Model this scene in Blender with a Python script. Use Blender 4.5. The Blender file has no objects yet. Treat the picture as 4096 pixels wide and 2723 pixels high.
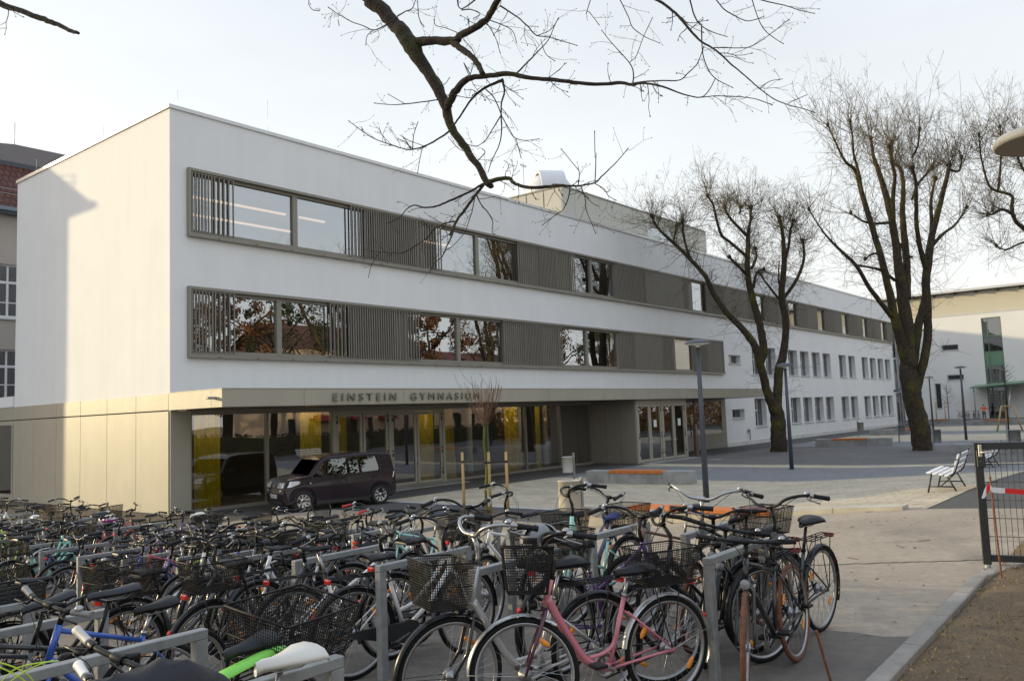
import bpy, math, random
from mathutils import Vector, Matrix
PI = math.pi
S = bpy.context.scene
COL = S.collection
V3 = Vector

# ------------------------------------------------------------------ camera geometry
F = 3346.45; YAW = .8911; PITCH = .0886; ROLL = -.0377
CAM = V3((-13.1966, -24.081, 2.6393))
def _basis():
    sy, cy = math.sin(YAW), math.cos(YAW); sp, cp = math.sin(PITCH), math.cos(PITCH)
    f = V3((sy*cp, cy*cp, sp)); r = V3((cy, -sy, 0)); u = r.cross(f)
    c, s = math.cos(ROLL), math.sin(ROLL)
    return c*r + s*u, -s*r + c*u, f
RX, UX, FX = _basis()
def ray(px, py):
    return FX + RX*((px-2048)/F) - UX*((py-1361.5)/F)
def at_depth(px, py, d):
    return CAM + ray(px, py)*d
def sstep(t):
    t = min(1, max(0, t)); return t*t*(3-2*t)
def G(x, y):                                   # lie of the ground
    y0 = -12.3 - .09*min(12, max(0, x+8)); t = y0-y
    z = .105*(t+math.sqrt(t*t+.6))/2
    z = z if z < .5 else .5+.3*math.tanh((z-.5)/.3)
    return z*(1-.8*sstep((x-6)/22))
def gpt(px, py, h=0):
    d = ray(px, py); t = 1.0
    f = lambda t: CAM.z+d.z*t-G(CAM.x+d.x*t, CAM.y+d.y*t)-h
    while f(t) > 0 and t < 200: t += .05
    a, b = t-.05, t
    for _ in range(30):
        m = (a+b)/2
        if f(m) > 0: a = m
        else: b = m
    return CAM+d*b

# ------------------------------------------------------------------ materials
MATS = {}
def mat(name, col, rough=.6, metal=0, var=0.0, vs=3.0, bump=0.0, bs=40.0, spec=.5, col2=None, c2s=1.0, c2lo=.45, c2hi=.6, coat=0, emit=0, rv=0.0):
    if name in MATS: return MATS[name]
    m = bpy.data.materials.new(name); m.use_nodes = True
    nt = m.node_tree; N = nt.nodes; L = nt.links
    b = N['Principled BSDF']
    b.inputs['Roughness'].default_value = rough; b.inputs['Metallic'].default_value = metal
    b.inputs['Specular IOR Level'].default_value = spec
    if coat: b.inputs['Coat Weight'].default_value = coat; b.inputs['Coat Roughness'].default_value = .04
    base = (*col, 1); b.inputs['Base Color'].default_value = base
    tc = N.new('ShaderNodeTexCoord')
    out = None
    if col2:
        n = N.new('ShaderNodeTexNoise'); n.inputs['Scale'].default_value = c2s; n.inputs['Detail'].default_value = 6
        L.new(tc.outputs['Object'], n.inputs['Vector'])
        r = N.new('ShaderNodeMapRange'); r.inputs[1].default_value = c2lo; r.inputs[2].default_value = c2hi
        L.new(n.outputs[0], r.inputs[0])
        mx = N.new('ShaderNodeMix'); mx.data_type = 'RGBA'
        mx.inputs[6].default_value = base; mx.inputs[7].default_value = (*col2, 1)
        L.new(r.outputs[0], mx.inputs[0]); out = mx.outputs[2]
    if var:
        n = N.new('ShaderNodeTexNoise'); n.inputs['Scale'].default_value = vs; n.inputs['Detail'].default_value = 5
        L.new(tc.outputs['Object'], n.inputs['Vector'])
        r = N.new('ShaderNodeMapRange'); r.inputs[1].default_value = .3; r.inputs[2].default_value = .7
        r.inputs[3].default_value = 1-var; r.inputs[4].default_value = 1+var
        L.new(n.outputs[0], r.inputs[0])
        mu = N.new('ShaderNodeMix'); mu.data_type = 'RGBA'; mu.blend_type = 'MULTIPLY'; mu.inputs[0].default_value = 1
        if out is not None: L.new(out, mu.inputs[6])
        else: mu.inputs[6].default_value = base
        L.new(r.outputs[0], mu.inputs[7]); out = mu.outputs[2]
    if out is not None: L.new(out, b.inputs['Base Color'])
    if rv:
        n = N.new('ShaderNodeTexNoise'); n.inputs['Scale'].default_value = 8; n.inputs['Detail'].default_value = 4
        L.new(tc.outputs['Object'], n.inputs['Vector'])
        r = N.new('ShaderNodeMapRange'); r.inputs[3].default_value = max(.02, rough-rv); r.inputs[4].default_value = rough+rv
        L.new(n.outputs[0], r.inputs[0]); L.new(r.outputs[0], b.inputs['Roughness'])
    if bump:
        n = N.new('ShaderNodeTexNoise'); n.inputs['Scale'].default_value = bs; n.inputs['Detail'].default_value = 4
        L.new(tc.outputs['Object'], n.inputs['Vector'])
        bp = N.new('ShaderNodeBump'); bp.inputs['Strength'].default_value = bump; bp.inputs['Distance'].default_value = .02
        L.new(n.outputs[0], bp.inputs['Height']); L.new(bp.outputs[0], b.inputs['Normal'])
    if emit:
        b.inputs['Emission Color'].default_value = base; b.inputs['Emission Strength'].default_value = emit
    MATS[name] = m; return m

def glass_mat(name, tint, refl, f0=.12, rough=.0, gcol=(1, 1, 1)):
    if name in MATS: return MATS[name]
    m = bpy.data.materials.new(name); m.use_nodes = True
    nt = m.node_tree; N = nt.nodes; L = nt.links; N.clear()
    o = N.new('ShaderNodeOutputMaterial'); mix = N.new('ShaderNodeMixShader')
    t = N.new('ShaderNodeBsdfTransparent'); t.inputs[0].default_value = (*tint, 1)
    g = N.new('ShaderNodeBsdfGlossy'); g.inputs['Roughness'].default_value = rough; g.inputs['Color'].default_value = (*gcol, 1)
    tc = N.new('ShaderNodeTexCoord'); n = N.new('ShaderNodeTexNoise'); n.inputs['Scale'].default_value = .45
    L.new(tc.outputs['Object'], n.inputs['Vector'])
    bp = N.new('ShaderNodeBump'); bp.inputs['Strength'].default_value = .05; bp.inputs['Distance'].default_value = .1
    L.new(n.outputs[0], bp.inputs['Height']); L.new(bp.outputs[0], g.inputs['Normal'])
    fr = N.new('ShaderNodeFresnel'); fr.inputs[0].default_value = 1.52
    mr = N.new('ShaderNodeMapRange'); mr.inputs[1].default_value = .04; mr.inputs[2].default_value = 1
    mr.inputs[3].default_value = f0; mr.inputs[4].default_value = 1
    L.new(fr.outputs[0], mr.inputs[0])
    ge = N.new('ShaderNodeNewGeometry'); iv = N.new('ShaderNodeMath'); iv.operation = 'SUBTRACT'; iv.inputs[0].default_value = 1; L.new(ge.outputs['Backfacing'], iv.inputs[1])
    mm = N.new('ShaderNodeMath'); mm.operation = 'MULTIPLY'; L.new(mr.outputs[0], mm.inputs[0]); L.new(iv.outputs[0], mm.inputs[1])
    L.new(mm.outputs[0], mix.inputs[0]); L.new(t.outputs[0], mix.inputs[1]); L.new(g.outputs[0], mix.inputs[2])
    L.new(mix.outputs[0], o.inputs[0])
    MATS[name] = m; return m

# ------------------------------------------------------------------ mesh builder
class MB:
    def __init__(s): s.v = []; s.f = []; s.sm = []
    def add(s, vs, fs, smooth=False):
        o = len(s.v); s.v.extend([tuple(v) for v in vs]); s.f.extend([tuple(i+o for i in f) for f in fs]); s.sm.extend([smooth]*len(fs))
        return s
    def box(s, x0, x1, y0, y1, z0, z1):
        vs = [(x0,y0,z0),(x1,y0,z0),(x1,y1,z0),(x0,y1,z0),(x0,y0,z1),(x1,y0,z1),(x1,y1,z1),(x0,y1,z1)]
        return s.add(vs, [(0,3,2,1),(4,5,6,7),(0,1,5,4),(1,2,6,5),(2,3,7,6),(3,0,4,7)])
    def obox(s, M, sx, sy, sz):                     # box centred on matrix M
        a, b, c = sx/2, sy/2, sz/2
        vs = [M @ V3(p) for p in [(-a,-b,-c),(a,-b,-c),(a,b,-c),(-a,b,-c),(-a,-b,c),(a,-b,c),(a,b,c),(-a,b,c)]]
        return s.add(vs, [(0,3,2,1),(4,5,6,7),(0,1,5,4),(1,2,6,5),(2,3,7,6),(3,0,4,7)])
    def cbox(s, x0, x1, y0, y1, z0, z1, c=.01):      # chamfered box
        vs = []; 
        for z, i in ((z0, c), (z0+c, 0), (z1-c, 0), (z1, c)):
            for (a, b) in ((x0+c+i, y0+i), (x1-c-i, y0+i), (x1-i, y0+c+i), (x1-i, y1-c-i), (x1-c-i, y1-i), (x0+c+i, y1-i), (x0+i, y1-c-i), (x0+i, y0+c+i)):
                vs.append((a, b, z))
        fs = [tuple(reversed(range(8))), tuple(range(24, 32))]
        for k in range(3):
            for j in range(8):
                fs.append((k*8+j, k*8+(j+1) % 8, k*8+8+(j+1) % 8, k*8+8+j))
        return s.add(vs, fs)
    def beam(s, p, q, w, h, up=(0,0,1)):
        p = V3(p); q = V3(q); d = (q-p); l = d.length
        if l < 1e-6: return s
        d /= l; u = V3(up)
        if abs(d.dot(u)) > .98: u = V3((1,0,0))
        x = d.cross(u).normalized(); z = x.cross(d)
        vs = []
        for b in (p, q):
            for (i, j) in ((-1,-1),(1,-1),(1,1),(-1,1)): vs.append(b + x*(i*w/2) + z*(j*h/2))
        return s.add(vs, [(0,1,2,3),(7,6,5,4),(0,4,5,1),(1,5,6,2),(2,6,7,3),(3,7,4,0)])
    def tube(s, pts, r, n=8, cap=True, smooth=True, closed=False):
        pts = [V3(p) for p in pts]; k = len(pts)
        rs = r if isinstance(r, (list, tuple)) else [r]*k
        dirs = []
        for i in range(k):
            if closed: d = pts[(i+1) % k]-pts[i-1]
            else: d = pts[min(i+1, k-1)]-pts[max(i-1, 0)]
            dirs.append(d.normalized() if d.length > 1e-9 else V3((0,0,1)))
        d0 = dirs[0]; u = V3((0,0,1)) if abs(d0.z) < .9 else V3((1,0,0))
        x = d0.cross(u).normalized()
        vs = []
        for i in range(k):
            d = dirs[i]; x = (x - d*x.dot(d))
            x = x.normalized() if x.length > 1e-6 else d.orthogonal().normalized()
            y = d.cross(x)
            for j in range(n):
                a = 2*PI*j/n; vs.append(pts[i] + (x*math.cos(a)+y*math.sin(a))*rs[i])
        fs = []
        for i in range(k if closed else k-1):
            for j in range(n):
                a = i*n+j; b = i*n+(j+1) % n; i2 = (i+1) % k
                fs.append((a, b, i2*n+(j+1) % n, i2*n+j))
        s.add(vs, fs, smooth)
        if cap and not closed:
            o = len(s.v)-len(vs)
            s.f.append(tuple(o+j for j in reversed(range(n)))); s.sm.append(False)
            s.f.append(tuple(o+(k-1)*n+j for j in range(n))); s.sm.append(False)
        return s
    def lathe(s, prof, n=24, M=None, smooth=True, closed=False):     # prof (r, z) around local z
        M = M or Matrix(); vs = []; k = len(prof)
        for (r, z) in prof:
            for j in range(n):
                a = 2*PI*j/n; vs.append(M @ V3((r*math.cos(a), r*math.sin(a), z)))
        fs = []
        for i in range(k if closed else k-1):
            i2 = (i+1) % k
            for j in range(n):
                fs.append((i*n+j, i*n+(j+1) % n, i2*n+(j+1) % n, i2*n+j))
        s.add(vs, fs, smooth)
        return s
    def disc(s, M, r, n=20):
        return s.add([M @ V3((r*math.cos(2*PI*j/n), r*math.sin(2*PI*j/n), 0)) for j in range(n)], [tuple(range(n))])
    def prism(s, poly, h, M=None):                   # poly in xy of M extruded along +z
        M = M or Matrix(); n = len(poly)
        vs = [M @ V3((x, y, 0)) for x, y in poly] + [M @ V3((x, y, h)) for x, y in poly]
        fs = [tuple(reversed(range(n))), tuple(range(n, 2*n))] + [(i, (i+1) % n, n+(i+1) % n, n+i) for i in range(n)]
        return s.add(vs, fs)
    def quad(s, a, b, c, d): return s.add([a, b, c, d], [(0,1,2,3)])
    def mesh(s, name):
        me = bpy.data.meshes.new(name); me.from_pydata(s.v, [], s.f)
        me.polygons.foreach_set('use_smooth', s.sm); me.update()
        return me
    def build(s, name, m=None, parent=None, **k):
        me = s.mesh(name)
        if m: me.materials.append(m)
        return link(name, me, parent, **k)
def link(name, data, parent=None, M=None):
    o = bpy.data.objects.new(name, data); COL.objects.link(o)
    if parent: o.parent = parent
    if M is not None: o.matrix_local = M
    return o
def tag(o, label=None, cat=None, group=None, kind=None):
    if label: o['label'] = label
    if cat: o['category'] = cat
    if group: o['group'] = group
    if kind: o['kind'] = kind
    return o
def thing(name, label, cat, loc=(0,0,0), rz=0, group=None):
    o = bpy.data.objects.new(name, None); COL.objects.link(o); o.empty_display_size = .2
    o.location = loc; o.rotation_euler = (0, 0, rz)
    return tag(o, label, cat, group)
def copy_tree(o, parent=None):
    c = o.copy(); COL.objects.link(c)
    if parent: c.parent = parent; c.matrix_parent_inverse = o.matrix_parent_inverse
    for ch in list(o.children): copy_tree(ch, c)
    return c
def rotM(ax, deg, p=(0,0,0)):
    p = V3(p); return Matrix.Translation(p) @ Matrix.Rotation(math.radians(deg), 4, ax) @ Matrix.Translation(-p)
def text_mesh(body, size, depth, spacing=1.0, width=None):
    cu = bpy.data.curves.new('lettering', 'FONT'); cu.body = body; cu.size = size; cu.extrude = depth/2
    cu.space_character = spacing; cu.resolution_u = 3
    t = bpy.data.objects.new('lettering', cu); COL.objects.link(t)
    dg = bpy.context.evaluated_depsgraph_get()
    me = bpy.data.meshes.new_from_object(t.evaluated_get(dg))
    bpy.data.objects.remove(t); bpy.data.curves.remove(cu)
    me.materials.clear()
    xs = [v.co.x for v in me.vertices]; ys = [v.co.y for v in me.vertices]
    x0, x1, y0, y1 = min(xs), max(xs), min(ys), max(ys)
    k = (width/(x1-x0)) if width else 1
    for v in me.vertices: v.co = ((v.co.x-x0)*k, v.co.y-y0, v.co.z)
    return me

# ------------------------------------------------------------------ palette
M_white = mat('white_render', (.81, .815, .82), .85, var=.025, vs=.6, bump=.25, bs=55)
def streaky(m, amt=.035):                           # faint rain streaks and plaster patches
    nt = m.node_tree; N = nt.nodes; L = nt.links; b = N['Principled BSDF']
    src = b.inputs['Base Color'].links[0].from_socket
    tc = N.new('ShaderNodeTexCoord'); mp = N.new('ShaderNodeMapping'); mp.inputs['Scale'].default_value = (1.3, 1.3, .09)
    L.new(tc.outputs['Object'], mp.inputs[0]); n = N.new('ShaderNodeTexNoise'); n.inputs['Scale'].default_value = 2.2; n.inputs['Detail'].default_value = 7; L.new(mp.outputs[0], n.inputs['Vector'])
    r = N.new('ShaderNodeMapRange'); r.inputs[1].default_value = .35; r.inputs[2].default_value = .72; r.inputs[3].default_value = 1; r.inputs[4].default_value = 1-amt; L.new(n.outputs[0], r.inputs[0])
    x = N.new('ShaderNodeMix'); x.data_type = 'RGBA'; x.blend_type = 'MULTIPLY'; x.inputs[0].default_value = 1; L.new(src, x.inputs[6]); L.new(r.outputs[0], x.inputs[7]); L.new(x.outputs[2], b.inputs['Base Color'])
streaky(M_white)
M_white2 = mat('white_render_soiled', (.78, .78, .77), .85, var=.04, vs=.5, bump=.25, bs=55)
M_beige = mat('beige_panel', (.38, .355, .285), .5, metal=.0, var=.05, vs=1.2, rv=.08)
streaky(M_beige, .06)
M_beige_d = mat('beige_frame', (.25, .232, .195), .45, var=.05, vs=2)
M_slat = mat('slat_metal', (.24, .223, .19), .5, var=.05)
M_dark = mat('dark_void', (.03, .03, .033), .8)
M_coping = mat('coping_metal', (.62, .62, .62), .35, metal=.35, var=.04)
M_black = mat('black_frame', (.02, .02, .022), .4)
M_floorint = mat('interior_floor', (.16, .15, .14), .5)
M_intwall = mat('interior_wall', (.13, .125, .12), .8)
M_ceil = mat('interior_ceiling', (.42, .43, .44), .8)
M_curtain = mat('yellow_curtain', (.80, .66, .03), .8, var=.25, vs=9)
nt_ = M_curtain.node_tree; tl_ = nt_.nodes.new('ShaderNodeBsdfTranslucent'); tl_.inputs[0].default_value = (.82, .68, .03, 1); mx_ = nt_.nodes.new('ShaderNodeMixShader'); mx_.inputs[0].default_value = .5
nt_.links.new(nt_.nodes['Principled BSDF'].outputs[0], mx_.inputs[1]); nt_.links.new(tl_.outputs[0], mx_.inputs[2]); nt_.links.new(mx_.outputs[0], nt_.nodes['Material Output'].inputs[0])
M_conc = mat('pale_concrete', (.33, .33, .32), .8, var=.12, vs=2.2, bump=.15, bs=30, col2=(.24, .24, .235), c2s=1.3)
M_wood = mat('orange_timber', (.5, .15, .03), .5, var=.2, vs=6)
M_steel = mat('galvanised_steel', (.27, .28, .28), .5, metal=.3, var=.16, vs=14, rv=.1, bump=.04, bs=60)
M_post = mat('anthracite_post', (.055, .065, .085), .45, var=.08)
M_grass = mat('soil', (.1, .075, .045), .95)
# ================================================================== school building
H = 12.72; L1 = 79.85
G_up = glass_mat('glass_upper', (.62, .65, .68), .5, f0=.42, gcol=(.92, .95, 1))
G_gf = glass_mat('glass_ground', (.85, .85, .82), .3, f0=.29, gcol=(.95, .95, .95))
G_wing = glass_mat('glass_wing', (.35, .37, .38), .3, f0=.22)
sch = thing('school_building', 'long white three storey school with slatted window bands and beige ground floor', 'school')

def wall_grid(mb, x0, x1, z0, z1, ops, P, depth):
    """P(x, z, d) -> point; rectangular openings with reveals"""
    xs = sorted(set([x0, x1]+[v for o in ops for v in (o[0], o[1])])); zs = sorted(set([z0, z1]+[v for o in ops for v in (o[2], o[3])]))
    for i in range(len(xs)-1):
        for j in range(len(zs)-1):
            a, b, c, d = xs[i], xs[i+1], zs[j], zs[j+1]; mx, mz = (a+b)/2, (c+d)/2
            if any(o[0] < mx < o[1] and o[2] < mz < o[3] for o in ops): continue
            mb.quad(P(a, c, 0), P(b, c, 0), P(b, d, 0), P(a, d, 0))
    for a, b, c, d in ops:
        mb.quad(P(a, c, 0), P(a, d, 0), P(a, d, depth), P(a, c, depth)); mb.quad(P(b, c, 0), P(b, c, depth), P(b, d, depth), P(b, d, 0))
        mb.quad(P(a, d, 0), P(b, d, 0), P(b, d, depth), P(a, d, depth)); mb.quad(P(a, c, 0), P(a, c, depth), P(b, c, depth), P(b, c, 0))

B1 = (.56, 79.75, 8.62, 10.80); B2 = (.56, 38.79, 4.80, 7.02)
W1 = [(43.6,45.5),(46.1,47.95),(50.5,52.45),(53.05,55.0),(55.7,57.65),(58.3,60.25),(62.45,64.4),(65.1,67.05),(69.05,71.0),(71.65,73.6),(74.25,76.2),(76.8,78.75)]
W0 = [(43.55,45.6),(46.3,48.3),(50.45,52.5),(53.1,55.1),(55.7,57.75),(58.35,60.4),(62.4,64.45),(65.0,67.05),(69.0,71.0),(71.6,73.6),(74.2,76.15),(76.7,78.7)]
ops = [(B1[0], B1[1], B1[2], B1[3]), (B2[0], B2[1], B2[2], B2[3])]
ops += [(a, b, 4.86, 6.86) for a, b in W1] + [(a, b, 1.16, 3.16) for a, b in W0] + [(39.75, 41.65, 5.55, 6.13), (39.8, 41.75, 1.85, 2.45)]
w = MB()
wall_grid(w, 0, L1, 3.40, 12.60, [o for o in ops if o[2] > 3.2], lambda x, z, d: (x, d, z), .42)
wall_grid(w, 38.74, L1, -.3, 3.40, [o for o in ops if o[2] < 3.2], lambda x, z, d: (x, d, z), .42)
w.quad((0, 0, 3.4), (0, 0, 12.6), (0, 11.72, 12.6), (0, 11.72, 3.4))                     # side wall
w.quad((0, 11.72, 3.2), (0, 11.72, 12.6), (L1, 11.72, 12.6), (L1, 11.72, 3.2))
w.quad((L1, 0, -.3), (L1, 11.72, -.3), (L1, 11.72, 12.6), (L1, 0, 12.6))
w.quad((0, 0, 12.4), (L1, 0, 12.4), (L1, 11.72, 12.4), (0, 11.72, 12.4))
w.build('wall', M_white, sch)
c = MB()
c.box(-.05, L1+.05, -.05, .35, 12.6, H); c.box(-.05, .35, .35, 11.42, 12.6, H); c.box(-.05, L1+.05, 11.42, 11.77, 12.6, H); c.box(L1-.35, L1+.05, .35, 11.42, 12.6, H)
for x in range(5, 80, 6): c.box(x, x+.03, -.056, .3, 12.598, H+.006)
for y in range(3, 11, 4): c.box(-.056, .3, y, y+.03, 12.598, H+.006)
c.build('coping', M_coping, sch)
# interior shells: slabs, back walls
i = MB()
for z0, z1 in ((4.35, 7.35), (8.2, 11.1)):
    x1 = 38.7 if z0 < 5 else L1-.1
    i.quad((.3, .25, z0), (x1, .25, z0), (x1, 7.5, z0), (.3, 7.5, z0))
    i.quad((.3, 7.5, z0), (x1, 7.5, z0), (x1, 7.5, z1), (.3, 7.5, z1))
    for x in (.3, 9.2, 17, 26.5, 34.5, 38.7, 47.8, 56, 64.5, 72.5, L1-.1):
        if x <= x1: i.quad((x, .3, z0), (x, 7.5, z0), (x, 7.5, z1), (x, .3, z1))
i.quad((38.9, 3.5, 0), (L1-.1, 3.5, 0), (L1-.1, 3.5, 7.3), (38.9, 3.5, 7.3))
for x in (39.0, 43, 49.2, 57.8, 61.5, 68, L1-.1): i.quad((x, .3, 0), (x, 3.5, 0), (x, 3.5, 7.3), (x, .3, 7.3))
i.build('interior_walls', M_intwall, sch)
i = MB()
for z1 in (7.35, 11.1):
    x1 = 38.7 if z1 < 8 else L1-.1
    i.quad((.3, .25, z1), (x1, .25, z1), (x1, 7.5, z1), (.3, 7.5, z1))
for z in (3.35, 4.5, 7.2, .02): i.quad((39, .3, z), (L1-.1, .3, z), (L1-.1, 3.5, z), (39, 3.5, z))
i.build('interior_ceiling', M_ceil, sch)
M_strip = mat('lit_strip', (1, .62, .36), .5, emit=1.6)
for (a, b, y, z) in [(2.2, 6.08, 2.5, 10.62), (2.6, 8.0, 4.8, 10.62), (6.73, 7.96, 2.5, 10.62), (12.6, 15.3, 2.5, 10.62), (10.2, 11.7, 2.5, 6.86)]:
    MB().cbox(a, b, y-.05, y+.05, z, z+.07, .01).build('light_strip', M_strip, sch)
M_curtain_fill = mat('added_curtain_fill', (1, .78, .5), .5, emit=11.0)  # hidden glowing strips added in the hall to brighten the curtains
for a in (.8, 4.4, 10.0, 15.6, 18.4): MB().cbox(a, a+2.2, .9, 1.0, 3.06, 3.13, .01).build('light_strip', M_curtain_fill, sch)

# ---- window bands with frames, panes, sliding slat screens
def band(B, panes, mull, screens, spands):
    x0, x1, z0, z1 = B; t = .09
    f = MB()
    f.box(x0, x1, -.13, .06, z1-t, z1); f.box(x0, x1, -.16, .06, z0-.02, z0+t)
    f.box(x0-.002, x0+t, -.128, .06, z0+t, z1-t); f.box(x1-t, x1+.002, -.128, .06, z0+t, z1-t)
    fr = f.build('window_band', M_beige_d, sch)
    g = MB(); f2 = MB()
    for a in mull: f2.cbox(a-.1, a+.1, .01, .16, z0+t+.03, z1-t-.03, .008)
    f2.box(x0+t, x1-t, .02, .15, z0+t+.002, z0+t+.13); f2.box(x0+t, x1-t, .02, .15, z1-t-.1, z1-t-.002)
    f2.build('mullion', M_beige_d, fr)
    for a, b in panes:
        MB().box(a, b, .10, .115, z0+t+.13, z1-t-.1).build('pane', G_up, fr)
    for a, b in spands:
        MB().box(a, b, .08, .14, z0+t+.135, z1-t-.105).build('spandrel', M_beige_d, fr)
    for a, b, sp, layers in screens:
        m = MB(); zz0, zz1 = z0+t+.02, z1-t-.02
        for l in range(layers):
            y0 = -.105 + l*.075; x = a+.02+l*sp*.5
            while x < b-.02:
                m.box(x, x+.032, y0, y0+.055, zz0, zz1); x += sp
        m.box(a, b, -.085, -.05, zz1-.03, zz1+.015); m.box(a, b, -.085, -.05, zz0-.015, zz0+.03)
        m.build('slat_screen', M_slat, fr)
    k = MB(); x = x0+1
    while x < x1: k.box(x, x+.06, -.17, -.155, z0+.0, z0+.025); x += 1.4
    k.build('drip_clip', M_black, fr)
    return fr
band(B1, [(.66,4.6),(4.78,8.4),(11.0,14.3),(14.5,17.4),(21.7,23.4),(23.55,25.7),(34.4,36.9),(44.7,46.5),(51,53.1),(57.4,59.6),(63.7,65.9),(69.9,71.8),(75.9,78)],
     [4.69,14.4,23.47,8.5,10.9,17.5,21.6,25.8,34.3,37,44.6,46.6,50.9,53.2,57.3,59.7,63.6,66,69.8,71.9,75.8,78.1],
     [(.66,1.45,.115,1),(1.45,2.22,.17,1),(7.12,7.9,.17,1),(7.9,10.6,.115,2),(10.6,12.05,.15,1),(17.15,18.8,.15,1),(18.8,20.26,.115,2),(20.26,21.9,.15,1),(25.65,28.9,.14,2),(28.9,33.45,.07,2),(33.45,34.7,.15,1),(36.7,39.5,.15,2),(39.5,43.2,.09,2),(43.2,44.8,.15,1),(46.5,49,.15,1),(49,51.1,.1,2),(53.05,55.2,.15,1),(55.2,57.5,.1,2),(59.6,61.8,.15,1),(61.8,63.8,.1,2),(65.9,68,.15,1),(68,69.9,.1,2),(71.8,74,.15,1),(74,76,.1,2),(78,79.6,.1,2)],
     [(8.6,10.8),(17.6,21.5),(25.9,34.2),(37.1,44.5),(46.7,50.8),(53.3,57.2),(59.8,63.5),(66.1,69.7),(72,75.7),(78.2,79.65)])
band(B2, [(.66,3.87),(4.06,7.2),(10.0,12.92),(13.1,16.0),(20.4,22.68),(22.85,25.7),(32,34.5)],
     [3.97,13.01,22.77,7.3,9.9,16.1,20.3,25.8,31.9,34.6],
     [(.66,1.45,.115,1),(1.45,2.22,.17,1),(6.05,7.0,.17,1),(7.0,9.3,.115,2),(9.3,10.62,.15,1),(15.9,17.5,.15,1),(17.5,18.9,.115,2),(18.9,20.58,.15,1),(25.8,27.4,.15,1),(27.4,30.5,.07,2),(30.5,32.15,.15,1),(34.6,36.4,.14,1),(36.4,38.65,.07,2)],
     [(7.4,9.8),(16.2,20.2),(25.9,31.8),(34.7,38.65)])

# ---- white wing windows
M_wfr = mat('window_frame_white', (.50, .51, .54), .5)
M_blind = mat('blind', (.42, .4, .35), .8)
def wing_window(a, b, z0, z1, big=True, blind=0):
    f = MB(); t = .06
    f.box(a, a+t, .32, .40, z0, z1); f.box(b-t, b, .32, .40, z0, z1); f.box(a+t, b-t, .32, .40, z1-t, z1); f.box(a+t, b-t, .32, .40, z0, z0+t)
    if big:
        m = a+(b-a)*.56; zt = z0+(z1-z0)*.57
        f.box(m-.05, m+.05, .315, .398, z0+t, z1-t); f.box(a+t, m-.05, .318, .395, zt-.06, zt+.06)
    fr = f.build('window', M_wfr, sch)
    MB().box(a+t, b-t, .355, .365, z0+t, z1-t).build('pane', G_wing, fr)
    MB().box(a-.05, b+.05, -.07, .319, z0-.05, z0-.002).build('sill', M_coping, fr)
    if blind: MB().box(a+t, b-t, .41, .42, z1-blind, z1-.02).build('blind', M_blind, fr)
r0 = random.Random(3)
for a, b in W1: wing_window(a, b, 4.86, 6.86, blind=r0.choice([0, .9, 1.4, 1.9]))
for a, b in W0: wing_window(a, b, 1.16, 3.16, blind=r0.choice([0, 0, .8, 1.2]))
wing_window(39.75, 41.65, 5.55, 6.13, False); wing_window(39.8, 41.75, 1.85, 2.45, False)
d = MB(); d.box(38.76, L1+.03, -.03, 0, -.3, .26); d.build('plinth', mat('plinth_render', (.66, .65, .62), .9, var=.1, vs=2, col2=(.55, .5, .44), c2s=3, c2lo=.5, c2hi=.75), sch)
d = MB(); d.tube([(42.2, -.12, .3), (42.2, -.12, .95), (42.35, -.12, .95)], .03, 6); d.box(42.05, 42.3, -.1, 0, .85, 1.05); d.build('wall_tap', M_steel, sch)
d = MB(); d.box(79.2, 79.35, -.25, 0, 3.55, 3.75); d.tube([(79.3, -.25, 3.6), (79.9, -.5, 3.55)], .06, 6); d.build('wall_camera', M_post, sch)

# ---- ground floor: cladding, glazing, doors
p = MB(); ys = [11.72, 9.8, 7.87, 5.93, 3.98, 2.03, .04]
for k in range(6):
    p.cbox(-.03, .04, ys[k+1]+.008, ys[k]-.008, .05, 3.14, .004)
    p.cbox(-.03, .04, ys[k+1]+.008, ys[k]-.008, 3.175, 3.672, .004)
k0 = 11.72
for k in range(6):
    p.cbox(-.03, .04, k0+.008, k0+1.95, 3.175, 3.672, .004); k0 += 1.96
p.box(.0, .66, -.03, .09, .05, 3.15)
p.build('cladding', M_beige, sch)
d = MB(); d.box(.041, .3, .1, 23.4, .0, 3.672); d.box(-.03, .3, 23.4, 23.5, 0, 3.67)
d.box(-.02, .1, .05, 11.7, -.3, .05)
d.build('plinth', M_dark, sch)
f = MB(); f.box(-.03, .04, 11.74, 23.3, .05, .3); f.box(-.03, .04, 11.74, 23.3, 2.98, 3.14)
for y in (11.78, 13.6, 15.4, 17.2, 19): f.box(-.031, .045, y, y+.1, .3, 2.98)
fr = f.build('window', M_beige, sch); MB().box(0, .02, 11.8, 23.2, .3, 2.98).build('pane', G_gf, fr)
w2 = MB(); w2.box(-.05, .28, 11.75, 40, 3.68, 4.1); w2.build('parapet', M_white, sch)
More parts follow.
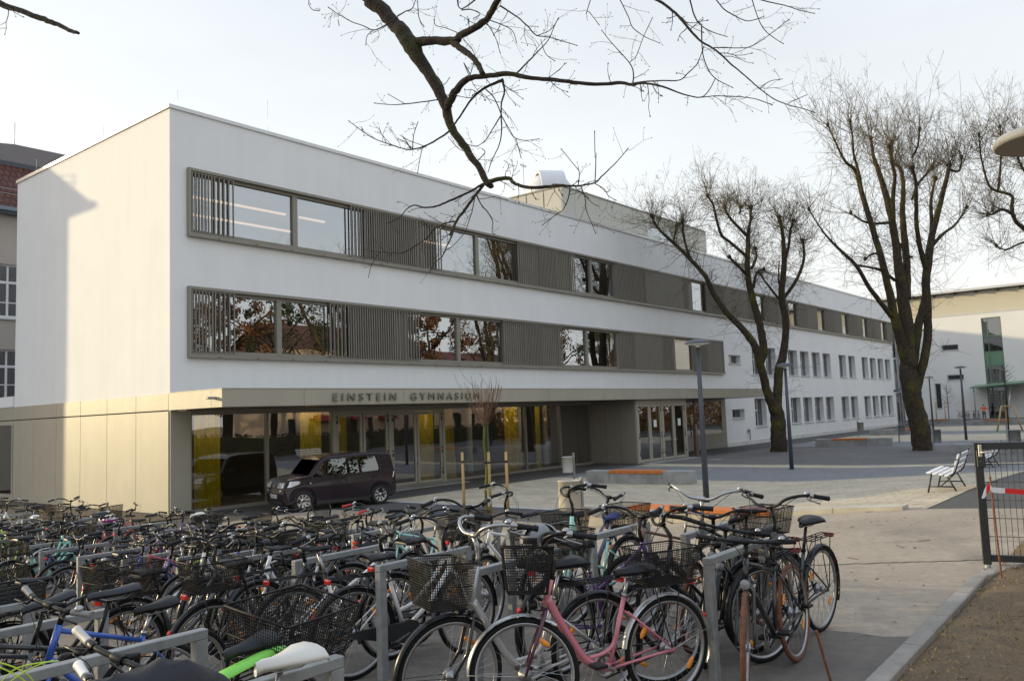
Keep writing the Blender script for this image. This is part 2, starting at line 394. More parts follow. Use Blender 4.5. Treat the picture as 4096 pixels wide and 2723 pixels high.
# canopy
c = MB(); z0, z1, y0 = 3.17, 3.68, -2.845
seams = [0, 2.78, 6.97, 11.2, 15.4, 19.59, 23.78, 27.93, 32.15, 36.2, 38.75]
for k in range(len(seams)-1):
    c.box(seams[k]+(.006 if k else -.03), seams[k+1]-.006, y0-.03, y0, z0, z1)
c.box(-.03, 0, y0, -2.325, z0, z1); c.box(-.03, 0, -2.313, .03, z0, z1)
c.box(38.72, 38.75, y0, -.01, z0, z1)
cn = c.build('canopy', M_beige, sch)
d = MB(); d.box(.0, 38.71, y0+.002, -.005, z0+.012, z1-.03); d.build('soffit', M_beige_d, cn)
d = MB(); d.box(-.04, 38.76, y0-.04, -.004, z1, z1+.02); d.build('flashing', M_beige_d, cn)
M_letter = mat('letter_metal', (.19, .175, .145), .45)  # darker than the canopy beige: the letters' shading put into their colour
me = text_mesh('EINSTEIN  GYMNASIUM', .36, .06, 1.55, width=7.0); me.materials.append(M_letter)
link('lettering', me, cn, Matrix.Translation((3.87, y0-.068, 3.29)) @ Matrix.Rotation(PI/2, 4, 'X'))
d = MB(); d.cbox(-.30, -.03, -2.62, -2.44, 3.40, 3.47, .02); d.build('wall_light', M_steel, cn)
# glazing between jamb and entrance block
GY = .12
f = MB(); f.box(.68, 23.0, GY-.06, GY+.1, -.02, .10); f.box(.68, 23.0, GY-.06, GY+.1, 3.0, 3.17)
for x in (.70, 3.48, 6.22): f.box(x-.05, x+.05, GY-.061, GY+.1, .1, 3.0)
for x in (14.75, 17.48, 20.2, 22.93): f.box(x-.045, x+.045, GY-.061, GY+.1, .1, 3.0)
gl = f.build('glazing_frame', M_beige_d, sch)
for a, b in ((.75,3.43),(3.53,6.17),(12.05,14.7),(14.8,17.43),(17.53,20.15),(20.25,22.88)):
    MB().box(a, b, GY, GY+.015, .1, 3.0).build('pane', G_gf, gl)
M_hinge = mat('hinge_metal', (.06, .055, .05), .4, metal=.4)
def door_leaf(parent, a, b, y, right, fixed=False):
    f = MB(); t = .11
    f.cbox(a, a+t, y-.05, y+.04, .03, 2.92, .01); f.cbox(b-t, b, y-.05, y+.04, .03, 2.92, .01)
    f.box(a+t, b-t, y-.045, y+.035, 2.80, 2.92); f.box(a+t, b-t, y-.045, y+.035, .03, .17)
    dr = f.build('door', M_beige, parent)
    MB().box(a+t, b-t, y-.005, y+.006, .17, 2.8).build('pane', G_gf, dr)
    h = MB(); hx = b-.06 if right else a+.06
    h.tube([(hx, y-.05, 1.05), (hx, y-.11, 1.05), (hx+(-.13 if right else .13), y-.11, 1.05)], .012, 6); h.box(hx-.02, hx+.02, y-.06, y-.05, .93, 1.15)
    h.build('handle', M_coping, dr)
    h = MB(); ox = a+.03 if right else b-.03
    for z in (.35, 1.2, 2.55): h.cbox(ox-.03, ox+.03, y-.085, y-.05, z, z+.14, .008); h.cbox(ox-.05, ox+.02, y-.075, y-.05, z+.2, z+.27, .008)
    h.build('hinge', M_hinge, dr)
f = MB()
for x in (6.3, 9.0, 11.98): f.box(x-.07, x+.07, GY-.07, GY+.1, .0, 3.0)
f.box(6.37, 11.91, GY-.065, GY+.1, 2.93, 3.0)
en = f.build('door_frame', M_beige, sch)
for a, b, r in ((6.39, 7.62, True), (7.66, 8.91, False), (9.09, 10.42, True), (10.46, 11.89, False)): door_leaf(en, a, b, GY, r)
# entrance block on the right
f = MB()
for y0_, y1_ in ((-2.5, -1.62), (-1.60, -.75), (-.73, .05)): MB().box(22.98, 23.06, y0_, y1_, .02, 3.16).build('side_panel', M_beige_d, sch)
f.box(33.0, 38.73, -.02, .06, .02, .88); f.box(38.2, 38.74, -.021, .06, .88, 3.17); f.box(33, 38.2, -.019, .06, 2.98, 3.17)
for x in (34.6, 36.5): f.box(x, x+.012, -.026, -.02, .02, .88)
MB().box(28.3, 28.36, -2.5, 0, .02, 3.16).build('side_panel', M_beige_d, sch)
f.build('cladding', M_beige_d, sch)
f = MB()
for x in (23.13, 25.65, 28.24): f.box(x-.08, x+.08, -2.55, -2.4, 0, 3.16)
f.box(23.21, 28.16, -2.54, -2.41, 2.93, 3.165)
f.box(33.0, 33.1, -.03, .05, .9, 3.0); f.box(38.1, 38.2, -.03, .05, .9, 3.0); f.box(33.1, 38.1, -.03, .05, .9, .98)
en2 = f.build('door_frame', M_beige, sch)
for a, b, r in ((23.23, 24.38, True), (24.42, 25.55, False), (25.75, 26.9, True), (26.94, 28.14, False)): door_leaf(en2, a, b, -2.48, r)
MB().box(33.1, 38.1, 0, .015, .98, 3.0).build('pane', G_gf, en2)
M_paper = mat('paper', (.75, .76, .78), .8)
for x in (24.8, 27.4): MB().box(x, x+.3, -2.505, -2.496, 1.75, 2.12).build('notice', M_paper, en2)
# ground floor interior
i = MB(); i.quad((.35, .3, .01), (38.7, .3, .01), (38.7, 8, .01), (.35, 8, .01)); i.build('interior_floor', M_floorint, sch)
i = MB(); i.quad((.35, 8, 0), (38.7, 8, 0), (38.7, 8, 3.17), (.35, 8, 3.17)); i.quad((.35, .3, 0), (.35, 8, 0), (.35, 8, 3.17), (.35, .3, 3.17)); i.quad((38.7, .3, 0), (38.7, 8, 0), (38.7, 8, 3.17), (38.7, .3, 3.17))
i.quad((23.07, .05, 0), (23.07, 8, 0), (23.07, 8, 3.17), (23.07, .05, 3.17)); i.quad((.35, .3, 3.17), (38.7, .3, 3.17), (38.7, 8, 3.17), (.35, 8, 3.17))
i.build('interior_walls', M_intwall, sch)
for n_, (a, b, y) in enumerate([(.95, 1.85, .3), (5.0, 5.9, .3), (6.6, 7.1, .3), (10.5, 11.6, .3), (12.1, 12.75, .3), (16.2, 17.1, .32), (18.6, 18.9, .35)]):
    c = MB(); n = max(10, int((b-a)*26)); pts = []
    for k in range(n+1):
        x = a+(b-a)*k/n; pts.append((x, y+.045*math.sin(k*1.9+n_)+.02*math.sin(k*.7)))
    for k in range(n):
        flare = .0 if n_ != 4 else .25
        p0, p1 = pts[k], pts[k+1]
        c.add([(p0[0]+flare*(p0[0]-a), p0[1], .03), (p1[0]+flare*(p1[0]-a), p1[1], .03), (p1[0], p1[1], 3.1), (p0[0], p0[1], 3.1)], [(0, 1, 2, 3)], True)
    c.build('curtain', M_curtain, sch)
d = MB()
for x in (15.9, 19.6, 21.8): d.lathe([(.14, 0), (.14, 3.17)], 14, Matrix.Translation((x, 2.2, 0)))
d.build('interior_column', mat('interior_column', (.4, .42, .42), .6), sch)
# ---- rooftop penthouse
M_pent = mat('penthouse_panel', (.42, .405, .35), .5, var=.04, vs=1.2)
p = MB(); X0, X1, Y0, Y1, ZT = 31.05, 52.05, 7.0, 11.4, 17.58
n = 14
for k in range(n):
    a = X0+(X1-X0)*k/n; b = X0+(X1-X0)*(k+1)/n
    p.box(a+.01, b-.01, Y0, Y0+.06, 12.4, ZT-.12)
for k in range(3):
    a = Y0+(Y1-Y0)*k/3+.06; b = Y0+(Y1-Y0)*(k+1)/3
    p.box(X0, X0+.06, a+.01, b-.01, 12.4, ZT-.12)
p.box(X1-.06, X1, Y0+.06, Y1, 12.4, ZT-.12); p.box(X0, X1, Y1, Y1+.06, 12.4, ZT-.12)
p.box(X0+.05, X1-.05, Y0+.05, Y1, ZT-.3, ZT-.1)
ph = p.build('penthouse', M_pent, sch)
d = MB(); d.box(X0+.05, X1-.07, Y0+.07, Y1-.03, 12.42, ZT-.35); d.build('core_wall', M_dark, ph)
d = MB(); d.box(X0-.05, X1+.05, Y0-.05, Y1+.1, ZT-.1, ZT); d.build('coping', M_beige_d, ph)
d = MB(); d.box(42.0, 45.8, Y0-.03, Y0+.01, 15.35, 16.5); f = d.build('window', M_wfr, ph)
MB().box(42.1, 43.85, Y0-.045, Y0-.031, 15.45, 16.4).build('pane', G_up, f); MB().box(43.95, 45.7, Y0-.045, Y0-.031, 15.45, 16.4).build('pane', G_up, f)
# observatory dome
M_dome = mat('dome_shell', (.62, .63, .65), .4, var=.02)
R = 1.7; Mx = Matrix.Translation((33.1, 9.5, 17.15))
d = MB(); d.lathe([(R, 0), (R, .45)]+[(R*math.cos(a*PI/24), .45+R*math.sin(a*PI/24)) for a in range(1, 12)]+[(.01, .45+R)], 48, Mx)
dm = d.build('observatory_dome', M_dome, sch)
d = MB(); A = math.radians(228); dirx = V3((math.cos(A), math.sin(A), 0)); diry = V3((-math.sin(A), math.cos(A), 0))
prof = []
for k in range(0, 15):
    a = math.radians(-8+k*118/14); prof.append((a))
R2 = R+.14; c0 = Mx.translation+V3((0, 0, .45)); wd = .86
vs = []; fs = []
for a in prof:
    for (rr, s_) in ((R-.05, -wd), (R2, -wd), (R2, wd), (R-.05, wd)):
        vs.append(c0 + dirx*(rr*math.cos(a)) + V3((0, 0, rr*math.sin(a))) + diry*s_)
for k in range(len(prof)-1):
    for j in range(3): fs.append((k*4+j, k*4+j+1, k*4+5+j, k*4+4+j))
fs += [(0, 1, 2, 3), tuple(len(vs)-4+j for j in (3, 2, 1, 0))]
d.add(vs, fs); d.build('dome_shutter', M_dome, dm)
d = MB(); d.lathe([(R+.03, .38), (R+.05, .38), (R+.05, .44), (R+.03, .44)], 48, Mx); d.build('dome_ring', M_coping, dm)
d = MB(); p0 = V3((32.2, 11.0, 18.2)); d.tube([p0, p0+V3((0, 0, 2.0))], .02, 5); d.tube([p0+V3((-.25, 0, 1.7)), p0+V3((.25, 0, 1.7))], .015, 5)
for a in range(3): d.lathe([(0, 0), (.08, .03), (.08, .07), (0, .1)], 8, Matrix.Translation(p0+V3((-.25+.25*a, 0, 1.75))))
d.build('weather_mast', M_steel, ph)
# lightning rods on the roof edge
for x, y, h in ((.53, .45, .75), (3.9, .45, 1.35), (.25, 4.95, .6), (.25, 10.6, .7), (12, .45, 1.2), (22, .45, 1.2)):
    MB().tube([(x, y, 12.7), (x, y, 12.7+h)], .0055, 5).build('lightning_rod', M_coping, sch)
# glazed link to the next building
d = MB()
d.box(L1+.06, 86.8, 1.0, 11, 0, 11.2)
lk = d.build('link_block', mat('link_cladding', (.2, .215, .23), .4, metal=.3, var=.1), sch)
d = MB()
for k in range(6):
    x = 80.3+k*1.1; d.box(x, x+.09, .9, 1.0, 0, 11.1)
for z in (3.5, 7.1): d.box(79.95, 86.8, .93, .995, z, z+.2)
d.build('mullion', M_wfr, lk)
for k in range(2): MB().box(80.4+k*3.3, 83.5+k*3.3, .95, .97, .3, 11).build('pane', G_wing, lk)
# ================================================================== ground, paving
def surf_mat(name, base, c2, mortar=None, bw=.6, bh=.3, rough=.85, grain=220, bump=.35, ang=0, big=.35, patch=(.5, .72), c3=None):
    m = bpy.data.materials.new(name); m.use_nodes = True
    nt = m.node_tree; N = nt.nodes; L = nt.links; b = N['Principled BSDF']
    tc = N.new('ShaderNodeTexCoord')
    mp = N.new('ShaderNodeMapping'); mp.inputs['Rotation'].default_value = (0, 0, ang); L.new(tc.outputs['Object'], mp.inputs[0])
    def noise(sc, det=6, src=None):
        n = N.new('ShaderNodeTexNoise'); n.inputs['Scale'].default_value = sc; n.inputs['Detail'].default_value = det
        L.new((src or tc.outputs['Object']), n.inputs['Vector']); return n.outputs[0]
    def rng(s, a, b_, c=0, d=1):
        r = N.new('ShaderNodeMapRange'); r.inputs[1].default_value = a; r.inputs[2].default_value = b_; r.inputs[3].default_value = c; r.inputs[4].default_value = d
        L.new(s, r.inputs[0]); return r.outputs[0]
    def mix(f, a, b_, mode='MIX'):
        x = N.new('ShaderNodeMix'); x.data_type = 'RGBA'; x.blend_type = mode
        for k, v in ((0, f), (6, a), (7, b_)):
            if isinstance(v, (int, float)): x.inputs[k].default_value = v
            elif isinstance(v, tuple): x.inputs[k].default_value = (*v, 1)
            else: L.new(v, x.inputs[k])
        return x.outputs[2]
    col = mix(rng(noise(big), *patch), base, c2)
    if c3: col = mix(rng(noise(big*3.1, 8), .55, .75), col, c3)
    h = noise(grain, 3)
    col = mix(1.0, col, rng(h, .3, .7, .8, 1.2), 'MULTIPLY')
    col = mix(1.0, col, rng(noise(9, 6), .3, .7, .88, 1.1), 'MULTIPLY')
    if mortar:
        br = N.new('ShaderNodeTexBrick'); br.inputs['Scale'].default_value = 1; br.inputs['Brick Width'].default_value = bw; br.inputs['Row Height'].default_value = bh
        br.inputs['Mortar Size'].default_value = .012; br.inputs['Mortar Smooth'].default_value = .3
        br.inputs['Color1'].default_value = (.86, .86, .86, 1); br.inputs['Color2'].default_value = (1.1, 1.1, 1.1, 1); br.inputs['Mortar'].default_value = (*mortar, 1)
        L.new(mp.outputs[0], br.inputs['Vector'])
        col = mix(1.0, col, br.outputs[0], 'MULTIPLY')
    L.new(col, b.inputs['Base Color']); b.inputs['Roughness'].default_value = rough
    bp = N.new('ShaderNodeBump'); bp.inputs['Strength'].default_value = bump; bp.inputs['Distance'].default_value = .01
    L.new(h, bp.inputs['Height']); L.new(bp.outputs[0], b.inputs['Normal'])
    return m
P_asph = surf_mat('forecourt_asphalt', (.29, .243, .188), (.365, .305, .236), grain=130, big=.3, c3=(.205, .172, .138), patch=(.42, .6))
P_road = surf_mat('driveway_asphalt', (.068, .065, .062), (.088, .083, .078), grain=150, big=.3, c3=(.055, .053, .052))
P_cream = surf_mat('cream_paving', (.45, .39, .29), (.52, .45, .34), mortar=(.5, .47, .42), bw=.6, bh=.3, ang=PI/2, big=.5, c3=(.37, .315, .235))
P_blue = surf_mat('blue_grey_paving', (.20, .20, .208), (.235, .234, .242), mortar=(.6, .6, .6), bw=.2, bh=.1, ang=PI/2, big=.5, c3=(.165, .165, .172))
P_grey = surf_mat('grey_paving', (.135, .128, .122), (.17, .16, .152), mortar=(.6, .6, .6), bw=.2, bh=.1, big=.25, c3=(.098, .094, .09))
P_soil = surf_mat('bare_soil', (.11, .085, .06), (.16, .125, .085), grain=60, bump=1.0, big=1.1, c3=(.06, .045, .03))
P_mulch = surf_mat('mulch', (.13, .088, .046), (.21, .145, .07), grain=45, bump=1.0, big=1.6, c3=(.07, .05, .03))

def sheet(name, x0, x1, y0, y1, m, dz, step=1.0, kind='structure'):
    nx = max(1, int((x1-x0)/step)); ny = max(1, int((y1-y0)/step)); mb = MB(); vs = []; fs = []
    for j in range(ny+1):
        for i in range(nx+1):
            x = x0+(x1-x0)*i/nx; y = y0+(y1-y0)*j/ny; vs.append((x, y, G(x, y)+dz))
    for j in range(ny):
        for i in range(nx): a = j*(nx+1)+i; fs.append((a, a+1, a+nx+2, a+nx+1))
    mb.add(vs, fs, True); return tag(mb.build(name, m), kind=kind)
g = MB(); g.quad((-700, -700, -.08), (900, -700, -.08), (900, 900, -.08), (-700, 900, -.08)); tag(g.build('ground', P_soil), kind='structure')
sheet('forecourt', -60, 3.2, -70, -3.2, P_asph, 0, .7)
sheet('driveway', -60, 24, -3.2, 11, P_road, .0, 2)
sheet('driveway', 3.2, 5.45, -12.6, -3.2, P_road, .0, .5)
sheet('street', 3.2, 150, -70, -20.2, P_road, -.004, 1.5)
sheet('path', 24, 150, -3.2, 0, P_road, .0, 2)
Zs = [('plaza', 3.2, 15.1, -20.2, -12.6, P_cream), ('plaza', 5.7, 15.1, -12.6, -3.2, P_cream), ('plaza', 15.1, 21.5, -20.2, -3.2, P_blue), ('plaza', 21.5, 23.1, -20.2, -3.2, P_cream),
      ('plaza', 23.1, 38.5, -20.2, -3.2, P_grey), ('plaza', 38.5, 44.7, -20.2, -3.2, P_blue), ('plaza', 44.7, 55.4, -20.2, -3.2, P_cream), ('plaza', 55.4, 62.3, -20.2, -3.2, P_blue),
      ('plaza', 62.3, 75, -20.2, -3.2, P_cream), ('plaza', 75, 104.9, -20.2, -3.2, P_grey), ('path', 79.9, 104.9, -3.2, 12, P_road)]
for k, (n, a, b, c_, d_, m) in enumerate(Zs): sheet(n, a, b, c_, d_, m, .004 if n == 'plaza' else .0, .7 if a < 24 else 2)
sheet('edging', 5.45, 5.7, -12.6, -3.2, mat('edging_stone', (.42, .42, .42), .8, var=.15, vs=5), .006, .5)
sheet('kerb_strip', 21.45, 21.5, -20.2, -3.2, P_grey, .008, 1)
# threshold slabs in front of the doors
t = MB(); t.box(5.9, 12.3, -1.0, .04, -.05, .03); t.box(22.9, 28.4, -3.3, -2.6, -.05, .02)
tag(t.build('threshold_paving', M_conc), kind='structure')
# brown bed under the side wall
sheet('soil_strip', -1.2, -.05, -1, 30, P_soil, .03, 1)
# mulch bed with kerb in the right foreground
KA = gpt(3895, 2296, .08); KB = gpt(3460, 2723, .08)
kd = (V3((KB.x-KA.x, KB.y-KA.y, 0))).normalized(); kn = V3((kd.y, -kd.x, 0))          # kn points away from the forecourt
if kn.y > 0: kn = -kn
kb = MB(); n = 9
for k in range(n):
    p = KA + kd*(k*1.0) ; q = KA + kd*(k*1.0+.99)
    vs = []
    for e in (p, q):
        for off, h in ((0, -.1), (0, .085), (.012, .095), (.118, .095), (.13, .085), (.13, -.1)):
            w_ = e + kn*off; vs.append((w_.x, w_.y, G(w_.x, w_.y)+h))
    kb.add(vs, [(0,1,7,6),(1,2,8,7),(2,3,9,8),(3,4,10,9),(4,5,11,10),(0,5,4,3,2,1),(6,7,8,9,10,11)])
p0 = KA+kn*.13
for k in range(5):
    p = p0 + V3((.98, -.22, 0)).normalized()*(k*1.0) - V3((.05, 0, 0)); q = p + V3((.98, -.22, 0)).normalized()*.99
    vs = []; nn = V3((-.22, -.98, 0)).normalized()
    for e in (p, q):
        for off, h in ((0, -.1), (0, .08), (.012, .09), (.118, .09), (.13, .08), (.13, -.1)):
            w_ = e + nn*(off-.13); vs.append((w_.x, w_.y, G(w_.x, w_.y)+h))
    kb.add(vs, [(0,1,7,6),(1,2,8,7),(2,3,9,8),(3,4,10,9),(4,5,11,10),(0,5,4,3,2,1),(6,7,8,9,10,11)])
tag(kb.build('kerb', mat('kerb_stone', (.31, .28, .245), .85, var=.12, vs=4, bump=.2, bs=60, col2=(.24, .22, .19), c2s=1.5)), kind='structure')
mb = MB(); vs = []; fs = []; nx, ny = 60, 40; rr = random.Random(5)
for j in range(ny+1):
    for i in range(nx+1):
        p = KA + kn*.12 + kd*(9-14.0*i/nx) + kn*(6.0*j/ny); vs.append((p.x, p.y, G(p.x, p.y)+.035+((.03*rr.random()+.03+.025*math.sin(i*.4)*math.sin(j*.35)) if j else 0)))
for j in range(ny):
    for i in range(nx): a = j*(nx+1)+i; fs.append((a, a+1, a+nx+2, a+nx+1))
mb.add(vs, fs, True); tag(mb.build('planting_bed', P_mulch), kind='structure')
def chips(name, n, pos, sizes, m, seed, flat=.5, label=None, cat=None):
    mb = MB(); r = random.Random(seed)
    for _ in range(n):
        p = pos(r)
        if p is None: continue
        a = r.uniform(0, 2*PI); l = r.uniform(*sizes); w_ = l*r.uniform(.2, .45)
        t1 = V3((math.cos(a), math.sin(a), r.uniform(-flat, flat)))*l; t2 = V3((-math.sin(a), math.cos(a), r.uniform(-flat, flat)))*w_
        mb.add([p-t1-t2*.3, p+t2, p+t1-t2*.2, p-t2*.9+V3((0, 0, l*.2))], [(0, 1, 2), (0, 2, 3)])
    return tag(mb.build(name, m), kind='stuff', label=label, cat=cat)
def bedpos(r):
    p = KA + kn*.15 + kd*(9-14*r.random()) + kn*(4.5*r.random()**1.2); return V3((p.x, p.y, G(p.x, p.y)+.07+.035*r.random()))
chips('mulch_chips', 15000, bedpos, (.006, .02), mat('mulch_chip', (.19, .125, .06), .9, var=.5, vs=3), 1, .6, 'loose brown wood mulch covering the bed behind the kerb', 'mulch')
chips('dry_grass', 7000, bedpos, (.006, .016), mat('dry_grass_blade', (.32, .22, .075), .9, var=.4, vs=3), 2, 1.4, 'short dry yellow grass and leaf bits in the bed behind the kerb', 'dry grass')
def crtpos(r):
    x = r.uniform(-8, 3); y = r.uniform(-22.2, -14); 
    if x < -6.5 and y < -17: return None
    return V3((x, y, G(x, y)+.006))
chips('leaf_litter', 420, crtpos, (.008, .03), mat('dead_leaf', (.11, .06, .03), .9, var=.4, vs=3), 3, .25, 'scattered dead leaves and twigs on the tan asphalt', 'leaves')
chips('grit', 900, crtpos, (.004, .012), mat('grit_stone', (.07, .06, .055), .9), 4, .5, 'dark grit scattered over the tan asphalt', 'grit')
tw = MB(); r = random.Random(8)
for _ in range(46):
    p = crtpos(r)
    if p is None: continue
    a = r.uniform(0, 2*PI); q = [p+V3((0, 0, .004))]
    for k in range(4): a += r.uniform(-.5, .5); q.append(q[-1]+V3((math.cos(a), math.sin(a), 0))*r.uniform(.02, .07))
    tw.tube(q, .004, 4)
tag(tw.build('fallen_twigs', mat('fallen_twig', (.13, .07, .035), .9)), 'thin fallen twigs lying on the tan asphalt', 'twigs', kind='stuff')
P_rack_shade = surf_mat('rack_shade_asphalt', (.155, .136, .115), (.205, .178, .148), grain=120, big=.35, c3=(.11, .098, .085))  # darker asphalt tone: shade under the bicycles put into the colour
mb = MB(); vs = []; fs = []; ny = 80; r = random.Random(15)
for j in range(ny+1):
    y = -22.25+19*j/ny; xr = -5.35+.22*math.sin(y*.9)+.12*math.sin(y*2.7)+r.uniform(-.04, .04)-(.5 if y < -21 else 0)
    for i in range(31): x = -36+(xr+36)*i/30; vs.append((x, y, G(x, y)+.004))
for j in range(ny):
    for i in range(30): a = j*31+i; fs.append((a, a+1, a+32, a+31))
mb.add(vs, fs, True); tag(mb.build('rack_shade_sheet', P_rack_shade), kind='structure')
# joint in the asphalt
cr = MB(); r = random.Random(6); y = -15.1
pts = []
for k in range(60):
    px = 2900+k*22; py = 2270-.0*k-(k*.7)+r.uniform(-1.5, 1.5); p = gpt(px, py, .003); pts.append(p)
for k in range(len(pts)-1): cr.beam(pts[k], pts[k+1], .02, .004)
tag(cr.build('asphalt_joint', mat('joint_tar', (.07, .06, .05), .8)), kind='structure')

# ---- low seat wall
sw = thing('seat_wall', 'long low concrete wall with a wide orange timber seat at the edge of the cream paving', 'bench')
mb = MB()
def wallseg(y0, y1, zt0, zt1, x0=3.02, x1=3.42, bot=.25):
    mb.add([(x0, y0, G(x0, y0)-bot), (x1, y0, G(x1, y0)-bot), (x1, y0, zt0), (x0, y0, zt0), (x0, y1, G(x0, y1)-bot), (x1, y1, G(x1, y1)-bot), (x1, y1, zt1), (x0, y1, zt1)],
           [(0,1,2,3),(7,6,5,4),(0,4,5,1),(1,5,6,2),(2,6,7,3),(3,7,4,0)])
for a, b in ((-12.7, -14.14), (-14.15, -15.2), (-15.21, -16.3), (-16.31, -17.4)): wallseg(a, b, .46, .46)
wallseg(-17.41, -18.6, .54, .66); wallseg(-18.61, -19.85, .66, .74)
M_conc_y = mat('cream_concrete', (.46, .43, .36), .85, var=.1, vs=2, bump=.2, bs=40, col2=(.38, .35, .29), c2s=1.1)
mb.build('concrete_base', M_conc_y, sw)
for k in range(5):
    m2 = MB(); x = 2.92+k*.108
    m2.cbox(x, x+.098, -17.4, -14.16, .462, .545, .008); m2.build('seat_slat', M_wood, sw)

# ---- concrete benches on the plaza
def stone_bench(x, y, rz, ln, wood, label, h=.46, dp=.62):
    t = thing('stone_bench', label, 'bench', (x, y, G(x, y)), rz, 'concrete benches on the plaza')
    mb = MB(); n = max(3, int(ln/1.3))
    a, b = wood
    mb.cbox(0, dp, -a+.005, 0, -.02, h, .012); mb.cbox(.02, dp-.02, -b+.003, -a, -.02, h-.1, .012); mb.cbox(0, dp, -ln, -b-.005, -.02, h, .012)
    if ln-b > 1.6: pass
    mb.build('concrete_base', M_conc, t)
    w_ = MB()
    for k in range(5): w_.cbox(.0+k*dp/5, (k+1)*dp/5-.012, -b, -a-.004, h-.098, h+.015, .006)
    w_.build('wooden_seat', M_wood, t)
stone_bench(12.95, -6.25, .10, 4.1, (.95, 3.05), 'grey concrete bench with orange seat in front of the dark entrance block')
stone_bench(38.4, -5.9, .22, 4.3, (1.0, 2.9), 'grey concrete bench with orange seat between the two big bare trees')
stone_bench(55.0, -4.3, .25, 4.3, (2.5, 4.0), 'plain looking grey concrete bench partly behind the rightmost full tree trunk')
stone_bench(84.5, -.2, .3, 5.2, (1.8, 3.6), 'distant concrete bench with orange seat below the grey link block')
stone_bench(30.6, -15.0, -.2, 4.2, (1.15, 3.1), 'pale concrete bench with orange seat seen over the black gate')
stone_bench(77.4, -7.2, .0, 5, (1.1, 3.4), 'distant concrete bench with orange seat in front of the man in orange')
# ================================================================== lamps, bins, benches, gate
M_lens = mat('lamp_lens', (.62, .64, .66), .3)
def lamp(x, y, h, label, z=None):
    t = thing('street_lamp', label, 'street lamp', (x, y, G(x, y) if z is None else z), 0, 'mushroom lamps on the plaza')
    mb = MB(); mb.tube([(0, 0, -.05), (0, 0, h*.5), (0, 0, h-.12)], [.085, .07, .055], 16); mb.lathe([(.12, 0), (.12, .02), (.09, .025)], 16); mb.build('pole', M_post, t)
    mb = MB(); mb.lathe([(.02, .09), (.15, .08), (.28, .045), (.352, .0), (.362, -.02), (.35, -.028)], 40, Matrix.Translation((0, 0, h-.09))); mb.lathe([(.001, .091), (.02, .09)], 40, Matrix.Translation((0, 0, h-.09))); mb.build('lamp_head', M_post, t)
    mb = MB(); mb.lathe([(.35, -.027), (.30, -.045), (.2, -.062), (.056, -.085), (.056, -.13)], 40, Matrix.Translation((0, 0, h-.09))); mb.build('lamp_lens', M_lens, t)
    return t
lamp(8.2, -13.45, 4.5, 'nearest whole mushroom lamp, its dark post standing behind the orange seat wall')
lamp(20.62, -11.14, 4.34, 'dark mushroom lamp right beside the forked mossy trunk')
lamp(45.85, -12.76, 4.66, 'mushroom lamp standing in front of the white building with green window tower')
lamp(65.6, -6.5, 4.6, 'smallest mushroom lamp, just right of the thick tree trunk')
pl = at_depth(4096+96, 553, 6.2)
t = thing('street_lamp', 'large pale lamp disc cut off by the upper right edge of the frame', 'street lamp', (pl.x, pl.y, G(pl.x, pl.y)), 0, 'mushroom lamps on the plaza')
hh = pl.z-G(pl.x, pl.y)
mb = MB(); mb.tube([(0, 0, -.05), (0, 0, hh)], [.08, .055], 16); mb.build('pole', M_post, t)
mb = MB(); mb.lathe([(.001, .10), (.2, .085), (.33, .04), (.36, .0), (.355, -.03), (.345, -.035)], 48, Matrix.Translation((0, 0, hh))); mb.build('lamp_head', mat('lamp_head_pale', (.42, .41, .38), .5), t)
mb = MB(); mb.lathe([(.345, -.033), (.3, -.036), (.05, -.045)], 48, Matrix.Translation((0, 0, hh))); mb.build('lamp_lens', mat('lamp_underside', (.35, .31, .25), .6), t)

def litter_bin(x, y, label, r=.2, h=.55, zb=.42, ph=1.05, col=None, side=(1, -.6), m=None):
    t = thing('litter_bin', label, 'litter bin', (x, y, G(x, y)), 0, 'grey litter bins')
    m = m or M_steel; dx, dy = side; l = math.hypot(dx, dy); px, py = dx/l*(r+.045), dy/l*(r+.045)
    mb = MB(); mb.lathe([(.01, zb), (r*.96, zb), (r, zb+.03), (r, zb+h), (r+.012, zb+h), (r+.012, zb+h+.02), (r-.02, zb+h+.02), (r-.02, zb+.05), (.01, zb+.05)], 26); mb.build('container', m, t)
    mb = MB(); mb.cbox(px-.035, px+.035, py-.035, py+.035, -.05, ph, .006); mb.build('post', M_steel, t)
    mb = MB(); mb.lathe([(r-.02, zb+h-.12), (.01, zb+h-.12)], 26); mb.build('liner', M_black, t)
M_bin = mat('bin_paint', (.5, .5, .48), .5, var=.05)
M_bin2 = mat('bin_paint_warm', (.47, .44, .38), .5, var=.05)
b = gpt(2281, 2035, .40); litter_bin(b.x, b.y, 'big cream litter bin standing among the handlebars in front of the orange seat wall', .26, .66, .38, 1.12, m=M_bin2)
litter_bin(11.6, -6.4, 'white litter bin on a grey post in front of the glass front', .19, .55, .5, 1.2, m=M_bin)
litter_bin(53.5, -4.15, 'small grey litter bin close to the white wing, farthest of the bins', .2, .6, .45, 1.2, side=(0, 1))
litter_bin(43.7, -9.55, 'grey litter bin on a post left of the thick mossy trunk', .2, .6, .45, 1.1, side=(.5, 1))
litter_bin(31.6, -14.2, 'grey litter bin on a tall post right of the thick mossy trunk', .21, .62, .5, 1.25, side=(-1, .5))
litter_bin(24.1, -18.6, 'grey litter bin above the black gate at the right edge', .21, .58, .6, 1.35, side=(-.6, .9))

